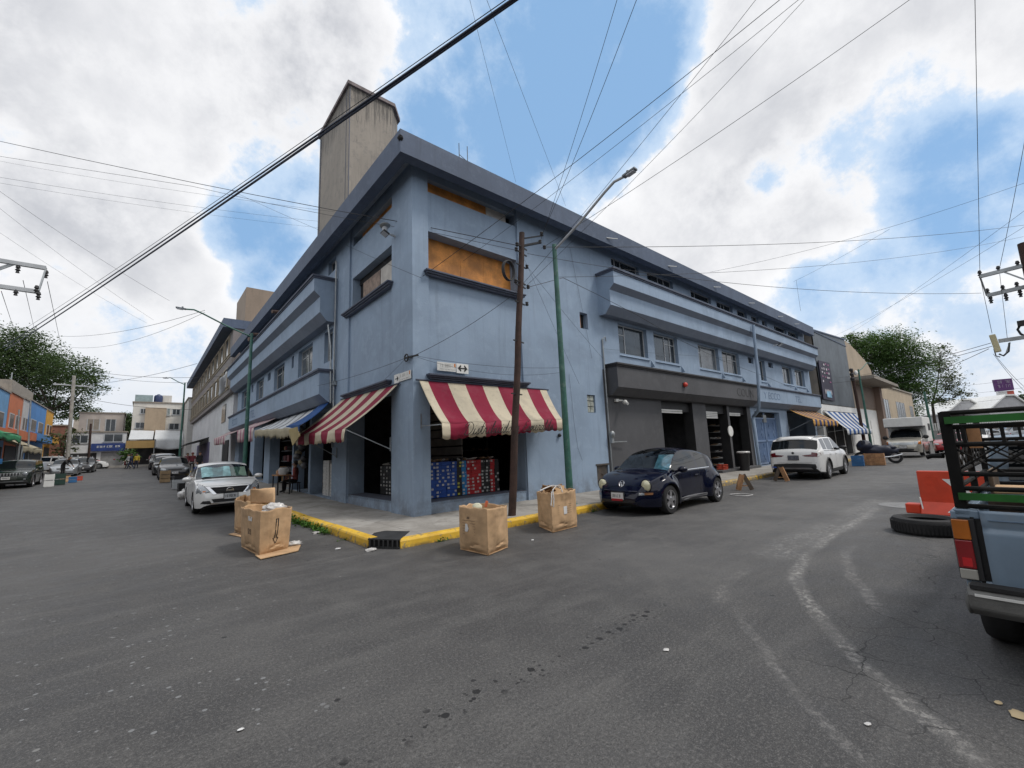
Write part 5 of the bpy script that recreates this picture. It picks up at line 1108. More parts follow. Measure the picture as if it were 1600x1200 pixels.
# ------------------------------------------------------------------ barrier, tyre, timber trestles, weeds, litter
def barrier():
    P0 = at_z(1441, 814, .0); t = thing('road_barrier', 'orange plastic road barrier with white chevrons behind the pickup', 'barrier', P0)
    ux = Vector((-.15, -1, 0)).normalized(); ux = (at_z(1490, 818, 0)-P0).normalized(); nn = Vector((-ux.y, ux.x, 0)); nn = nn if nn.dot(CAM-P0) > 0 else -nn
    L, H, T = 1.35, .90, .42; m = mat('orange_barrier', (.60, .055, .02), .42, var=.12, dirt=.35, dirtcol=(.3, .07, .04)); mb = MB()
    prof = [(0, T*.5), (.14, T*.5), (.34, T*.17), (H, T*.12)]
    pp = lambda u, d, z: P0+ux*u-nn*(T*.5)+nn*d+Vector((0, 0, z))
    ring = [(d, z) for z, d in prof]+[(-d, z) for z, d in reversed(prof)]
    lean = lambda u, z: u
    for i in range(len(ring)):
        a, c = ring[i], ring[(i+1) % len(ring)]; mb.add([pp(0-.10*(a[1]/H-1)*0+(.0 if a[1] > .2 else 0), *a), pp(L, *a), pp(L, *c), pp(0, *c)], [(0, 1, 2, 3)])
    mb.add([pp(0, *q) for q in ring], [list(range(len(ring)))]); mb.add([pp(L, *q) for q in ring], [list(range(len(ring)))])
    mb.build('shell', m, t, bevel=.015)
    mb = MB(); mb.box(pp(-.12, 0, .2), (.22, .22, .18), rz=math.atan2(ux.y, ux.x)); mb.build('coupling', m, t, bevel=.02)
    mb = MB(); mb.prism([pp(.36, T*.131, .66), pp(1.0, T*.131, .66), pp(1.0, T*.131, .68), pp(.36, T*.131, .68)], nn*.004); mb.prism([pp(.1, T*.131, .62), pp(.28, T*.131, .62), pp(.28, T*.131, .8), pp(.1, T*.131, .8)], nn*.006); mb.build('rib', m, t)
    mb = MB(); y_ = T*.15
    for s_ in (0, 1):
        za, zb = (.76, .46) if not s_ else (.46, .18)
        dd = lambda z: (T*.12+(H-z)/(H-.34)*T*.05 if z > .34 else T*.17+(.34-z)/.2*T*.33)+.004
        u0, u1 = (.34, .60) if not s_ else (.60, .36)
        K_ = 5
        for k in range(K_):
            f0, f1 = k/K_, (k+1)/K_; z0, z1 = za+(zb-za)*f0, za+(zb-za)*f1; a0, a1 = u0+(u1-u0)*f0, u0+(u1-u0)*f1
            mb.add([pp(a0, dd(z0), z0), pp(a0+.15, dd(z0), z0), pp(a1+.15, dd(z1), z1), pp(a1, dd(z1), z1)], [(0, 1, 2, 3)])
    mb.build('chevron', M_WHITE, t)
    mb = MB(); mb.tube([pp(.0, T*.2, .42), pp(.06, T*.52, .0)], .012, 6); mb.build('white_cord', M_WHITE, t)
barrier()
c = (at_z(1392, 822, 0)+at_z(1492, 833, 0))/2; c = at_z(1452, 832, 0); t = thing('old_tyre', 'worn black tyre lying flat on the road in front of the orange barrier', 'tyre', c); RT = (at_z(1394, 826, .05)-at_z(1452, 832, .05)).length
mb = MB(); prof = [(RT*.62, .03), (RT*.66, .0), (RT*.93, .0), (RT, .04), (RT, .19), (RT*.93, .235), (RT*.68, .245), (RT*.60, .20), (RT*.66, .17), (RT*.90, .12), (RT*.66, .06), (RT*.62, .03)]; mb.lathe(prof, 40, c); mb.build('casing', M_RUBBER, t, smooth=45)
mb = MB()
for k in range(60): a = 2*PI*k/60; mb.box(c+Vector((math.cos(a)*RT, math.sin(a)*RT, .115)), (.012, RT*.06, .15), rz=a)
mb.build('tread', M_RUBBER, t)
def trestle(label, c, rz, h=.5):
    t = thing('timber_trestle', label, 'trestle', c, rz, group='timber parking trestles'); mb = MB(); mb.bar((-.18, 0, .01), (-.02, 0, h), .10, .14); mb.build('leg', M_WOOD, t, world=False)
    mb = MB(); mb.bar((.24, 0, .01), (.02, 0, h), .04, .12); mb.build('leg', mat('dark_wood', (.10, .075, .055), .8, var=.3), t, world=False)
    mb = MB(); mb.bar((-.13, 0, h*.28), (.16, 0, h*.28), .03); mb.build('spreader', M_WOOD, t, world=False)
trestle('small timber trestle standing in the road ahead of the dark blue car', at_z(1163, 766, 0), R(-50)); trestle('narrow timber trestle standing close behind the white estate car', at_z(1222, 752, 0), R(95), .52)
t = thing('rope_ring', 'ring of pale rope lying on the road by the timber trestle', 'rope', at_z(1158, 773, .012)); mb = MB(); q = at_z(1158, 773, .012); mb.tube([q+Vector((.3*math.cos(a*PI/14), .28*math.sin(a*PI/14)+.02*math.sin(a), 0)) for a in range(29)], .012, 5); mb.build('rope', M_POLY, t, smooth=60)
t = thing('manhole_cover', 'pale round manhole cover in the road behind the orange barrier', 'manhole', at_z(1418, 790, .003)); mb = MB(); q = at_z(1418, 790, .0); mb.lathe([(0, .006), (.36, .006), (.38, .012), (.5, .012), (.52, .004)], 28, q); mb.build('cover', mat('manhole_iron', (.2, .2, .2), .7, .2, var=.3, scale=8), t)
# weeds along the kerb
LF = leaf_mat('weed_leaf', (.035, .10, .018), (.09, .19, .04)); mb = MB(); r6 = random.Random(6)
for k in range(420):
    y = r6.choice((r6.gauss(2.2, .5), r6.gauss(.75, .28), r6.uniform(.3, 3.6))); x = -1.79-abs(r6.gauss(0, .06)); z = abs(r6.gauss(.03, .06)); s_ = r6.uniform(.03, .07)
    M_ = Euler((r6.uniform(-1, 1), r6.uniform(-1, 1), r6.uniform(0, 6))).to_matrix(); mb.add([Vector((x, y, z))+M_ @ Vector(q) for q in ((-s_*.4, 0, 0), (0, -s_, .01), (s_*.4, 0, 0), (0, s_, .01))], [(0, 1, 2, 3)])
for k in range(40): mb.add([(-1.79, -2.3+k*0, 0)], []) if False else None
for (cx_, cy_) in ((-.6, -2.24), (3.7, -2.26), (-1.8, -.6)):
    for k in range(22):
        x, y, z, s_ = cx_+r6.gauss(0, .06), cy_-abs(r6.gauss(0, .02)), abs(r6.gauss(.02, .03)), r6.uniform(.02, .04); M_ = Euler((r6.uniform(-1, 1), r6.uniform(-1, 1), r6.uniform(0, 6))).to_matrix(); mb.add([Vector((x, y, z))+M_ @ Vector(q) for q in ((-s_*.4, 0, 0), (0, -s_, .01), (s_*.4, 0, 0), (0, s_, .01))], [(0, 1, 2, 3)])
o = mb.build('weeds', LF, None, fixn=False); tag(o, 'green weeds growing along the yellow kerb', 'weeds', kind='stuff')
# scraps of paper and leaves
def scrap(label, px, py, s_, m, flat=.3, cat='litter', name='paper_scrap'):
    q = at_z(px, py, .006); mb = MB(); mb.sphere(q+Vector((0, 0, s_*flat*.4)), (s_, s_*.7, s_*flat), 10, 6, fn=lambda v: 1+noise.noise(v*2+Vector((px, py, 0)))*.5); o = mb.build(name, m, None, smooth=60); tag(o, label, cat, 'litter on the road')
scrap('white wrapper by the weeds at the side street kerb', 495, 833, .09, M_POLY); scrap('white paper scrap on the road before the storm drain', 528, 858, .05, M_PLATE); scrap('crushed red and clear bottle at the mouth of the storm drain', 580, 860, .10, M_POLY); scrap('crumpled pale paper scrap in the middle of the road', 1041, 1015, .03, M_POLY, .12)
scrap('flat pale scrap beside the skid marks at the lower right', 1356, 1131, .022, M_POLY, .08); scrap('white fragment between the two brown cartons', 832, 844, .03, M_PLATE); scrap('small white scrap at the lower left of the road', 376, 1140, .02, M_PLATE, .2)
scrap('dry tan leaf at the right edge of the road', 1592, 1117, .055, mat('dry_leaf', (.42, .33, .2), .8), .12, 'leaf', 'dry_leaf'); scrap('dry grey leaf near the cracked asphalt', 1560, 1098, .025, MATS['dry_leaf'], .15, 'leaf', 'dry_leaf')
# ------------------------------------------------------------------ vehicles
def interp(tab, x):
    if x <= tab[0][0]: return tab[0][1]
    for (a, p), (b, q) in zip(tab[:-1], tab[1:]):
        if x <= b: return p+(q-p)*(x-a)/(b-a)
    return tab[-1][1]
def smooth_tab(tab, n=5):                        # Catmull-Rom resampling of a profile so panels curve
    out = []
    for i in range(len(tab)-1):
        p0, p1, p2, p3 = tab[max(i-1, 0)], tab[i], tab[i+1], tab[min(i+2, len(tab)-1)]; h = p2[0]-p1[0]
        m1 = (p2[1]-p0[1])/max(p2[0]-p0[0], 1e-4); m2 = (p3[1]-p1[1])/max(p3[0]-p1[0], 1e-4)
        d = (p2[1]-p1[1])/max(h, 1e-4)
        if d == 0 or m1*d < 0: m1 = 0
        if d == 0 or m2*d < 0: m2 = 0
        m1 = max(-3*abs(d), min(3*abs(d), m1)); m2 = max(-3*abs(d), min(3*abs(d), m2))
        for k in range(n):
            u = k/n; out.append((p1[0]+h*u, (2*u**3-3*u**2+1)*p1[1]+(u**3-2*u**2+u)*h*m1+(-2*u**3+3*u**2)*p2[1]+(u**3-u**2)*h*m2))
    out.append(tab[-1]); return out
def paint(name, col, metal=0., rough=.28, coat=.8, dust=.2):
    return mat('paint_'+name, col, rough, metal, var=.04, scale=2, coat=coat, dirt=dust, dirtcol=(.16, .15, .14), dscale=2)
G_TINT = mat('car_glass_dark', (.008, .010, .012), .03, var=.2, spec=.45)
G_CLEAR = glass_mat('car_glass_clear', (.45, .5, .5), .8)
SPEC = {
 'saloon': dict(L=4.49, hw=.85, wb=(1.385, -1.215), r=.31, tw=.2, tum=.26,
   top=[(-2.245, .62), (-2.22, .90), (-2.12, 1.02), (-1.6, 1.07), (-.85, 1.41), (-.25, 1.50), (.30, 1.45), (1.12, .99), (1.5, .935), (1.9, .83), (2.1, .73), (2.21, .60), (2.245, .48)],
   belt=[(-2.245, .55), (-2.12, .92), (-1.4, .955), (0, .92), (1.12, .90), (1.6, .83), (1.95, .74), (2.15, .62), (2.245, .44)], bot=[(-2.245, .38), (-2.12, .24), (-1, .18), (1.6, .18), (2.1, .19), (2.245, .27)],
   ends=(.55, .20, .6, .26), ws=(.36, 1.08), rw=(-1.52, -.86), win=[(-1.12, -.25), (-.14, .95)], doors=[(-1.0, -.2), (-.2, 1.0)]),
 'beetle': dict(L=4.09, hw=.80, wb=(1.22, -1.29), r=.325, tw=.21, tum=.30, fender=(.135, .66),
   top=[(-2.045, .48), (-2.02, .66), (-1.93, .88), (-1.7, 1.10), (-1.3, 1.30), (-.8, 1.445), (-.2, 1.50), (.2, 1.475), (.55, 1.33), (1.0, 1.0), (1.15, .965), (1.4, .91), (1.7, .78), (1.88, .65), (2.0, .50), (2.045, .40)],
   belt=[(-2.045, .42), (-1.93, .72), (-1.6, .86), (-.8, .92), (.6, .90), (1.05, .87), (1.4, .78), (1.75, .62), (1.95, .48), (2.045, .36)], bot=[(-2.045, .34), (-1.9, .24), (-1, .2), (1.4, .19), (1.9, .2), (2.045, .27)],
   ends=(1.0, .36, 1.0, .40), ws=(.22, .98), rw=(-1.75, -1.05), win=[(-1.12, -.52), (-.42, .85)], doors=[(-.5, .82)]),
 'suv': dict(L=4.5, hw=.92, wb=(1.40, -1.29), r=.36, tw=.23, tum=.24,
   top=[(-2.25, .62), (-2.235, .95), (-2.16, 1.12), (-1.98, 1.38), (-1.84, 1.575), (-1.70, 1.63), (-1.0, 1.665), (-.2, 1.67), (.35, 1.60), (1.12, 1.15), (1.5, 1.08), (1.95, .98), (2.12, .88), (2.22, .72), (2.25, .55)],
   belt=[(-2.25, .56), (-2.16, 1.02), (-1.7, 1.09), (-.8, 1.06), (.6, 1.02), (1.15, 1.0), (1.7, .92), (2.05, .8), (2.25, .5)], bot=[(-2.25, .42), (-2.14, .27), (-1, .22), (1.6, .22), (2.1, .24), (2.25, .32)],
   ends=(.55, .16, .55, .22), ws=(.42, 1.06), rw=(-2.12, -1.86), win=[(-1.7, -1.12), (-1.04, -.12), (-.02, .9)], doors=[(-1.0, -.07), (-.07, .95)]),
 'jeep': dict(L=4.41, hw=.88, wb=(1.32, -1.31), r=.36, tw=.23, tum=.17,
   top=[(-2.2, .62), (-2.19, 1.1), (-2.12, 1.5), (-2.0, 1.62), (-1.2, 1.67), (-.1, 1.66), (.32, 1.60), (.92, 1.13), (1.3, 1.10), (1.9, 1.04), (2.12, .99), (2.19, .9), (2.205, .5)],
   belt=[(-2.2, .56), (-2.1, 1.06), (0, 1.05), (.95, 1.03), (1.9, .96), (2.15, .88), (2.205, .46)], bot=[(-2.2, .42), (-2.1, .28), (-1, .25), (1.6, .25), (2.1, .28), (2.205, .36)],
   ends=(.3, .08, .3, .09), ws=(.36, .9), rw=(-2.19, -2.05), win=[(-1.95, -1.2), (-1.1, -.2), (-.1, .75)], doors=[(-1.0, -.15), (-.15, .85)]),
 'van': dict(L=4.9, hw=.92, wb=(1.5, -1.5), r=.33, tw=.21, tum=.12,
   top=[(-2.45, .6), (-2.44, 1.5), (-2.38, 1.9), (-1.5, 1.97), (.6, 1.97), (1.0, 1.88), (1.75, 1.2), (2.1, 1.08), (2.35, .9), (2.43, .7), (2.45, .5)],
   belt=[(-2.45, .55), (-2.38, 1.15), (.8, 1.12), (1.75, 1.05), (2.2, .9), (2.45, .46)], bot=[(-2.45, .4), (-2.3, .28), (-1, .25), (1.8, .25), (2.3, .27), (2.45, .36)],
   ends=(.3, .06, .45, .16), ws=(1.04, 1.70), rw=(-2.445, -2.4), win=[(.1, 1.25)], doors=[(.0, 1.3)]),
}
WHEELS = {}
def wheel_mesh(r, tw, style):
    k = (r, tw, style)
    if k in WHEELS: return WHEELS[k]
    mb = MB(); ri = r*.66; h = tw/2
    mb.lathe([(ri, -h), (r*.93, -h), (r*.985, -h*.75), (r, -h*.4), (r, h*.4), (r*.985, h*.75), (r*.93, h), (ri*1.03, h), (ri, h*.85), (ri, -h)], 32, (0, 0, 0), 'y'); ty = mb.build('wheel', M_RUBBER, None, smooth=40); tm = ty.data; bpy.data.objects.remove(ty)
    mb = MB(); mb.lathe([(ri*1.0, h*.86), (ri*.93, h*.90), (ri*.90, h*.2), (.02, h*.1)], 32, (0, 0, 0), 'y', 1); mb.lathe([(ri*1.02, h*.8), (ri*1.0, h*.96), (ri*.92, h*.92), (ri*.9, h*.6)], 32, (0, 0, 0), 'y', 0)
    ns = 5 if style != 'steel' else 9
    for i in range(ns):
        a = 2*PI*i/ns; c, s_ = math.cos(a), math.sin(a); w0, w1 = (.055, .085) if style != 'steel' else (.03, .04)
        q = lambda rad, t_, y: (c*rad-s_*t_, y, s_*rad+c*t_)
        pts = [q(.03, -w0*.8, h*.9), q(.03, w0*.8, h*.9), q(ri*.93, w1*.62, h*.8), q(ri*.93, -w1*.62, h*.8), q(.03, -w0*.8, h*.4), q(.03, w0*.8, h*.4), q(ri*.93, w1*.62, h*.4), q(ri*.93, -w1*.62, h*.4)]
        mb.add(pts, [(0, 1, 2, 3), (4, 7, 6, 5), (0, 4, 5, 1), (2, 6, 7, 3), (1, 5, 6, 2), (0, 3, 7, 4)], 0)
    mb.lathe([(0, h*1.0), (.05, h*.98), (.065, h*.88), (.065, h*.4)], 16, (0, 0, 0), 'y', 0)
    rm = mb.build('rim', [M_ALLOY if style != 'steel' else mat('hub_grey', (.2, .2, .2), .45, .5), M_PLASTIC], None, smooth=35); rmm = rm.data; bpy.data.objects.remove(rm)
    WHEELS[k] = (tm, rmm); return WHEELS[k]
TS = (0, .06, .2, .34, .48, .62, .76, .89, 1); BI = 1+len(TS)
class Car:
    def __init__(s, name, label, cat, spec, pm, loc, rz, group=None, slope=0, style='alloy', clear=False, lower=None, detail=True):
        S = dict(SPEC[spec]); s.S = S; s.t = thing(name, label, cat, loc, rz, group, ry=slope); s.pm = pm
        L, hw = S['L'], S['hw']; top, belt, bot = smooth_tab(S['top']), smooth_tab(S['belt']), smooth_tab(S['bot']); s.top = top
        cr, kr, cf, kf = S['ends']; r = S['r']; Ra = r*1.13
        xs = set(round(-L/2+L*i/64, 4) for i in range(65)); xs |= {round(L/2-q, 4) for q in (.0, .015, .04, .09)} | {round(-L/2+q, 4) for q in (0, .015, .04, .09)}
        for a, b in S['win']+S['doors']+[S['ws'], S['rw']]: xs |= {a, b}
        for xw in S['wb']:
            for k in range(13): xs.add(round(xw+Ra*math.cos(PI*k/12), 4))
        xs = sorted(xs); xs = [x for i, x in enumerate(xs) if i == 0 or x-xs[i-1] > .004]
        def sec(x):
            e = max(0, (x-(L/2-cf))/cf); g = max(0, ((-L/2+cr)-x)/cr); W = hw*(1-kf*e**2.4)*(1-kr*g**2.6)
            for q in (L/2-x, x+L/2): W *= 1-.05*max(0, 1-q/.06)**2
            zt, zb = interp(top, x), interp(bot, x); zl = min(interp(belt, x), zt-.012); sill = zb; arch = False
            for xw in S['wb']:
                if abs(x-xw) < Ra-1e-4: sill = max(sill, r+math.sqrt(Ra*Ra-(x-xw)**2)); arch = True
            sill = min(sill, zl-.03)
            def side(z):
                q = (z-zb)/max(zl-zb, .05); y = W*(1-.10*(q-.5)**2*(1 if q > .5 else 1.6))
                if 'fender' in S:
                    am, Rf = S['fender']
                    for xw in S['wb']:
                        d = ((x-xw)**2+(z-r)**2*1.05)/(Rf*Rf)
                        if d < 1: k_ = min(1, (1-d)*1.45); y += am*k_*k_*(3-2*k_)
                return y
            P = [(0, zb+.02), ((W-.32) if arch else W*.86, sill if arch else zb+.01)]
            for t_ in TS: z = sill+(zl-sill)*t_; P.append((side(z), z))
            yb = P[-1][0]*.985 if zt-zl > .1 else P[-1][0]; cw = min(.085, .4*(zt-zl)); ze = zt-cw
            for g_ in (.07, .5, .93): z = zl+(ze-zl)*g_; P.append((yb-(z-zl)*S['tum']*(1+.25*(z-zl)), z))
            ye = yb-(ze-zl)*S['tum']*(1+.25*(ze-zl))
            for u in (.985, .93, .72, .4, 0): P.append((max(0, (ye-.0)*u - (.02 if u < .95 and u > 0 else 0)), ze+cw*(1-u**2.6)))
            return P
        secs = [sec(x) for x in xs]; nr = len(secs[0]); verts = []; parts = {}
        for sgn in (1, -1):
            for x, P in zip(xs, secs): verts += [Vector((x, sgn*y, z)) for y, z in P]
        nx = len(xs); idx = lambda sg, i, j: (0 if sg > 0 else nx*nr)+i*nr+j
        allf = []
        def put(key, f): parts.setdefault(key, []).append(f); allf.append(f)
        for sg in (1, -1):
            for i in range(nx-1):
                xm = (xs[i]+xs[i+1])/2; gh = (secs[i][BI+3][1]-secs[i][BI][1]+secs[i+1][BI+3][1]-secs[i+1][BI][1])/2
                for j in range(nr-1):
                    f = [idx(sg, i, j), idx(sg, i+1, j), idx(sg, i+1, j+1), idx(sg, i, j+1)]
                    if sg < 0: f = f[::-1]
                    key = ('body', 0)
                    if j < 2: key = ('body', 1)
                    elif j == 2 and lower: key = ('body', 2)
                    elif j in (BI+1, BI+2) and gh > .10:
                        for k, (a, b) in enumerate(S['win']):
                            if a < xm < b: key = ('side_window', k*2+(sg < 0))
                    elif BI+4 <= j and S['ws'][0] < xm < S['ws'][1]: key = ('windshield', 0)
                    elif BI+4 <= j and S['rw'][0] < xm < S['rw'][1]: key = ('rear_window', 0)
                    elif 3 <= j <= BI and detail:
                        for k, (a, b) in enumerate(S['doors']):
                            if a < xm < b: key = ('door', k*2+(sg < 0))
                    put(key, f)
        for i in (0, nx-1): put(('body', 2 if lower else 0), [idx(1, i, j) for j in range(nr)]+[idx(-1, i, j) for j in range(nr-2, 0, -1)])
        s.bvh = BVHTree.FromPolygons(verts, allf)
        def sub(fl): 
            m_ = {}; mb = MB()
            for f, mi in fl:
                ff = []
                for q in f:
                    if q not in m_: m_[q] = len(mb.v); mb.v.append(verts[q])
                    ff.append(m_[q])
                mb.f.append(ff); mb.m.append(mi)
            return mb
        s.body = sub([(f, k[1]) for k, fl in parts.items() if k[0] == 'body' for f in fl]).build('body', [pm, M_PLASTIC, lower or pm], s.t, world=False, smooth=38)
        s.doors = {}
        for k, fl in parts.items():
            if k[0] == 'body': continue
            m = pm if k[0] == 'door' else (G_CLEAR if clear and k[0] == 'windshield' else G_TINT)
            o = sub([(f, 0) for f in fl]).build(k[0], m, s.t, world=False, smooth=50)
            if k[0] == 'door': s.doors[k[1]] = o
        tm, rm = wheel_mesh(r, S['tw'], style)
        yw = hw-S['tw']/2-.005+(S['fender'][0]*.72 if 'fender' in S else 0)
        for xw in S['wb']:
            for sg in (1, -1):
                o = bpy.data.objects.new('wheel', tm); COL.objects.link(o); o.parent = s.t; o.location = (xw, sg*yw, r); o.rotation_euler = (0, rnd.random()*3, 0 if sg > 0 else PI)
                q = bpy.data.objects.new('rim', rm); COL.objects.link(q); q.parent = o
        s.L = L
    def hit(s, mode, a, b, sg=1):
        if mode == 'f': o, d = Vector((4, a, b)), Vector((-1, 0, 0))
        elif mode == 'r': o, d = Vector((-4, a, b)), Vector((1, 0, 0))
        elif mode == 's': o, d = Vector((a, 3*sg, b)), Vector((0, -sg, 0))
        else: o, d = Vector((a, b, 4)), Vector((0, 0, -1))
        h = s.bvh.ray_cast(o, d); return (h[0], -d) if h[0] is not None else (None, -d)
    def patch(s, name, mode, poly, m, off=.006, mirror=False, sg=1, parent=None, th=0, res=3):
        mb = MB(); outs = []
        for flip in ((False, True) if mirror else (False,)):
            pl = [((-a if flip and mode in 'fr' else a), (-b if flip and mode == 't' else b)) for a, b in poly]; sgg = -sg if flip else sg
            q = []
            for (a, b), (c, d) in zip(pl, pl[1:]+pl[:1]):
                for k in range(res): q.append((a+(c-a)*k/res, b+(d-b)*k/res))
            cx, cy = sum(p[0] for p in q)/len(q), sum(p[1] for p in q)/len(q); rings = []; n = len(q); mb = MB(); last = None
            for f in (1, .66, .33, 0):
                ring = []
                for a, b in (q if f else [(cx, cy)]):
                    h, nn = s.hit(mode, cx+(a-cx)*f, cy+(b-cy)*f, sgg)
                    if h is None: h = last if last is not None else Vector((0, 0, .5))
                    else: last = h
                    ring.append(len(mb.v)); mb.v.append(h+nn*off)
                rings.append(ring)
            for r0, r1 in zip(rings[:-1], rings[1:]):
                for i in range(n):
                    if len(r1) == 1: mb.f.append([r0[i], r0[(i+1) % n], r1[0]])
                    else: mb.f.append([r0[i], r0[(i+1) % n], r1[(i+1) % n], r1[i]])
                    mb.m.append(0)
            o = mb.build(name, m, parent or s.t, world=False, smooth=50)
            if th: md = o.modifiers.new('t', 'SOLIDIFY'); md.thickness = th; md.offset = 0
            outs.append(o)
        return outs
    def mirrors(s, x, z, m, size=(.10, .22, .14)):
        for sg in (1, -1):
            h, _ = s.hit('s', x, z, sg); y = h.y if h else sg*s.S['hw']
            mb = MB(); mb.sphere((x, y+sg*(.06+size[1]/2), z+.04), (size[0], size[1]/2+.02, size[2]/2), 12, 8); mb.bar((x, y-sg*.03, z-.01), (x, y+sg*.1, z+.01), .05); mb.build('mirror', m, s.t, world=False, smooth=60)
    def plate(s, mode, y, z, w, h, m=None, ink=True, frame=M_PLASTIC, bot=None):
        p, nn = s.hit(mode, y, z); x = p.x+nn.x*.03
        mb = MB(); mb.box((x-nn.x*.012, y, z), (.03, w+.03, h+.03)); fr = mb.build('plate_frame', frame, s.t, world=False)
        mb = MB(); mb.box((x+nn.x*.005, y, z), (.008, w, h)); pl = mb.build('number_plate', m or M_PLATE, s.t, world=False)
        if ink:
            mb = MB(); uy = Vector((0, nn.x, 0)); scribble(mb, (x+nn.x*.01, y-nn.x*w*.42, z-h*.22), uy, (0, 0, 1), (nn.x, 0, 0), w*.84, h*.46, 8, int(abs(x*1000)) % 97); o = mb.build('plate_characters', M_INK, None); o.parent = pl
        return x
    def handles(s, xs, z, m):
        for k, x in enumerate(xs):
            for sg in (1, -1):
                h, _ = s.hit('s', x, z, sg)
                if h is None: continue
                mb = MB(); mb.box((x, h.y+sg*.018, z), (.17, .025, .028)); o = mb.build('handle', m, None, bevel=.008); o.parent = s.doors.get(k*2+(sg < 0), s.t)
    def arches(s, m, rr=.024):
        for xw in s.S['wb']:
            for sg in (1, -1):
                pts = []; R_ = s.S['r']*1.13+.028
                for k in range(17):
                    a = PI*(k/16*1.06-.03); h, _ = s.hit('s', xw+R_*math.cos(a), s.S['r']+R_*math.sin(a), sg)
                    if h is not None: pts.append(h+Vector((0, sg*.004, 0)))
                if len(pts) > 4: mb = MB(); mb.tube(pts, rr, 6); mb.build('arch_trim', m, s.t, world=False, smooth=60)
    def seams(s, xs, z0, z1, m=M_PLASTIC):
        for x in xs: s.patch('door_gap', 's', [(x-.006, z0), (x+.006, z0), (x+.006, z1), (x-.006, z1)], m, .003, True)
def zslope(y): return .021 if y > 5 else .0

# white saloon facing the camera on the side street ------------------------------------------------
PW = paint('white', (.76, .76, .75), dust=.06); M_SHADE = mat('foil_sunshade', (.28, .50, .52), .35, .2, var=.35, scale=4); M_SHADE2 = mat('green_sunshade', (.13, .22, .16), .6, var=.2)
c = Car('parked_saloon', 'white parked saloon with foil sunshades behind the leaning cartons', 'car', 'saloon', PW, (-2.80, 8.5, zg(8.3)), -PI/2, None, .008, clear=True)
c.patch('grille', 'f', [(-.53, .765), (.53, .765), (.34, .585), (-.34, .585)], mat('grille_black', (.006, .006, .007), .7, spec=.2), .012)
for k in range(3): c.patch('grille_bar', 'f', [(-.40+.04*k, .70-.04*k), (.40-.04*k, .70-.04*k), (.40-.04*k, .69-.04*k), (-.40+.04*k, .69-.04*k)], M_BLACK, .016)
c.patch('grille_trim', 'f', [(.50, .775), (.60, .785), (.42, .57), (.33, .575)], M_CHROME, .016, True)
c.patch('headlight_rim', 'f', [(.49, .64), (.825, .58), (.83, .81), (.75, .92), (.61, .80)], M_PLASTIC, .006, True); c.patch('headlight', 'f', [(.51, .655), (.81, .60), (.82, .80), (.745, .895), (.62, .785)], M_LENS, .012, True)
c.patch('indicator', 'f', [(.60, .655), (.68, .645), (.68, .68), (.60, .69)], M_AMBER, .012, True)
c.patch('fog_light', 'f', [(.44, .30), (.72, .32), (.66, .40), (.50, .40)], M_PLASTIC, .010, True)
c.patch('lower_grille', 'f', [(-.40, .34), (.40, .34), (.46, .44), (-.46, .44)], M_PLASTIC, .010)
c.patch('bumper_trim', 'f', [(-.50, .29), (.50, .29), (.46, .325), (-.46, .325)], M_CHROME, .014)
c.patch('bonnet_gap', 'f', [(-.62, .80), (.62, .80), (.62, .806), (-.62, .806)], M_PLASTIC, .004)
h, nn = c.hit('f', 0, .665); mb = MB()
mb.tube([(h.x+.02, .085*math.cos(a*PI/12), .665+.075*math.sin(a*PI/12)) for a in range(25)], .012, 6); mb.box((h.x+.024, 0, .665), (.012, .20, .034)); mb.build('emblem', M_CHROME, c.t, world=False, smooth=40)
x_ = c.plate('f', 0.02, .50, .34, .16, mat('plate_grey', (.48, .5, .52), .5))
c.patch('bonnet_edge', 't', [(1.10, -.60), (1.10, .60), (1.12, .60), (1.12, -.60)], M_PLASTIC, .006); c.patch('windscreen_base', 't', [(1.02, -.62), (1.02, .62), (1.10, .62), (1.10, -.62)], M_PLASTIC, .004); c.mirrors(.86, .96, PW); c.handles((-.75, .05), .82, PW); c.seams((-1.0, -.2, 1.0), .3, .9)
mb = MB(); mb.grid(lambda u, v: (.50+.50*v+.02, -.62+.78*u, 1.33-.30*v+.02*math.sin(u*9)), 10, 6); mb.build('sunshade', M_SHADE, c.t, world=False, smooth=60)
mb = MB(); mb.grid(lambda u, v: (.52+.50*v, -(-.14-.46*u), 1.31-.29*v), 6, 6); mb.build('sunshade', M_SHADE2, c.t, world=False, smooth=60)
mb = MB(); mb.bb(-.9, 1.0, -.7, .7, .5, .86); mb.bb(.7, 1.12, -.66, .66, .86, .93); mb.build('interior', M_PLASTIC, c.t, world=False)

# dark blue beetle -------------------------------------------------------------------------------
PN = mat('paint_navy', (.003, .0045, .017), .10, 0, var=.04, scale=2, spec=.30, coat=.22)
bx = Vector((5.67, -3.02, 0)); c = Car('parked_car', 'dark navy rounded two door car with round yellowed headlights parked by the kerb', 'car', 'beetle', PN, bx, PI+R(1.5), clear=True)
for sg in (1, -1):
    h, _ = c.hit('f', sg*.60, .66); hx = h.x if h else 1.7
    mb = MB(); mb.sphere((hx-.035, sg*.60, .665), (.085, .125, .135), 20, 12); mb.build('headlight', M_LENSY, c.t, world=False, smooth=60)
    mb = MB(); mb.tube([(hx-.02-.04*math.sin(a*PI/12)*0, sg*.60+.128*math.cos(a*PI/12), .665+.138*math.sin(a*PI/12)) for a in range(25)], .014, 6); mb.build('headlight_rim', PN, c.t, world=False, smooth=60)
c.patch('indicator', 'f', [(.52, .465), (.74, .47), (.74, .515), (.52, .52)], mat('front_amber', (.22, .10, .04), .25), .012, True); c.patch('indicator_lens', 'f', [(.52, .465), (.60, .467), (.60, .517), (.52, .52)], M_LENS, .016, True)
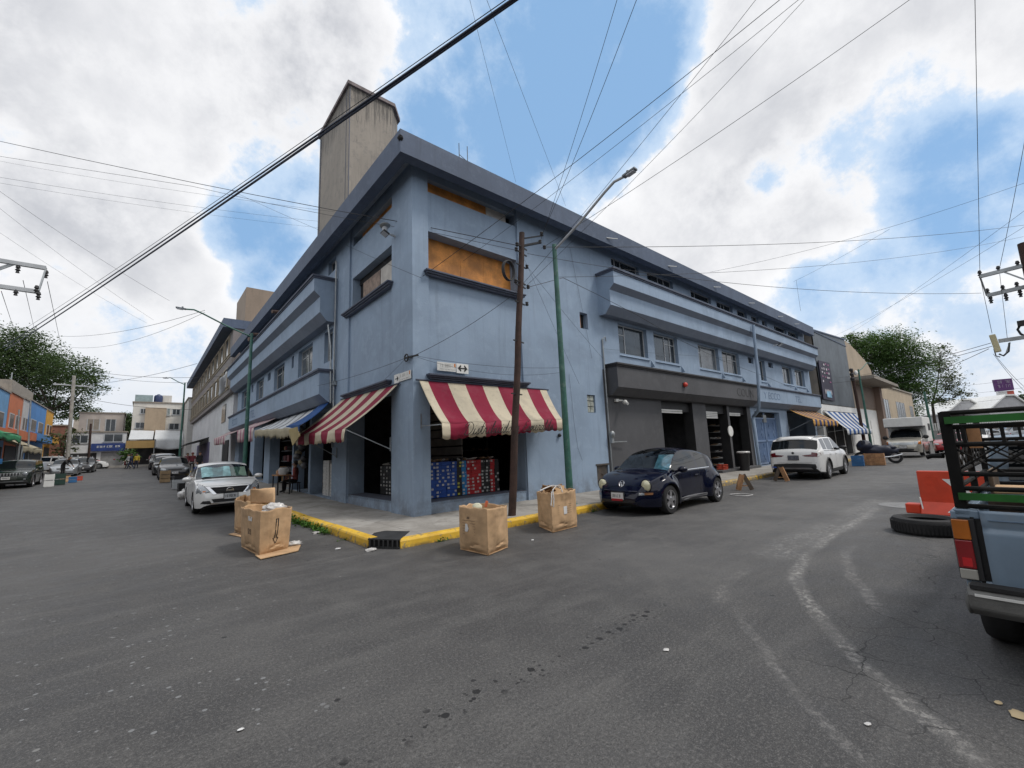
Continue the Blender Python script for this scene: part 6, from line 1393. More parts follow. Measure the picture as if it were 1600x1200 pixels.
c.patch('bumper_lip', 'f', [(-.62, .535), (.62, .535), (.62, .565), (-.62, .565)], PN, .03)
c.patch('lower_grille', 'f', [(-.50, .27), (.50, .27), (.44, .36), (-.44, .36)], M_PLASTIC, .012)
h, _ = c.hit('f', 0, .68); mb = MB(); hx = h.x+.012
mb.tube([(hx-.04*math.sin(a*PI/12), .07*math.cos(a*PI/12), .70+.07*math.sin(a*PI/12)) for a in range(25)], .008, 6)
for p, q in (((-.045, .045), (0, .0)), ((.045, .045), (0, 0)), ((-.055, .02), (-.025, -.055)), ((-.025, -.055), (0, -.01)), ((0, -.01), (.025, -.055)), ((.025, -.055), (.055, .02))): mb.bar((hx-p[1]*.6, p[0], .70+p[1]), (hx-q[1]*.6, q[0], .70+q[1]), .011)
mb.build('emblem', M_CHROME, c.t, world=False)
c.plate('f', 0, .44, .33, .15); h, _ = c.hit('f', 0, .34); mb = MB(); mb.box((h.x+.03, 0, .355), (.012, .30, .05)); mb.build('plate_strip', mat('plate_red', (.3, .01, .02), .5), c.t, world=False)
c.mirrors(.62, .93, PN, (.11, .2, .15)); c.handles((-.30,), .78, PN); c.seams((-.5, .82), .33, .88)
c.patch('sill_trim', 's', [(-.72, .235), (.66, .235), (.66, .30), (-.72, .30)], mat('grey_trim', (.12, .12, .13), .5), .02, True, th=.03)
c.patch('window_trim', 's', [(-1.12, .925), (.85, .925), (.85, .94), (-1.12, .94)], M_CHROME, .008, True)
mb = MB(); mb.grid(lambda u, v: (.40+.5*v, .62-.42*u+.1*v, 1.34-.36*v-.02), 5, 5); mb.build('sunshade', mat('blue_foil', (.25, .5, .62), .3, .3, var=.4, scale=6), c.t, world=False)
mb = MB(); mb.bb(-.9, .7, -.6, .6, .5, .9); mb.box((-.1, .35, 1.0), (.14, .4, .55)); mb.box((-.1, -.35, 1.0), (.14, .4, .55)); mb.build('interior', mat('grey_interior', (.05, .05, .055), .8), c.t, world=False)

# white estate (tall) seen from behind ------------------------------------------------------------
c = Car('parked_estate_car', 'white parked estate car seen from behind by the blue double gate', 'car', 'suv', PW, (16.65, -3.42, 0), R(1.5), lower=M_PLASTIC)
c.patch('tail_light', 'r', [(.30, .93), (.60, .96), (.62, 1.04), (.86, 1.00), (.88, .92), (.80, .86), (.40, .885)], mat('dark_tail_red', (.11, .004, .008), .12, coat=.5), .010, True)
c.patch('bumper_panel', 'r', [(-.80, .34), (.80, .34), (.84, .46), (.60, .54), (-.60, .54), (-.84, .46)], M_PLASTIC, .010)
c.patch('bumper_trim', 'r', [(-.62, .40), (.62, .40), (.56, .46), (-.56, .46)], mat('satin_trim', (.3, .3, .31), .4, .6), .02)
c.patch('hatch_gap', 'r', [(-.74, .64), (.74, .64), (.74, .65), (-.74, .65)], M_PLASTIC, .005)
c.patch('reflector', 'r', [(.60, .46), (.80, .47), (.80, .50), (.62, .49)], mat('blue_reflector', (.03, .12, .6), .2), .02)
c.arches(M_PLASTIC, .03); c.patch('sill_panel', 's', [(-.88, .26), (.98, .26), (.98, .36), (-.88, .36)], M_PLASTIC, .012, True); c.patch('window_trim', 's', [(-1.7, 1.075), (.95, 1.03), (.95, 1.045), (-1.7, 1.09)], M_PLASTIC, .008, True)
c.plate('r', 0, .84, .34, .15, mat('plate_dark', (.12, .13, .16), .4))
h, _ = c.hit('r', 0, 1.02); mb = MB(); mb.lathe([(0, -.012), (.045, -.012), (.045, .012), (0, .012)], 16, (h.x-.006, 0, 1.02), 'x'); mb.build('emblem', M_PLASTIC, c.t, world=False)
c.patch('spoiler', 't', [(-1.90, -.62), (-1.90, .62), (-1.72, .62), (-1.72, -.62)], PW, .03, th=.03)
c.mirrors(.82, 1.1, M_PLASTIC); c.handles((-.8, .1), .93, PW); c.seams((-1.0, -.07, .95), .4, 1.0)
c.patch('roof_rail', 't', [(-1.5, .60), (.3, .60), (.3, .63), (-1.5, .63)], M_STEEL, .04, True, th=.03)
mb = MB(); mb.bar((-1.99, .1, 1.30), (-2.07, -.30, 1.20), .018); mb.build('wiper', M_PLASTIC, c.t, world=False)

# dark green off-roader on the left, car at the frame edge, and the rest of the left row -----------------
PG = paint('dark_green', (.016, .024, .018), .3, .25, .8, .35)
JX = at_z(38, 762, .42); jz = zg(28.5)
c = Car('parked_offroader', 'dark green boxy off-roader with a slotted grille on the left of the side street', 'car', 'jeep', PG, (-10.62, 30.4, jz), -PI/2, None, .021, lower=M_PLASTIC)
c.patch('grille', 'f', [(-.42, .76), (.42, .76), (.42, .93), (-.42, .93)], mat('chrome_grey', (.32, .33, .34), .35, .6), .012)
for k in range(7): y = -.36+.12*k; c.patch('grille_slot', 'f', [(y-.035, .77), (y+.035, .77), (y+.035, .92), (y-.035, .92)], M_BLACK, .018)
for sg in (1, -1):
    h, _ = c.hit('f', sg*.60, .84); mb = MB(); mb.sphere((h.x-.01, sg*.62, .845), (.05, .125, .115), 16, 10); mb.build('headlight', M_LENS, c.t, world=False, smooth=60)
c.patch('fog_light', 'f', [(.58, .52), (.68, .52), (.68, .60), (.58, .60)], M_LENS, .015, True); c.patch('bumper_panel', 'f', [(-.80, .40), (.80, .40), (.80, .47), (-.80, .47)], M_PLASTIC, .012); c.patch('bumper_trim', 'f', [(-.60, .43), (.60, .43), (.60, .45), (-.60, .45)], M_STEEL, .02)
c.arches(M_PLASTIC, .03); c.plate('f', -.1, .64, .34, .15); c.mirrors(.66, 1.1, PG, (.09, .22, .18)); c.handles((-.7, .1), .95, PG); c.seams((-1, -.15, .85), .45, 1.0)
PB, PS, PK, PR = paint('black', (.010, .010, .012)), paint('silver', (.36, .38, .40), .6, .3), paint('charcoal', (.028, .028, .032), .3), paint('red', (.33, .012, .02))
def simple_lights(c, z=.70, y=.62):
    c.patch('headlight', 'f', [(y-.14, z-.06), (y+.16, z-.06), (y+.14, z+.07), (y-.1, z+.05)], M_LENS, .010, True); c.patch('grille', 'f', [(-.36, z-.1), (.36, z-.1), (.38, z+.01), (-.38, z+.01)], M_PLASTIC, .010)
    c.patch('tail_light', 'r', [(y-.1, z+.02), (y+.16, z+.02), (y+.16, z+.2), (y-.1, z+.2)], M_RED, .010, True); c.plate('f', 0, .46, .34, .14); c.mirrors(.86, .96, c.pm)
def row_car(name, label, spec, pm, px, py, X, D, rz=-PI/2, grp='cars parked on the side street', lights=True):
    p = at_d(px, py, D); q = Vector((p.x if X is None else X, p.y, zg(p.y))); c = Car(name, label, 'car', spec, pm, q, rz, grp, .021 if abs(rz+PI/2) < .2 else 0, 'steel', detail=False)
    if lights: simple_lights(c, .70 if spec != 'suv' else .84)
    return c
Car('parked_car', 'black car cut off by the left edge of the photo', 'car', 'saloon', PB, (-10.95, 21.4, zg(21.4)), -PI/2+R(3), None, .021)
c = row_car('parked_car', 'silver saloon with a pale windscreen behind the dark green off-roader', 'saloon', PS, 118, 735, -9.9, 38); c = row_car('parked_car', 'dark car tucked beside the silver saloon on the left row', 'saloon', PK, 141, 733, -9.3, 43.5)
c = row_car('parked_car', 'white hatchback nose-out at the far left end of the side street', 'suv', PW, 110, 727, -12.0, 48, R(-25)); c = row_car('parked_car', 'white saloon seen side-on before the shop with the blue sign', 'saloon', PW, 152, 728, -10.2, 52, R(0)); c = row_car('parked_car', 'red low car half hidden beside the white saloon', 'saloon', PR, 166, 729, -8.6, 55, R(8))
c = row_car('parked_car', 'charcoal saloon with a bare wooden crate before it', 'saloon', PK, 272, 740, -3.15, 30.5); c = row_car('parked_car', 'black saloon parked tight behind the charcoal one', 'saloon', PB, 262, 735, -3.35, 36); c = row_car('parked_car', 'silver grey hatchback in the right hand row of the side street', 'suv', PS, 262, 730, -3.2, 41.5); c = row_car('parked_car', 'dark hatchback last in the right hand row of the side street', 'suv', PK, 250, 728, -3.4, 47)

# right hand street: camper pickup, red car, van, cars beyond the rack --------------------------------
cx, cy = 35.5, -4.15
PGOLD = paint('pale_gold', (.42, .40, .35), .4)
c = Car('camper_pickup', 'pale pickup with a boxy white camper body facing down the wide street', 'camper', 'saloon', PGOLD, (cx, cy, .12), PI, None, 0, 'steel', detail=False)
c.t.scale = (1, 1.06, 1.2); c.patch('headlight', 'f', [(.52, .62), (.80, .60), (.80, .80), (.52, .76)], M_LENS, .01, True); c.patch('indicator', 'f', [(.70, .64), (.82, .62), (.82, .80), (.70, .78)], M_AMBER, .015, True); c.patch('grille', 'f', [(-.48, .60), (.48, .60), (.50, .74), (-.50, .74)], M_STEEL, .012); c.patch('lower_grille', 'f', [(-.7, .28), (.7, .28), (.7, .40), (-.7, .40)], M_PLASTIC, .012); c.plate('f', 0, .5, .34, .14); c.mirrors(.9, .97, M_PLASTIC, (.1, .24, .22))
mb = MB(); mb.bb(-2.6, -.25, -.95, .95, .72, 2.12); mb.bb(-.3, .95, -.95, .95, 1.60, 2.12); mb.build('camper_body', M_WHITE, c.t, world=False, bevel=.04)
mb = MB(); mb.bb(-.3, .97, -.9, .9, 1.56, 1.60); mb.bb(-2.3, -1.2, -.957, .957, 1.35, 1.75); mb.build('camper_window', M_PLASTIC, c.t, world=False)
c = row_car('parked_car', 'bright red car behind the camper pickup', 'saloon', PR, 1462, 695, None, 36, PI, None); c.t.location = (40.5, -5.9, .05); c = Car('parked_van', 'white van parked behind the red car far along the wide street', 'van', 'van', PW, (46.2, -6.7, .05), PI, None, 0, 'steel', detail=False); simple_lights(c, .78)
for k, (px, D, pm, sp, lab) in enumerate(((1516, 62, PW, 'saloon', 'white saloon glimpsed through the pickup rack'), (1545, 62, PS, 'saloon', 'silver saloon glimpsed through the pickup rack'), (1575, 64, PK, 'suv', 'dark hatchback glimpsed through the pickup rack'), (1600, 62, PS, 'van', 'pale van glimpsed through the right end of the pickup rack'))):
    p = at_d(px, 690, D); c = Car('parked_car', lab, 'car', sp, pm, (p.x, p.y, .15), PI/2+R(8*k), 'cars beyond the pickup rack', 0, 'steel', detail=False); simple_lights(c)

# covered motorcycle -------------------------------------------------------------------------------
mx = at_z(1388, 722, 0); mx = Vector((26.4, -3.95, 0)); t = thing('motorcycle', 'motorcycle under a dark blue cover beside the wooden crate', 'motorcycle', mx, R(-78))
mb = MB(); mb.sphere((.1, 0, .70), (.80, .28, .30), 24, 14, fn=lambda v: 1+noise.noise(v*2.2)*.28); mb.sphere((-.50, .0, .95), (.36, .40, .34), 18, 12, fn=lambda v: 1+noise.noise(v*3)*.3); mb.sphere((.55, 0, .86), (.32, .18, .14), 12, 8, fn=lambda v: 1+noise.noise(v*3)*.25); mb.build('cover', mat('navy_cover', (.012, .016, .035), .5, var=.4, scale=4), t, world=False, smooth=60)
for x in (-.72, .74):
    mb = MB(); mb.lathe([(.2, -.06), (.31, -.05), (.33, 0), (.31, .05), (.2, .06), (.2, -.06)], 20, (x, 0, .33), 'y'); w_ = mb.build('wheel', M_RUBBER, t, world=False, smooth=50)
    mb = MB(); mb.lathe([(.2, -.03), (.2, .03), (.17, .03), (.17, -.03), (.2, -.03)], 20, (x, 0, .33), 'y'); q = mb.build('rim', M_ALLOY, None); q.parent = w_
mb = MB(); mb.bar((-.60, .42, 1.15), (-.60, -.42, 1.15), .03); mb.sphere((-.6, .4, 1.26), (.03, .07, .06), 8, 6); mb.sphere((-.6, -.4, 1.26), (.03, .07, .06), 8, 6); mb.build('handlebar', M_BLACK, t, world=False)
mb = MB(); mb.tube([(.2, -.3, .34), (.7, -.34, .40), (1.05, -.34, .5)], .045, 8); mb.build('exhaust', M_CHROME, t, world=False, smooth=50)
def crate(label, c, d, rz, m, n=3, grp='crates in the street'):
    t = thing('crate', label, 'crate', c, rz, grp); x, y, z = d; mb = MB()
    for sy in (-1, 1):
        for k in range(n): mb.box((0, sy*(y/2-.01), z*(k+.5)/n), (x, .02, z/n*.86))
    for sx in (-1, 1):
        for k in range(n): mb.box((sx*(x/2-.01), 0, z*(k+.5)/n), (.02, y-.04, z/n*.86))
    mb.box((0, 0, .012), (x-.04, y-.04, .02)); mb.build('slats', m, t, world=False)
    mb = MB()
    for sx in (-1, 1):
        for sy in (-1, 1): mb.box((sx*(x/2-.035), sy*(y/2-.035), z/2), (.03, .03, z))
    mb.build('corner_posts', m, t, world=False)
M_BLUEC = mat('blue_crate', (.03, .13, .30), .5, var=.15)
crate('blue plastic crate beside the covered motorcycle', (23.9, -3.55, 0), (.5, .5, .55), .1, M_BLUEC); crate('brown wooden crate in front of the covered motorcycle', (24.7, -4.1, 0), (.6, .85, .62), .1, M_WOOD)
p = at_z(258, 752, .42); Y_ = 26.6
crate('bare upright wooden crate before the charcoal saloon', (-3.75, 25.0, zg(25)), (.5, .45, .72), 0, mat('pale_wood', (.30, .21, .12), .8, var=.25))
for k, (x, y, h, lab, m) in enumerate(((-2.45, 18.6, .45, 'grey plastic crate on the road behind the white saloon', M_FRAME), (-2.3, 17.0, .36, 'black plastic crate nearest the white saloon', M_BLACK), (-2.4, 19.6, .62, 'stacked dark crates before the charcoal saloon', M_PLASTIC))): crate(lab, (x-.95, y, zg(y)), (.5, .45, h), .1*k, m)
t = thing('sack', 'white plastic sack lying at the side of the white saloon', 'sack', (-3.52, 12.6, zg(12.6))); mb = MB(); mb.sphere((0, 0, .17), (.2, .3, .19), 24, 16, fn=lambda v: 1+noise.noise(v*2)*.35+noise.noise(v*6)*.18); mb.build('sack_body', M_POLY, t, world=False, smooth=60)
for k, (x, y, d, lab, m) in enumerate(((-8.95, 27.8, (.42, .4, .75), 'tall white plastic bin behind the dark green off-roader', M_WHITE), (-8.7, 29.6, (.5, .5, .7), 'dark green bin beside the tall white one', mat('bin_green', (.02, .05, .04), .5)), (-8.8, 33.2, (.5, .4, .42), 'brown carton crate before the silver saloon', M_CARD), (-8.2, 34.2, (.35, .3, .3), 'small red crate before the silver saloon', MATS['red_crate']), (-8.3, 31.6, (.4, .35, .38), 'small blue crate before the silver saloon', M_BLUEC))): crate(lab, (x, y, zg(y)), d, .1, m, 2)
# ------------------------------------------------------------------ blue pickup with a stake rack, close on the right
PBL = mat('pickup_paint', (.19, .262, .345), .38, .1, var=.10, scale=1.6, coat=.4, dirt=.55, dirtcol=(.20, .235, .27), dscale=3)
tk = thing('pickup_truck', 'faded light blue pickup truck with a black and green stake rack, tail towards the camera', 'pickup', (-.298, -9.765, 0), R(-2)); W_ = dict(world=False)
mb = MB(); mb.bb(0, 2.15, .78, .82, .56, 1.04); mb.bb(0, 2.15, -.82, -.78, .56, 1.04); mb.bb(0, 2.15, .70, .80, 1.0, 1.055); mb.bb(0, 2.15, -.80, -.70, 1.0, 1.055); mb.bb(2.1, 2.15, -.8, .8, .56, 1.05); mb.bb(.05, 2.1, -.78, .78, .58, .62)
mb.bb(0, .05, .665, .80, .985, 1.05); mb.bb(0, .05, -.80, -.665, .985, 1.05); mb.bb(0, .04, .66, .80, .50, .56); mb.bb(0, .04, -.80, -.66, .50, .56); mb.build('bed', PBL, tk, bevel=.012, **W_)
mb = MB(); mb.bb(.012, .05, -.80, .80, .56, .99); mb.build('lamp_recess', M_PLASTIC, tk, **W_)
mb = MB(); mb.grid(lambda u, v: (-.012-.010*math.sin(PI*v)+(.012 if .74 < v < .80 else 0), -.665+1.33*u, .53+.52*v), 16, 24); tg = mb.build('tailgate', PBL, tk, smooth=50, thick=.03, **W_)
mb = MB(); mb.box((-.035, 0, .93), (.03, .22, .05)); mb.build('handle', M_PLASTIC, tk, bevel=.008, **W_)
mb = MB(); mb.bb(-.04, -.02, -.632, .632, .985, .99); mb.bb(-.028, -.02, .05, .36, .70, .705); mb.build('crease_shade', mat('pickup_shadow', (.12, .18, .26), .5), tk, **W_)  # thin strips of darker blue painting the shade along the tailgate creases
for sg in (1, -1):
    y0, y1 = (.70, .824) if sg > 0 else (-.824, -.70)
    mb = MB(); mb.bb(-.02, .02, y0, y1, .56, .985); lf = mb.build('tail_light', M_PLASTIC, tk, bevel=.004, **W_)
    for za, zb_, m, nm in ((.84, .98, M_AMBER, 'amber_lens'), (.64, .835, M_RED, 'red_lens'), (.565, .635, mat('reverse_lens', (.32, .31, .28), .2, coat=.5), 'reverse_lens')):
        mb = MB(); mb.bb(-.034, -.018, y0+(.028 if sg > 0 else .005), y1-(.005 if sg > 0 else .028), za, zb_); q = mb.build(nm, m, None, bevel=.006); q.parent = lf
    mb = MB(); mb.bb(-.037, -.03, y0+.045, y1-.03, .655, .715); q = mb.build('red_reflector', mat('reflector_red', (.5, .015, .02), .15, coat=.5), None); q.parent = lf
    mb = MB(); mb.bb(.0, .02, y0, y0+.02, .5, 1.0) if sg > 0 else mb.bb(0, .02, y1-.02, y1, .5, 1.0); mb.build('tailgate_gap', M_BLACK, tk, **W_)
mb = MB(); M_BMP = mat('bumper_grey', (.13, .13, .125), .55, .3, var=.3, dirt=.5, dirtcol=(.2, .19, .17), dscale=4, bump=.25, bscale=90)
mb.prism([(-.13, -.79, .53), (-.02, -.79, .55), (-.02, -.79, .37), (-.11, -.79, .35), (-.16, -.79, .40), (-.16, -.79, .49)], (0, 1.58, 0)); mb.build('bumper', M_BMP, tk, bevel=.015, **W_)
mb = MB(); mb.bb(-.168, -.158, -.77, .75, .487, .503); mb.build('bumper_stripe', M_WHITE, tk, **W_); mb = MB(); mb.bb(-.145, -.03, -.77, .77, .53, .555); mb.build('bumper_step', M_RUBBER, tk, **W_)
mb = MB(); mb.sphere((-.09, .79, .42), (.07, .02, .07), 12, 8, fn=lambda v: 1+noise.noise(v*4)*.3); mb.build('bumper_end', M_BMP, tk, smooth=60, **W_)
# cab
cabp = [(2.18, .56), (2.18, 1.06), (2.32, 1.50), (2.45, 1.55), (3.25, 1.55), (3.45, 1.50), (3.95, 1.06), (4.9, .98), (5.0, .85), (5.0, .45), (2.18, .45)]
def cabw(z): return .80 if z < 1.08 else .80-(z-1.08)*.22
mb = MB(); n = len(cabp); mb.add([(x, cabw(z), z) for x, z in cabp]+[(x, -cabw(z), z) for x, z in cabp], [list(range(n)), list(range(2*n-1, n-1, -1))]+[[i, (i+1) % n, n+(i+1) % n, n+i] for i in range(n)]); mb.build('cab', PBL, tk, bevel=.02, **W_)
mb = MB(); mb.prism([(2.185, .62, 1.10), (2.185, -.62, 1.10), (2.30, -.58, 1.46), (2.30, .58, 1.46)], (-.02, 0, .006)); mb.build('rear_window', G_TINT, tk, **W_)
for sg in (1, -1):
    mb = MB(); mb.prism([(2.55, sg*.802, 1.1), (3.75, sg*.802, 1.1), (3.40, sg*.72, 1.47), (2.6, sg*.72, 1.47)], (0, sg*.006, 0)); mb.build('side_window', G_TINT, tk, **W_)
    for x in (.62, 4.1):
        tm, rm = wheel_mesh(.33, .2, 'steel'); o = bpy.data.objects.new('wheel', tm); COL.objects.link(o); o.parent = tk; o.location = (x, sg*.70, .33); o.rotation_euler = (0, 0, 0 if sg > 0 else PI); q = bpy.data.objects.new('rim', rm); COL.objects.link(q); q.parent = o
mb = MB(); mb.bb(.1, 4.9, -.45, .45, .34, .46); mb.bar((.62, -.65, .33), (.62, .65, .33), .1); mb.build('chassis', M_BLACK, tk, **W_)
# rack
GRN = mat('rack_green', (.014, .12, .016), .5, var=.35, dirt=.5, dirtcol=(.03, .09, .03)); RB = mat('rack_black', (.010, .010, .010), .75, 0, var=.5, spec=.2, dirt=.4, dirtcol=(.05, .035, .025), dscale=6)
rk_ = MB(); zt, z0 = 1.765, 1.06
def side_bars(mb, a, b, zs, w=.032):
    for z in zs: mb.tube([(*a, z), (*b, z)], w/2, 8)
LB, RBk, LF_, RF_ = (.02, .765), (.02, -.765), (2.12, .765), (2.12, -.765)
for a in (LB, RBk, LF_, RF_, (1.07, .765), (1.07, -.765)): rk_.bb(a[0]-.02, a[0]+(.05 if a == LB else .02), a[1]-(.045 if a == LB else .022), a[1]+.022, z0, zt)
for a, b in ((LB, RBk), (LB, LF_), (RBk, RF_), (LF_, RF_)): side_bars(rk_, a, b, (zt-.01, zt-.115, zt-.245, zt-.46, zt-.565, z0+.015), .035)
for a, b in ((LB, RBk), (LB, LF_), (LF_, RF_)):
    for k in range(8):
        f = (k+.5)/8; p = (a[0]+(b[0]-a[0])*f, a[1]+(b[1]-a[1])*f); rk_.bar((*p, zt-.12), (*p, zt-.25), .03, .02)
    for k in range(9):
        f0, f1 = k/9, (k+1.6)/9; q = lambda f, z: (a[0]+(b[0]-a[0])*min(f, 1), a[1]+(b[1]-a[1])*min(f, 1), z)
        rk_.tube([q(f0, zt-.25), q(f1, zt-.455)], .007, 5); rk_.tube([q(f0, zt-.455), q(f1, zt-.25)], .007, 5)
rk_.tube([(.02, .80, zt-.33), (.05, .87, zt-.33), (.05, .90, zt-.34)], .018, 6)
rkk = rk_.build('stake_rack', RB, tk, smooth=40, **W_)
for z, h in ((zt-.065, .052), (z0+.085, .05)):
    mb = MB(); mb.bb(-.025, -.008, -.76, .755, z-h/2, z+h/2); q = mb.build('green_slat', GRN, None); q.parent = rkk
mb = MB(); mb.bb(-.03, -.012, .18, .30, zt-.13, zt+.0); mb.bar((-.02, .22, zt-.1), (-.02, .18, zt-.27), .05, .012); q = mb.build('green_hinge', GRN, None); q.parent = rkk
mb = MB(); mb.bb(.95, .97, .66, .74, zt-.30, zt-.13); q = mb.build('side_board', M_WOOD, None); q.parent = rkk
# load in the bed
def on_truck(p): return tk.matrix_basis @ Vector(p)
tkm = Matrix.Translation(Vector(tk['_o'])) @ Matrix.Rotation(R(-2), 4, 'Z')
def load(name, label, cat, p, d, rz, m, nz=0):
    q = tkm @ Vector(p); t = thing(name, label, cat, q, R(-2)+rz, 'load in the pickup bed'); mb = MB(); mb.box((0, 0, d[2]/2), d); mb.build('body', m, t, world=False, bevel=.01)
    mb = MB(); mb.box((0, 0, d[2]+.002), (d[0]*.9, d[1]*.08, .004)); mb.build('tape', mat('parcel_tape', (.4, .3, .18), .3), t, world=False)
load('cardboard_sheet', 'flat cardboard sheet laid across the load in the pickup bed', 'cardboard', (.75, .0, 1.13), (.6, 1.25, .02), .05, M_CARD); load('carton', 'plain brown carton at the front of the pickup bed', 'carton', (1.5, .1, .63), (.6, .9, .30), .1, M_CARD2); load('carton', 'dark carton on the left of the pickup bed', 'carton', (.9, .45, .63), (.5, .4, .42), -.1, mat('dark_card', (.12, .08, .06), .8)); load('carton', 'dusky red carton beneath the cardboard sheet in the pickup bed', 'carton', (.6, -.2, .63), (.6, .8, .46), 0, mat('dusky_red', (.12, .04, .035), .8, var=.5, scale=14))
load('timber_board', 'short wooden board standing against the left rack of the pickup', 'board', (1.3, .66, .65), (.5, .03, .62), 0, MATS['dark_wood'])

# ------------------------------------------------------------------ neighbouring and distant buildings
def simple_building(name, label, x0, x1, y0, y1, z0, z1, m, roof=None, openings=(), group=None, parapet=.12, cat='building', wins=()):
    """openings: (face 'y' or 'x', u0, u1, za, zb, material, kind)"""
    t = thing(name, label, cat, ((x0+x1)/2, (y0+y1)/2, z0), group=group); mb = MB(); mb.bb(x0, x1, y0, y1, z0, z1); mb.build('wall', m, t)
    mb = MB(); mb.bb(x0-parapet, x1+parapet, y0-parapet, y1+parapet, z1, z1+.16); mb.build('roof', roof or M_CONC, t)
    for ax, off, u0, u1, za, zb_, mm, nm in openings:
        s_ = MB(); sg = -1 if off in (x0, y0) else 1
        sbox(s_, ax, u0, u1, off+sg*.03, off-sg*.06, za, zb_); o = s_.build(nm, mm, t)
        if nm == 'window':
            f = MB()
            for a, b in ((u0-.05, u0+.04), (u1-.04, u1+.05), ((u0+u1)/2-.03, (u0+u1)/2+.03)): sbox(f, ax, a, b, off+sg*.055, off-sg*.04, za-.05, zb_+.05)
            sbox(f, ax, u0-.1, u1+.1, off+sg*.12, off-sg*.04, za-.12, za-.03); q = f.build('frame', M_FRAME, None); q.location = -Vector(t['_o']); q.parent = o
            for v in q.data.vertices: pass
    return t
def stucco(n, c, s=.3): return wall_mat('stucco_'+n, c, tuple(min(1, q*1.12) for q in c), streak=s)
# the long terrace beside the side street, next to the blue building
TW, TG, TBe = stucco('white', (.60, .61, .63)), stucco('taupe', (.20, .18, .175)), stucco('sand', (.33, .28, .21))
t = thing('terrace_building', 'long taupe terrace with rows of sand framed windows over a white ground floor', 'building', (3, 40, 0))
mb = MB(); mb.bb(-.15, 8, 27.0, 60, -.2, 6.4); mb.build('ground_floor_wall', TW, t); mb = MB(); mb.bb(-.45, 8, 26.6, 60, 6.4, 11.1); mb.build('upper_wall', TG, t)
mb = MB(); mb.bb(-1.1, 8.2, 26.5, 60.2, 11.1, 11.75); mb.build('roof', M_SLATE, t)
for row, z in enumerate((7.0, 9.4)):
    mb = MB(); mb.bb(-.50, -.40, 27, 60, z-.26, z-.12); mb.bb(-.56, -.40, 27, 60, z-.12, z-.05); mb.build('sill_band', TBe, t)
    for k in range(11):
        y = 28+k*2.9; mb = MB()
        for a, b in ((y, y+.18), (y+1.92, y+2.1)): mb.bb(-.53, -.40, a, b, z-.05, z+1.35)
        mb.bb(-.53, -.40, y, y+2.1, z+1.35, z+1.47); w_ = mb.build('window', TBe, t); mb = MB(); mb.bb(-.47, -.44, y+.18, y+1.92, z-.05, z+1.35); q = mb.build('pane', M_PANE, None); q.location = -Vector(t['_o']); q.parent = w_
mb = MB(); mb.bb(-.2, -.1, 30.5, 32.5, 4.6, 6.0); mb.build('window', M_PANE, t); mb = MB(); mb.bb(-.2, -.1, 28, 31, .5, 3.1); mb.build('door', M_DARK, t); mb = MB(); mb.bb(-.2, -.1, 40, 52, .8, 3.4); mb.build('door', mat('violet_front', (.12, .11, .2), .6), t)
mb = MB(); mb.prism([(-.15, 41, 3.9), (-1.9, 41, 3.3), (-1.9, 41, 3.22), (-.15, 41, 3.75)], (0, 9, 0)); mb.build('canopy', M_BLACK, t)
mb = MB(); mb.bb(.3, 4, 27.2, 31.6, 11.7, 14.6); mb.build('stair_tower', stucco('brown_block', (.27, .21, .16)), t)
t = thing('hanging_banner', 'white cloth banner hanging from the taupe terrace by the blue building', 'banner', (-.9, 27.6, 7)); mb = MB(); mb.grid(lambda u, v: (-.62-.42*u, 27.4+.2*math.sin(u*4+v*2), 7.9-1.25*v-.5*u), 6, 8); mb.build('cloth', C_WHT, t, smooth=60, thick=.01)
mb = MB(); scribble(mb, (-.68, 27.2, 7.0), (-1, 0, -.9), (0, 0, 1), (0, -1, 0), .3, .3, 2, 5, .02); mb.build('dark_mark', M_NAVYI := mat('navy_ink', (.02, .03, .09), .7), t)
# small coloured houses on the left of the side street
XL = -13.2
def house(label, p, q, m, z0=None, top=None, extra=None, depth=6):
    a, b = at_x(*p, XL), at_x(*q, XL); y0, y1 = sorted((a.y, b.y)); zt = top or max(a.z, b.z); z0 = zg(y0)-.2
    t = thing('terraced_house', label, 'house', (XL-depth/2, (y0+y1)/2, z0), group='coloured houses on the side street'); mb = MB(); mb.bb(XL-depth, XL, y0, y1, z0, zt); mb.build('wall', m, t); mb = MB(); mb.bb(XL-depth-.1, XL+.08, y0, y1, zt, zt+.12); mb.build('roof', M_CONC, t)
    mid = (z0+zt)/2
    for k in range(2):
        ya = y0+(y1-y0)*(.16+.42*k); yb = ya+(y1-y0)*.26; mb = MB(); mb.bb(XL-.05, XL+.05, ya-.08, yb+.08, mid+.75, mid+1.95); w_ = mb.build('window', M_FRAME, t); mb = MB(); mb.bb(XL+.03, XL+.06, ya, yb, mid+.83, mid+1.87); q_ = mb.build('pane', M_PANE, None); q_.location = -Vector(t['_o']); q_.parent = w_
    mb = MB(); mb.bb(XL-.05, XL+.04, y0+.5, y1-.5, z0+.2, z0+2.9); mb.build('shopfront', M_DARK, t)
    mb = MB(); mb.bb(XL-.05, XL+.7, y0+.05, y1-.05, mid-.15, mid+.55); mb.build('ledge', extra or m, t)
    return t
OR_ = stucco('orange', (.52, .16, .07)); BL_ = stucco('azure', (.07, .22, .50)); LB_ = stucco('pale_azure', (.13, .30, .52)); YL_ = stucco('ochre', (.58, .30, .04)); WH_ = stucco('offwhite', (.5, .5, .5))
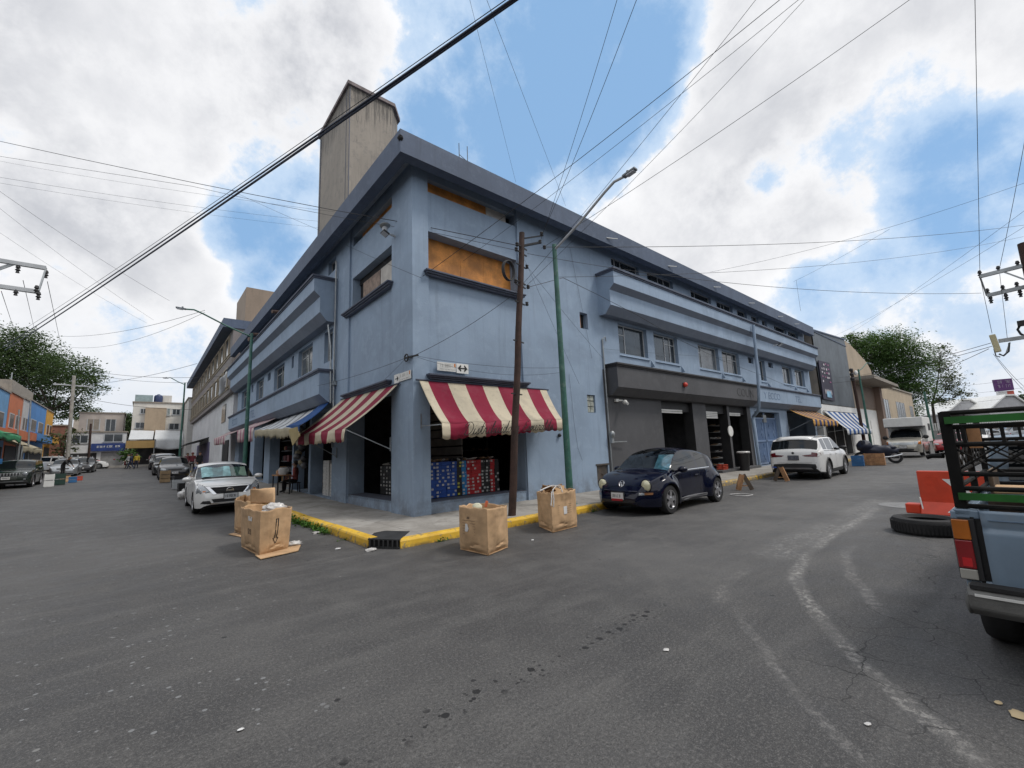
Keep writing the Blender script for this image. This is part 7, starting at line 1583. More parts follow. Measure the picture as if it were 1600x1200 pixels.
house('pale azure house at the left edge of the side street', (-34, 607), (16, 615), LB_, extra=OR_); house('orange fronted house between the two azure ones', (16, 612), (37, 625), OR_, extra=OR_); house('narrow off white house squeezed beside the orange one', (37.5, 625), (47, 628), WH_, extra=OR_); house('bright azure house with small dark windows', (47.5, 625), (73, 641), BL_, extra=BL_); house('ochre yellow house at the end of the coloured row', (73.5, 646), (84, 646), YL_, extra=YL_)
a = at_x(20, 608, XL-1.5); t = thing('rooftop_block', 'bare concrete rooftop block above the orange house', 'rooftop', (XL-4, a.y, 7)); mb = MB(); mb.bb(XL-6, XL-1.2, at_x(18, 610, XL-1.2).y, at_x(53, 610, XL-1.2).y, 7.0, at_x(40, 606, XL-1.2).z); mb.build('wall', M_CONC, t); mb = MB(); mb.bar((XL-2, a.y+2, 8), (XL-2, a.y+2, 11), .08); mb.build('chimney_pipe', M_STEEL, t)
# market tarpaulins on the left pavement
def tarp(label, pts, m, posts):
    p = [Vector(q) for q in pts]; c = sum(p, Vector())/4; t = thing('market_tarp', label, 'tarpaulin', c, group='market tarpaulins on the left'); mb = MB(); mb.grid(lambda u, v: p[0].lerp(p[1], u).lerp(p[3].lerp(p[2], u), v)+Vector((0, 0, -.25*math.sin(PI*u)*math.sin(PI*v)+.08*math.sin(u*9))), 12, 8); mb.build('sheet', m, t, smooth=60, thick=.015)
    mb = MB(); e = p[0], p[1]; mb.grid(lambda u, v: e[0].lerp(e[1], u)+Vector((.04*math.sin(u*12), 0, -.4*v*(1+.2*math.sin(u*23)))), 14, 3); mb.build('skirt', m, t, smooth=60, thick=.012)
    for q in posts:
        mb = MB(); mb.bar((q.x, q.y, zg(q.y)), q, .05); mb.build('post', M_STEEL, t)
g0, g1 = at_x(33, 682, -10.9), at_x(-30, 672, -10.9); g1 = Vector((-10.9, g0.y-9, g0.z+.1)); tarp('green market tarpaulin over the stalls at the left edge', [g0, g1, g1+Vector((-2.6, 0, 1.0)), g0+Vector((-2.6, 1, 1.0))], M_GREENTARP, [g0, g1])
b0 = at_x(66, 702, -11.0); b1 = Vector((-11.0, b0.y-7.5, b0.z+.05)); tarp('dirty beige tarpaulin beyond the green one', [b0, b1, b1+Vector((-2.2, -.5, 1.3)), b0+Vector((-2.2, .5, 1.2))], C_DUST, [b0, b1])
t = thing('market_stall', 'market stall heaped with mixed goods below the green tarpaulin', 'stall', (-11.6, 27, zg(27))); mb = MB(); mb.bb(-12.3, -11.2, 24, 31, zg(27)+.1, zg(27)+.9); mb.build('table', M_PLASTIC, t)
rr = random.Random(11)
for k in range(26):
    mb = MB(); mb.box((-11.7+rr.uniform(-.5, .4), 24.3+k*.26, zg(27)+.95+rr.uniform(.1, .8)), (.3, .24, rr.uniform(.2, .5)), rz=rr.uniform(0, 1)); mb.build('goods', [M_WHITE, MATS['red_crate'], M_BLUEC, M_CARD, C_PINK, M_PLASTIC][k % 6], t)
# across the far end of the side street
Z6 = zg(66)
sb = simple_building('shop_building', 'low white shop with a long blue fascia sign at the end of the side street', -12.1, -6.65, 66, 74, Z6-.2, 5.75, stucco('shopwhite', (.56, .57, .58)), openings=[('y', 66, -8.75, -7.0, 4.6, 5.5, M_PANE, 'window'), ('y', 66, -11.6, -10.2, 4.5, 5.4, M_PANE, 'window'), ('y', 66, -8.9, -6.8, 1.4, 3.3, mat('roller_grey', (.22, .22, .22), .6), 'shutter'), ('y', 66, -11.7, -9.3, 1.4, 3.2, M_DARK, 'doorway')])
mb = MB(); mb.bb(-9.85, -6.7, 65.6, 65.95, 3.4, 4.35); sgn = mb.build('fascia_sign', mat('sign_blue', (.012, .035, .16), .6, var=.2), sb); mb = MB(); scribble(mb, (-9.55, 65.58, 3.80), (1, 0, .02), (0, 0, 1), (0, -1, 0), 2.5, .26, 22, 31, .01); q = mb.build('sign_lettering', M_WHITE, None); q.location = -Vector(sb['_o']); q.parent = sgn
simple_building('house', 'peach upper storey set back above the shop with the blue sign', -11.6, -7.2, 71, 78, 5.6, 8.6, stucco('peach', (.44, .39, .36)), openings=[('y', 71, -10.8, -9.6, 6.4, 7.8, M_CONC, 'window'), ('y', 71, -9.0, -8.0, 6.2, 7.8, M_PANE, 'window')], cat='house')
ap = simple_building('apartment_house', 'white apartment house with a blue water tank on its roof', -6.3, -.95, 68.5, 78, Z6-.2, 9.95, stucco('aptwhite', (.60, .58, .54)), openings=[('y', 68.5, -5.9, -4.95, 6.5, 7.2, M_PANE, 'window'), ('y', 68.5, -5.5, -4.9, 8.5, 9.1, M_PANE, 'window'), ('y', 68.5, -2.3, -1.2, 6.3, 7.1, M_PANE, 'window'), ('y', 68.5, -2.05, -1.2, 8.4, 9.15, M_PANE, 'window'), ('y', 68.5, -2.6, -2.35, 8.3, 9.2, M_GREENP, 'window')])
mb = MB(); mb.bb(-5.0, -2.75, 67.9, 68.5, 5.4, 9.25); mb.build('blank_bay', stucco('tan_bay', (.36, .28, .2)), ap); mb = MB(); mb.bb(-6.2, -4.3, 69, 73, 10.0, 11.1); mb.build('roof_room', M_GLS := mat('rooftop_glass', (.25, .32, .33), .3), ap); mb = MB(); mb.bb(-3.3, -2.2, 69.5, 73, 10.0, 11.2); mb.build('roof_room', MATS['stucco_aptwhite'], ap)
t = thing('water_tank', 'dark blue plastic water tank on the white apartment roof', 'water tank', (-3.7, 69.3, 10.1)); mb = MB(); mb.lathe([(0, 0), (.48, 0), (.5, .1), (.5, .85), (.42, 1.02), (.2, 1.12), (.14, 1.2), (0, 1.2)], 18, (-3.7, 69.3, 10.1)); mb.build('tank', mat('tank_blue', (.02, .035, .10), .4), t, smooth=40)
mb = MB(); mb.bb(-4.2, -3.2, 68.8, 69.8, 10.0, 10.1); mb.build('stand', M_CONC, t)
t = thing('market_canopy', 'white market canopies over a tan fascia below the apartment house', 'canopy', (-4, 65, Z6)); mb = MB()
for x0, x1 in ((-6.3, -3.9), (-3.75, -.7)): mb.prism([(x0, 67.8, 6.1), (x1, 67.8, 6.0), (x1-.1, 64.8, 4.75), (x0-.1, 64.8, 4.75)], (0, 0, .04))
mb.build('canopy_sheet', C_WHT, t); mb = MB(); mb.bb(-6.6, -3.8, 64.7, 64.9, 3.65, 4.6); mb.build('fascia', stucco('tan_fascia', (.34, .22, .08)), t); mb = MB(); mb.grid(lambda u, v: (-3.7+3.1*u, 64.6+.2*math.sin(u*7)*v, 4.75-1.15*v-.25*math.sin(PI*u)*v), 10, 6); mb.build('sagging_sheet', C_WHT, t, smooth=60, thick=.02)
mb = MB()
for x in (-6.4, -3.8, -.8): mb.bar((x, 64.8, Z6), (x, 64.8, 4.7), .08)
mb.build('posts', M_STEEL, t); mb = MB(); mb.bb(-6.3, -.8, 66.5, 67, Z6, 3.7); mb.build('back_stall', M_DARK, t)
simple_building('house', 'pale narrow house between the apartment house and the taupe terrace', -.7, 3, 61, 75, Z6-.3, 9.9, stucco('palehouse', (.52, .51, .49)), cat='house')
simple_building('house', 'distant cream rooftops above the shop with the blue sign', -14, -5, 92, 98, Z6, 9.6, stucco('creamfar', (.5, .44, .38)), cat='house'); simple_building('house', 'brown brick house behind the bare tree on the left', -17.5, -12.3, 66.5, 76, Z6-.3, 6.6, stucco('brickbrown', (.22, .10, .07)), cat='house', openings=[('y', 66.5, -16, -14.5, 3.2, 4.6, M_PANE, 'window')])
# right side of the wide street
YB = -.35
t = thing('metal_clad_building', 'grey corrugated metal clad building with a tall dark banner', 'building', (37, 2, 0)); MM = mat('corrugated_sheet', (.16, .18, .20), .5, .4, var=.12, scale=1, streak=.35, world=True); mb = MB()
n = 60; zt0, zt1 = 9.35, 9.9
for i in range(n):
    x0, x1 = 32+9.4*i/n, 32+9.4*(i+1)/n; d0, d1 = (.0 if i % 2 else .045), (.045 if i % 2 else .0); mb.add([(x0, YB-d0, 3.95), (x1, YB-d1, 3.95), (x1, YB-d1, zt0+(zt1-zt0)*(i+1)/n), (x0, YB-d0, zt0+(zt1-zt0)*i/n)], [(0, 1, 2, 3)])
mb.build('cladding', MM, t, fixn=False); mb = MB(); mb.bb(32, 41.4, YB+.05, 12, 3.9, 9.3); mb.build('wall', M_CONC, t); mb = MB(); mb.bb(31.6, 41.5, YB-.08, 12.1, 9.3, 9.38); mb.prism([(31.95, YB-.1, 9.35), (41.45, YB-.1, 9.9), (41.45, YB-.1, 10.0), (31.95, YB-.1, 9.45)], (0, .2, 0)); mb.build('roof', M_SLATE, t)
mb = MB(); mb.bb(31.6, 41.4, YB, 12, -.1, 3.9); mb.build('ground_floor_wall', M_WHITE, t)
for a, b in ((32.2, 34.0), (34.4, 36.4), (36.9, 38.6), (39.0, 40.9)): mb = MB(); mb.bb(a, b, YB-.04, YB+.05, .2, 3.0); mb.build('shop_opening', M_DARK if a < 38 else M_WHITE, t)
t = thing('vertical_banner', 'tall dark violet banner of product pictures on the grey metal wall', 'banner', (35.2, YB-.1, 4.2)); b4 = [at_y(1279, 563, YB-.14), at_y(1296, 567, YB-.14), at_y(1305, 627, YB-.14), at_y(1287, 623, YB-.14)]; mb = MB(); mb.prism(b4, (0, .05, 0)); mb.build('cloth', mat('violet_banner', (.016, .012, .035), .6, var=.3), t)
mb = MB(); mb2 = MB(); mb3 = MB(); rb = random.Random(4); bp_ = lambda u, v: b4[0].lerp(b4[1], u).lerp(b4[3].lerp(b4[2], u), v)+Vector((0, -.02, 0))
for r_ in range(5):
    for c_ in range(4):
        u, v = .14+.2*c_+rb.uniform(-.02, .02), .05+.115*r_+rb.uniform(-.01, .01); du, dv = rb.uniform(.06, .12), rb.uniform(.03, .07)
        if rb.random() < .12: continue
        (mb if rb.random() < .65 else mb2).prism([bp_(u, v), bp_(u+du, v+.01), bp_(u+du*.8, v+dv), bp_(u-.02, v+dv*.8)], (0, -.01, 0))
for k in range(7): u = .18+.09*k; mb.prism([bp_(u, .74+abs(k-3)*.02), bp_(u+.05, .73), bp_(u+.06, .84), bp_(u+.02, .86)], (0, -.01, 0))
mb3.prism([bp_(.32, .78), bp_(.66, .77), bp_(.72, .93), bp_(.30, .94)], (0, -.014, 0)); mb.build('pictures', mat('banner_white', (.55, .52, .56), .6, var=.3), t); mb2.build('pink_pictures', mat('banner_pink', (.35, .12, .25), .6, var=.3), t); mb3.build('blue_picture', mat('banner_blue', (.22, .42, .58), .6, var=.3), t)
t = thing('concrete_building', 'tall bare concrete building with a projecting canopy slab', 'building', (46, 3, 0)); CB = stucco('bareconc', (.36, .29, .21), .45); mb = MB(); mb.prism([(41.45, YB, 3.9), (41.45, YB, 9.9), (43.5, YB, 9.75), (46, YB, 9.3), (49, YB, 8.7), (50.6, YB, 8.0), (51, YB, 3.9)], (0, 12, 0)); mb.build('wall', CB, t); mb = MB(); mb.prism([(41.6, YB-1.6, 6.3), (52.5, YB-1.6, 6.2), (52.5, YB-1.6, 6.45), (41.6, YB-1.6, 6.6)], (0, 2, 0)); mb.build('canopy', M_CONC, t); mb = MB(); mb.bb(41.45, 51, YB, 12, -.1, 3.9); mb.build('ground_floor_wall', M_WHITE, t); mb = MB(); mb.bb(43, 50, YB-.04, YB+.1, 4.0, 6.1); mb.build('recess', stucco('recessbrown', (.17, .12, .09)), t)
mb = MB(); mb.bb(49.9, 50.9, YB-.5, YB, 0, 6.2); mb.build('pier', stucco('pierbrown', (.2, .14, .11)), t)
for a, b in ((43, 45), (46.5, 48.6)): mb = MB(); mb.bb(a, b, YB-.05, YB, .1, 2.9); mb.build('shutter', M_WHITE, t)
simple_building('warehouse', 'low beige warehouse with dusty windows beyond the canopy slab', 51.2, 73, YB-.1, 14, -.1, 6.65, stucco('beige', (.42, .34, .24), .5), openings=[('y', YB-.1, 53.5, 55.8, 3.2, 5.2, M_PANE2, 'window'), ('y', YB-.1, 60.5, 62.8, 3.2, 5.2, M_PANE2, 'window'), ('y', YB-.1, 63.2, 65.5, 3.2, 5.2, M_PANE2, 'window'), ('y', YB-.1, 69.5, 71.5, 3.2, 5.0, M_PANE2, 'window')])
# the far end of the wide street
def shed(label, px0, px1, ypk, yev, D, pk):
    a, b = at_d(px0, yev, D), at_d(px1, yev, D); p = at_d(pk, ypk, D); a.z = b.z = (a.z+b.z)/2; w = (b-a); w.z = 0; dirn = Vector((-w.y, w.x, 0)).normalized(); dirn = dirn if dirn.x > 0 else -dirn
    t = thing('market_shed', label, 'shed', (p.x, p.y, 0), group='white gabled sheds at the end of the wide street'); g = lambda q, z: Vector((q.x, q.y, z)); mb = MB(); mb.prism([g(a, 0), g(b, 0), g(b, b.z), g(a.lerp(b, .62), p.z-.15), g(a.lerp(b, .42), p.z-.15), g(a, a.z)], dirn*12); mb.build('wall', stucco('shed'+str(px0), (.42, .42, .43)), t)
    mb = MB(); ov = (b-a).normalized()*.5; pts = [g(a-ov, a.z-.2), g(a.lerp(b, .42), p.z-.05), g(a.lerp(b, .62), p.z-.05), g(b+ov, b.z-.2)]
    for q, r_ in zip(pts[:-1], pts[1:]): mb.prism([q-dirn*.4, r_-dirn*.4, r_+Vector((0, 0, .3))-dirn*.4, q+Vector((0, 0, .3))-dirn*.4], dirn*13)
    mb.build('roof', M_WHITE, t)
shed('white gabled shed directly under the violet billboard', 1545, 1612, 618, 640, 88, 1572); shed('white gabled shed left of the violet billboard', 1478, 1542, 625, 645, 92, 1505)
p0, p1 = at_d(1425, 680, 70), at_d(1640, 680, 70); t = thing('boundary_wall', 'long low grey wall with white pickets closing the wide street', 'wall', (p0.x, p0.y, 0)); mb = MB(); mb.prism([(p0.x, p0.y, 0), (p1.x, p1.y, 0), (p1.x, p1.y, 2.0), (p0.x, p0.y, 2.0)], (.3, 0, 0)); mb.build('base_wall', stucco('boundary', (.24, .23, .22)), t)
mb = MB()
for k in range(60): q = p0.lerp(p1, k/60); mb.box((q.x-.05, q.y, 2.4), (.12, .16, 1.2))
mb.build('pickets', M_WHITE, t)
p = at_d(1568, 604, 120); t = thing('billboard', 'violet billboard on a red and white tower beyond the sheds', 'billboard', (p.x, p.y, 0)); c4 = [at_d(1552, 593.5, 120), at_d(1581, 591, 120), at_d(1585, 609, 120), at_d(1556.5, 612, 120)]; mb = MB(); mb.prism(c4, (.6, .3, 0)); pn_ = mb.build('panel', mat('billboard_violet', (.10, .028, .14), .6, var=.15), t)
mb = MB()
for u0, v0 in ((.12, .2), (.58, .2), (.12, .56), (.58, .56)):
    f = lambda u, v: c4[0].lerp(c4[1], u).lerp(c4[3].lerp(c4[2], u), v)+Vector((-.15, -.05, 0)); uxx = (f(u0+.3, v0+.1)-f(u0, v0+.1)); scribble(mb, f(u0, v0+.16), uxx.normalized(), (0, 0, 1), (-1, 0, 0), uxx.length, .8, 5, int(u0*100+v0*10), .03)
q = mb.build('billboard_lettering', mat('billboard_text', (.42, .36, .46), .6), None); q.location = -Vector(t['_o']); q.parent = pn_
mb = MB(); a, b = at_d(1560, 612, 120.5), at_d(1573, 611, 120.5); mb.prism([(a.x, a.y, 0), (b.x, b.y, 0), (b.x, b.y, b.z), (a.x, a.y, a.z)], (1, .5, 0)); mb.build('white_tower', M_WHITE, t); a, b = b, at_d(1584, 610, 120.5); mb = MB(); mb.prism([(a.x, a.y, 0), (b.x, b.y, 0), (b.x, b.y, b.z), (a.x, a.y, a.z)], (1, .5, 0)); mb.build('red_tower', MATS['red_crate'], t)

# ------------------------------------------------------------------ trees
def tree(name, label, base, h_trunk, blobs, n, leaf, mats, seed, spread=.35, trunk_r=.3, limbs=True, twig=False):
    rr = random.Random(seed); base = Vector(base); t = thing(name, label, 'tree', base); mb = MB()
    top = base+Vector((0, 0, h_trunk)); mb.tube([base, base.lerp(top, .5)+Vector((rr.uniform(-.2, .2), rr.uniform(-.2, .2), 0)), top], [trunk_r, trunk_r*.8, trunk_r*.6], 9)
    for c, r in blobs:
        c = Vector(c); m_ = top.lerp(c, .5)+Vector((0, 0, -.12*(c-top).length)); mb.tube([top-Vector((0, 0, .2)), m_, c], [trunk_r*.45, trunk_r*.28, trunk_r*.1], 6)
        for k in range(7 if not twig else 16):
            d = Vector((rr.gauss(0, 1), rr.gauss(0, 1), rr.gauss(.2, .7))).normalized(); e = c+Vector((d.x*r[0], d.y*r[1], d.z*r[2]))*.9; s_ = m_.lerp(c, rr.uniform(.3, 1)); mb.tube([s_, s_.lerp(e, .5)+Vector((0, 0, .1)), e], [trunk_r*.14, trunk_r*.08, trunk_r*.03], 4, cap=False)
    mb.build('trunk', M_BARK, t, smooth=60, fixn=False)
    mb = MB(); tot = sum(r[0]*r[1]*r[2] for c, r in blobs)**1
    for c, r in blobs:
        c = Vector(c); k = int(n*(r[0]*r[1]*r[2])/tot); clumps = []
        for _ in range(max(6, k//34)):
            d = Vector((rr.gauss(0, 1), rr.gauss(0, 1), rr.gauss(0, 1))).normalized(); rad = rr.random()**.45; clumps.append((c+Vector((d.x*r[0], d.y*r[1], d.z*r[2]))*rad, rr.uniform(.5, 1.25)*spread*min(r)))
        for _ in range(k):
            cc, cr = clumps[rr.randrange(len(clumps))]; p = cc+Vector((rr.gauss(0, cr), rr.gauss(0, cr), rr.gauss(0, cr*.55))); s_ = leaf*rr.uniform(.6, 1.4); M_ = Euler((rr.uniform(-.9, .9), rr.uniform(-.9, .9), rr.uniform(0, 6.3))).to_matrix()
            o = len(mb.v); mb.v += [p+M_ @ Vector(q) for q in ((-s_*.5, 0, 0), (0, -s_, s_*.1), (s_*.5, 0, 0), (0, s_, -s_*.1))]; mb.f.append([o, o+1, o+2, o+3]); mb.m.append(0)
    mb.build('crown', mats, t, fixn=False); return t
LD = leaf_mat('leaf_dark', (.030, .052, .026), (.085, .125, .058), .25); LM = leaf_mat('leaf_mid', (.035, .080, .026), (.105, .175, .06), .25); LO_ = leaf_mat('leaf_olive', (.05, .065, .03), (.10, .11, .055), .2)
def bl(px, py, rx, ry, D, deep=1.0): p = at_d(px, py, D); k = D/F_PX; return (p, (rx*k, rx*k*deep, ry*k))
TD = 56; tb = at_d(70, 735, TD); tree('spreading_tree', 'huge dark spreading tree towering behind the coloured houses', (tb.x, tb.y, zg(tb.y)), 8, [bl(-60, 560, 60, 45, TD), bl(20, 555, 55, 42, TD), bl(60, 585, 50, 40, TD+4), bl(95, 580, 45, 28, TD), bl(130, 598, 34, 24, TD), bl(125, 625, 22, 20, TD+2), bl(35, 530, 30, 22, TD), bl(-20, 610, 60, 40, TD+3), bl(60, 628, 40, 16, TD+5), bl(150, 590, 16, 12, TD), bl(70, 650, 46, 14, TD+5), bl(110, 640, 34, 14, TD+3), bl(10, 640, 40, 16, TD+5)], 70000, .135, LD, 21, .27, .26)
TD = 62; tb = at_d(190, 730, 74); tree('round_tree', 'dark bushy tree beside the white apartment house', (tb.x, tb.y, zg(70)), 3, [bl(178, 668, 14, 14, 74), bl(195, 662, 13, 16, 74), bl(203, 675, 10, 14, 74)], 9000, .15, LD, 22, .38, .3)
TD = 66; tb = at_d(1400, 690, TD); tree('leafy_tree', 'big leafy green tree rising behind the beige warehouse', (tb.x, tb.y, 0), 6, [bl(1345, 540, 28, 20, TD), bl(1390, 540, 36, 26, TD), bl(1430, 560, 26, 26, TD), bl(1370, 565, 40, 26, TD+2), bl(1415, 590, 34, 26, TD), bl(1440, 615, 22, 22, TD), bl(1385, 605, 34, 18, TD+3), bl(1325, 528, 14, 10, TD), bl(1405, 640, 30, 20, TD)], 52000, .13, LM, 23, .27, .4)
TD = 70; tb = at_d(1468, 690, TD); tree('sparse_tree', 'thin sparse tree with open twigs right of the leafy green one', (tb.x, tb.y, 0), 6.5, [bl(1468, 575, 18, 22, TD), bl(1486, 600, 20, 20, TD), bl(1470, 550, 11, 14, TD), bl(1502, 615, 13, 10, TD), bl(1468, 625, 14, 14, TD)], 3000, .16, LO_, 24, .45, .28, twig=True)
TD = 105; tb = at_d(1595, 690, TD); tree('round_tree', 'small dark tree behind the right hand shed', (tb.x, tb.y, 0), 5, [bl(1592, 632, 16, 10, TD), bl(1608, 625, 14, 10, TD)], 1200, .4, LD, 25, .4, .4)
TD = 42; tb = at_d(100, 726, TD); tree('bare_tree', 'small half bare tree in front of the brown brick house', (tb.x, tb.y, zg(tb.y)), 1.6, [bl(92, 688, 14, 14, TD), bl(112, 684, 14, 14, TD), bl(100, 700, 18, 10, TD)], 420, .14, LO_, 26, .5, .10, twig=True)
TD = 52; tb = at_d(196, 728, TD); tree('shrub', 'low green shrub behind the walking people', (tb.x, tb.y, zg(tb.y)), .5, [bl(197, 712, 9, 8, TD), bl(207, 712, 7, 7, TD)], 700, .16, LM, 27, .45, .06)
# ------------------------------------------------------------------ people
def person(label, loc, rz, h, shirt, legs, pose='stand', skin=(.30, .17, .11), hair=(.02, .016, .014), cap=None):
    t = thing('person', label, 'person', loc, rz); k = h/1.7
    J = {'pelvis': (0, 0, .92), 'waist': (0, 0, 1.05), 'chest': (.0, 0, 1.28), 'neck': (.0, 0, 1.44), 'head': (.02, 0, 1.58), 'crown': (.01, 0, 1.68)}
    for s_, n in ((1, 'l'), (-1, 'r')):
        J[n+'hip'] = (0, s_*.10, .88); J[n+'knee'] = (.02, s_*.11, .48); J[n+'ank'] = (-.02, s_*.11, .08); J[n+'toe'] = (.14, s_*.12, .035)
        J[n+'sh'] = (0, s_*.19, 1.38); J[n+'elb'] = (-.03, s_*.24, 1.10); J[n+'wri'] = (.05, s_*.24, .87); J[n+'hand'] = (.07, s_*.24, .79)
    if pose == 'walk':
        J['lknee'] = (.18, .11, .50); J['lank'] = (.26, .11, .10); J['ltoe'] = (.42, .12, .09); J['rknee'] = (-.04, -.11, .47); J['rank'] = (-.30, -.11, .14); J['rtoe'] = (-.17, -.12, .035); J['lelb'] = (-.14, .25, 1.12); J['lwri'] = (-.12, .25, .88); J['lhand'] = (-.10, .25, .80); J['relb'] = (.08, -.25, 1.12); J['rwri'] = (.22, -.23, .93); J['rhand'] = (.29, -.22, .88)
    if pose == 'lean':
        for q in ('chest', 'neck', 'head', 'crown', 'lsh', 'rsh'): x, y, z = J[q]; J[q] = (x+(z-1.0)*.7, y, z-.12*(z-1.0))
        for n, s_ in (('l', 1), ('r', -1)): J[n+'elb'] = (.42, s_*.22, 1.06); J[n+'wri'] = (.55, s_*.16, .92); J[n+'hand'] = (.61, s_*.14, .87)
    if pose == 'sit':
        for q in list(J):
            if q[1:] not in ('knee', 'ank', 'toe'): x, y, z = J[q]; J[q] = (x, y, z-.42)
        for n, s_ in (('l', 1), ('r', -1)): J[n+'knee'] = (.42, s_*.13, .50); J[n+'ank'] = (.42, s_*.13, .08); J[n+'toe'] = (.56, s_*.13, .04); J[n+'wri'] = (.24, s_*.16, .64); J[n+'hand'] = (.31, s_*.13, .62)
    E_ = [('pelvis', 'waist'), ('waist', 'chest'), ('chest', 'neck'), ('neck', 'head'), ('head', 'crown')]
    for n in 'lr': E_ += [('pelvis', n+'hip'), (n+'hip', n+'knee'), (n+'knee', n+'ank'), (n+'ank', n+'toe'), ('chest', n+'sh'), (n+'sh', n+'elb'), (n+'elb', n+'wri'), (n+'wri', n+'hand')]
    RD = {'pelvis': .15, 'waist': .14, 'chest': .16, 'neck': .065, 'head': .10, 'crown': .07, 'hip': .095, 'knee': .062, 'ank': .045, 'toe': .038, 'sh': .075, 'elb': .048, 'wri': .034, 'hand': .038}
    names = list(J); me = bpy.data.meshes.new('body'); me.from_pydata([Vector(J[n])*k for n in names], [(names.index(a), names.index(b)) for a, b in E_], [])
    o = bpy.data.objects.new('body', me); COL.objects.link(o); md = o.modifiers.new('skin', 'SKIN'); sv = me.skin_vertices[0].data
    for i, n in enumerate(names):
        r = RD.get(n, RD.get(n[1:], .05))*k; sv[i].radius = (r*.8 if n in ('chest', 'waist', 'pelvis') else r, r)
    sv[0].use_root = True; s2 = o.modifiers.new('sub', 'SUBSURF'); s2.levels = s2.render_levels = 2
    dg = bpy.context.evaluated_depsgraph_get(); m2 = bpy.data.meshes.new_from_object(o.evaluated_get(dg)); o.modifiers.clear(); o.data = m2; m2.materials.clear()
    for m in (mat('shirt%s' % str(shirt), shirt, .8, var=.2, scale=8), mat('legs%s' % str(legs), legs, .8, var=.2, scale=8), mat('skin%s' % str(skin), skin, .55, var=.08), M_BLACK): m2.materials.append(m)
    hz, nz = J['pelvis'][2]*k+.03, J['neck'][2]*k+.0
    hd = [(Vector(J[n+'hand'])*k, Vector(J[n+'wri'])*k) for n in 'lr']; ft = [Vector(J[n+'toe'])*k for n in 'lr']+[Vector(J[n+'ank'])*k for n in 'lr']
    for p in m2.polygons:
        c = p.center; mi = 0
        if c.z > nz and (c-Vector(J['head'])*k).length < .24*k: mi = 2
        elif any((c-a).length < (a-b).length*1.35 for a, b in hd): mi = 2
        elif c.z < hz and not any((c-b).length < .3*k and abs(c.y) > .17*k and c.z > .55*k for a, b in hd): mi = 1
        if c.z < .10*k or any((c-f).length < .07*k for f in ft): mi = 3
        p.material_index = mi
    m2.shade_smooth()
    b = bmesh.new(); b.from_mesh(m2)                    # fingers and thumb grown from each palm
    mb = MB()
    for a, w_ in hd:
        d = (a-w_).normalized(); sd = d.cross(Vector((0, 0, 1)) if abs(d.z) < .9 else Vector((1, 0, 0))).normalized()
        for i, L in enumerate((.055, .07, .075, .065)): q = a+sd*(i-1.5)*.017*k+d*.01; mb.tube([q, q+d*L*.6*k, q+(d+Vector((.25, 0, -.1)))*L*k], [.009*k, .008*k, .006*k], 5, 2)
        mb.tube([a-d*.02, a+sd*.045*k, a+sd*.055*k+d*.03*k], [.011*k, .01*k, .008*k], 5, 2)
    vs = [b.verts.new(v) for v in mb.v]
    for f, mi in zip(mb.f, mb.m): ff = b.faces.new([vs[i] for i in f]); ff.material_index = 2
    # brow, nose, lips and ears
    hc = Vector(J['head'])*k; mb = MB(); mb.sphere(hc+Vector((.105*k, 0, -.01)), (.022*k, .016*k, .028*k), 8, 6); mb.sphere(hc+Vector((.092*k, 0, -.055*k)), (.012*k, .028*k, .009*k), 8, 6)
    for s_ in (1, -1): mb.sphere(hc+Vector((0, s_*.10*k, 0)), (.022*k, .012*k, .032*k), 8, 6); mb.sphere(hc+Vector((.088*k, s_*.036*k, .022*k)), (.012*k, .016*k, .010*k), 8, 6)
    vs = [b.verts.new(v) for v in mb.v]
    for f in mb.f:
        try: ff = b.faces.new([vs[i] for i in f]); ff.material_index = 2
        except ValueError: pass
    b.to_mesh(m2); b.free(); o.parent = t
    mb = MB(); c = (Vector(J['head'])+Vector((-.02, 0, .045)))*k if False else Vector(J['head'])*k+Vector((-.018, 0, .045))*k; mb.sphere(c, (.118*k, .108*k, .105*k), 14, 9)
    for v in mb.v:
        if v.x-c.x > .06*k and v.z < c.z+.03*k: v.x = c.x+.06*k
    mb.build('cap' if cap else 'hair', mat('cap%s' % str(cap), cap, .7) if cap else mat('hair_black', hair, .6), t, world=False, smooth=60)
    if cap: mb = MB(); mb.sphere(c+Vector((.12*k, 0, .02)), (.08*k, .07*k, .012), 10, 6); q = mb.build('peak', MATS['cap%s' % str(cap)], t, world=False)
    return t
def gp(px, py, D): p = at_d(px, py, D); return (p.x, p.y, zg(p.y)+(.0))
NV, BK, WH, YE, MR, DN = (.02, .025, .05), (.016, .016, .018), (.5, .5, .5), (.5, .36, .04), (.14, .02, .03), (.03, .045, .09)
person('person in dark clothes striding across the far end of the side street', gp(204, 733, 47), R(160), 1.72, NV, DN, 'walk')
person('person with a pale top walking at the far end of the side street', gp(199.5, 732, 48.5), R(200), 1.66, WH, BK, 'walk')
person('person in a yellow top standing beside the walking pair', gp(212.5, 731.5, 49.5), R(-100), 1.68, YE, NV, 'stand')
person('person in black leaning over the goods behind the silver saloon', gp(97, 742, 34), R(-30), 1.72, BK, BK, 'lean')
person('person in a maroon top by the white wall of the taupe terrace', gp(300, 728, 37.5), R(-110), 1.7, MR, BK, 'stand', cap=(.2, .02, .03))
person('person in black beside the maroon topped one near the white wall', gp(311, 728, 36.5), R(-60), 1.74, BK, BK, 'stand')
person('person in a dusky red top half hidden behind the parked cars', gp(292, 728, 39), R(-80), 1.66, (.16, .04, .05), NV, 'stand')
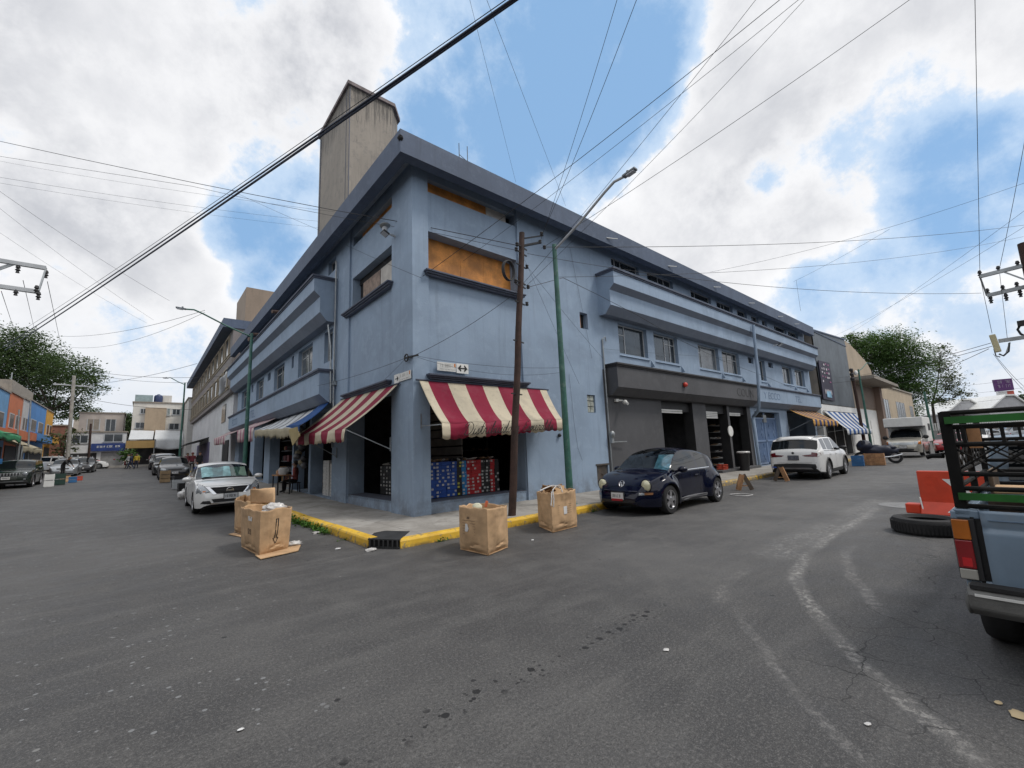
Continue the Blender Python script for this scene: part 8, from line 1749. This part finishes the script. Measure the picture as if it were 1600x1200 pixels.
person('person in pink by the market canopies far down the side street', gp(236, 729, 53), R(-90), 1.64, (.5, .3, .32), BK, 'stand'); person('person in pale blue by the market canopies far down the side street', gp(250, 729, 53), R(-80), 1.68, (.3, .42, .55), BK, 'stand')
person('person in navy standing inside the dark doorway under the ragged awning', (1.2, 12.2, .33), R(170), 1.72, (.01, .03, .09), BK, 'stand')
person('person in a red and white top sitting at the doorway table under the ragged awning', (-.20, 9.55, .28), R(150), 1.6, (.38, .10, .09), BK, 'sit')
t = thing('stool', 'low dark stool under the seated vendor', 'stool', (-.20, 9.55, .28)); mb = MB(); mb.box((-.2, 9.55, .28+.36), (.34, .34, .04)); mb.build('seat', M_PLASTIC, t, bevel=.01)
for sx in (-1, 1):
    for sy in (-1, 1): mb = MB(); mb.bar((-.2+sx*.15, 9.55+sy*.15, .27), (-.2+sx*.12, 9.55+sy*.12, .63), .03); mb.build('leg', M_PLASTIC, t)
t = thing('vendor_table', 'small dark table with red and white goods under the ragged awning', 'table', (-.75, 9.3, .27)); mb = MB(); mb.box((-.75, 9.3, .98), (.5, .9, .04)); mb.build('top', M_WOOD, t)
for sx in (-1, 1):
    for sy in (-1, 1): mb = MB(); mb.bar((-.75+sx*.2, 9.3+sy*.4, .26), (-.75+sx*.2, 9.3+sy*.4, .97), .04); mb.build('leg', M_BLACK, t)
for k, (dy, m, lab, d) in enumerate(((-.25, M_POLY, 'white plastic bag on the vendor table', (.3, .34, .26)), (.12, MATS['red_crate'], 'red packet on the vendor table', (.2, .14, .2)), (.3, M_CARD, 'brown carton on the vendor table', (.24, .2, .16)))):
    mb = MB(); mb.sphere((-.75, 9.3+dy, 1.0+d[2]/2), (d[0]/2*1.3, d[1]/2*1.3, d[2]/2*1.3), 10, 8, fn=lambda v: (1+noise.noise(v*3)*.2)/max(abs(v.x), abs(v.y), abs(v.z), .75)*.8); o = mb.build('goods_bag' if k == 0 else 'goods_packet', m, None, smooth=50); tag(o, lab, 'goods', 'goods on the vendor table')
# goods hanging and stacked in the dark side street shops
rr = random.Random(17)
t = thing('hanging_goods', 'string of pale bags hanging in the doorway under the ragged awning', 'hanging goods', (-.1, 9.2, 2.6))
for k in range(13):
    mb = MB(); mb.sphere((-.15+rr.uniform(-.1, .1), 9.0+rr.uniform(-.25, .3), 2.75-.12*k), (.13, .15, .12), 10, 7, fn=lambda v: 1+noise.noise(v*3+Vector((k, 0, 0)))*.35); mb.build('bag', [mat('grey_bag', (.12, .12, .13), .5, var=.4), mat('dark_bag', (.045, .045, .05), .6, var=.4), C_DUST][k % 3], t, smooth=60)
for s_, (y0, lab) in enumerate(((11.3, 'dark goods rack at the far side of the ragged awning doorway'), (13.6, 'second dark goods rack deeper under the ragged awning'))):
    t = thing('goods_rack', lab, 'rack', (.6, y0, .33)); mb = MB()
    for k in range(5): mb.bb(.5, .9, y0, y0+1.6, .45+k*.5, .48+k*.5)
    mb.build('shelves', M_STEEL, t)
    for k in range(22): mb = MB(); mb.box((.6+rr.uniform(-.05, .1), y0+.1+(k % 6)*.25, .55+.5*(k//6)+.05), (.25, .2, rr.uniform(.14, .3)), rz=rr.uniform(-.3, .3)); mb.build('goods', [M_PLASTIC, mat('dark_bag', (0, 0, 0)), M_CARD2, BOXC['maroon'], BOXC['black'], M_PANE2][rr.randrange(6)], t)

# ------------------------------------------------------------------ unseen building rows behind and beside the camera, added for car and window reflections
mb = MB(); rb = random.Random(77)
def row(ax, off, u0, u1, inward, h0=5.5, h1=9.5):
    u = u0
    while u < u1:
        w_ = rb.uniform(6, 11); v = min(u+w_, u1); h = rb.uniform(h0, h1); mi = rb.randrange(4); dpt = 8*inward
        sbox(mb, ax, u, v-.05, off, off+dpt, -.3, h, mi)
        k = u+.8
        while k < v-2.2:
            for z in (4.4,) if h < 7.4 else (4.4, 7.0): sbox(mb, ax, k, k+1.3, off-.04*inward, off+.3*inward, z, z+1.2, 4)
            k += 2.4
        sbox(mb, ax, u+.7, v-.8, off-.04*inward, off+.3*inward, 0, 2.9, 4); sbox(mb, ax, u+.3, v-.4, off-1.1*inward, off+.1*inward, 3.0, 3.15, 5)
        u = v
row('y', -19.5, -34, 66, -1); row('x', -19.0, -18, 22, -1)
tag(mb.build('reflection_backdrop', [stucco('bd1', (.36, .33, .29)), stucco('bd2', (.28, .22, .18)), stucco('bd3', (.40, .40, .40)), stucco('bd4', (.25, .29, .30)), M_PANE, C_GREY], None), kind='structure')
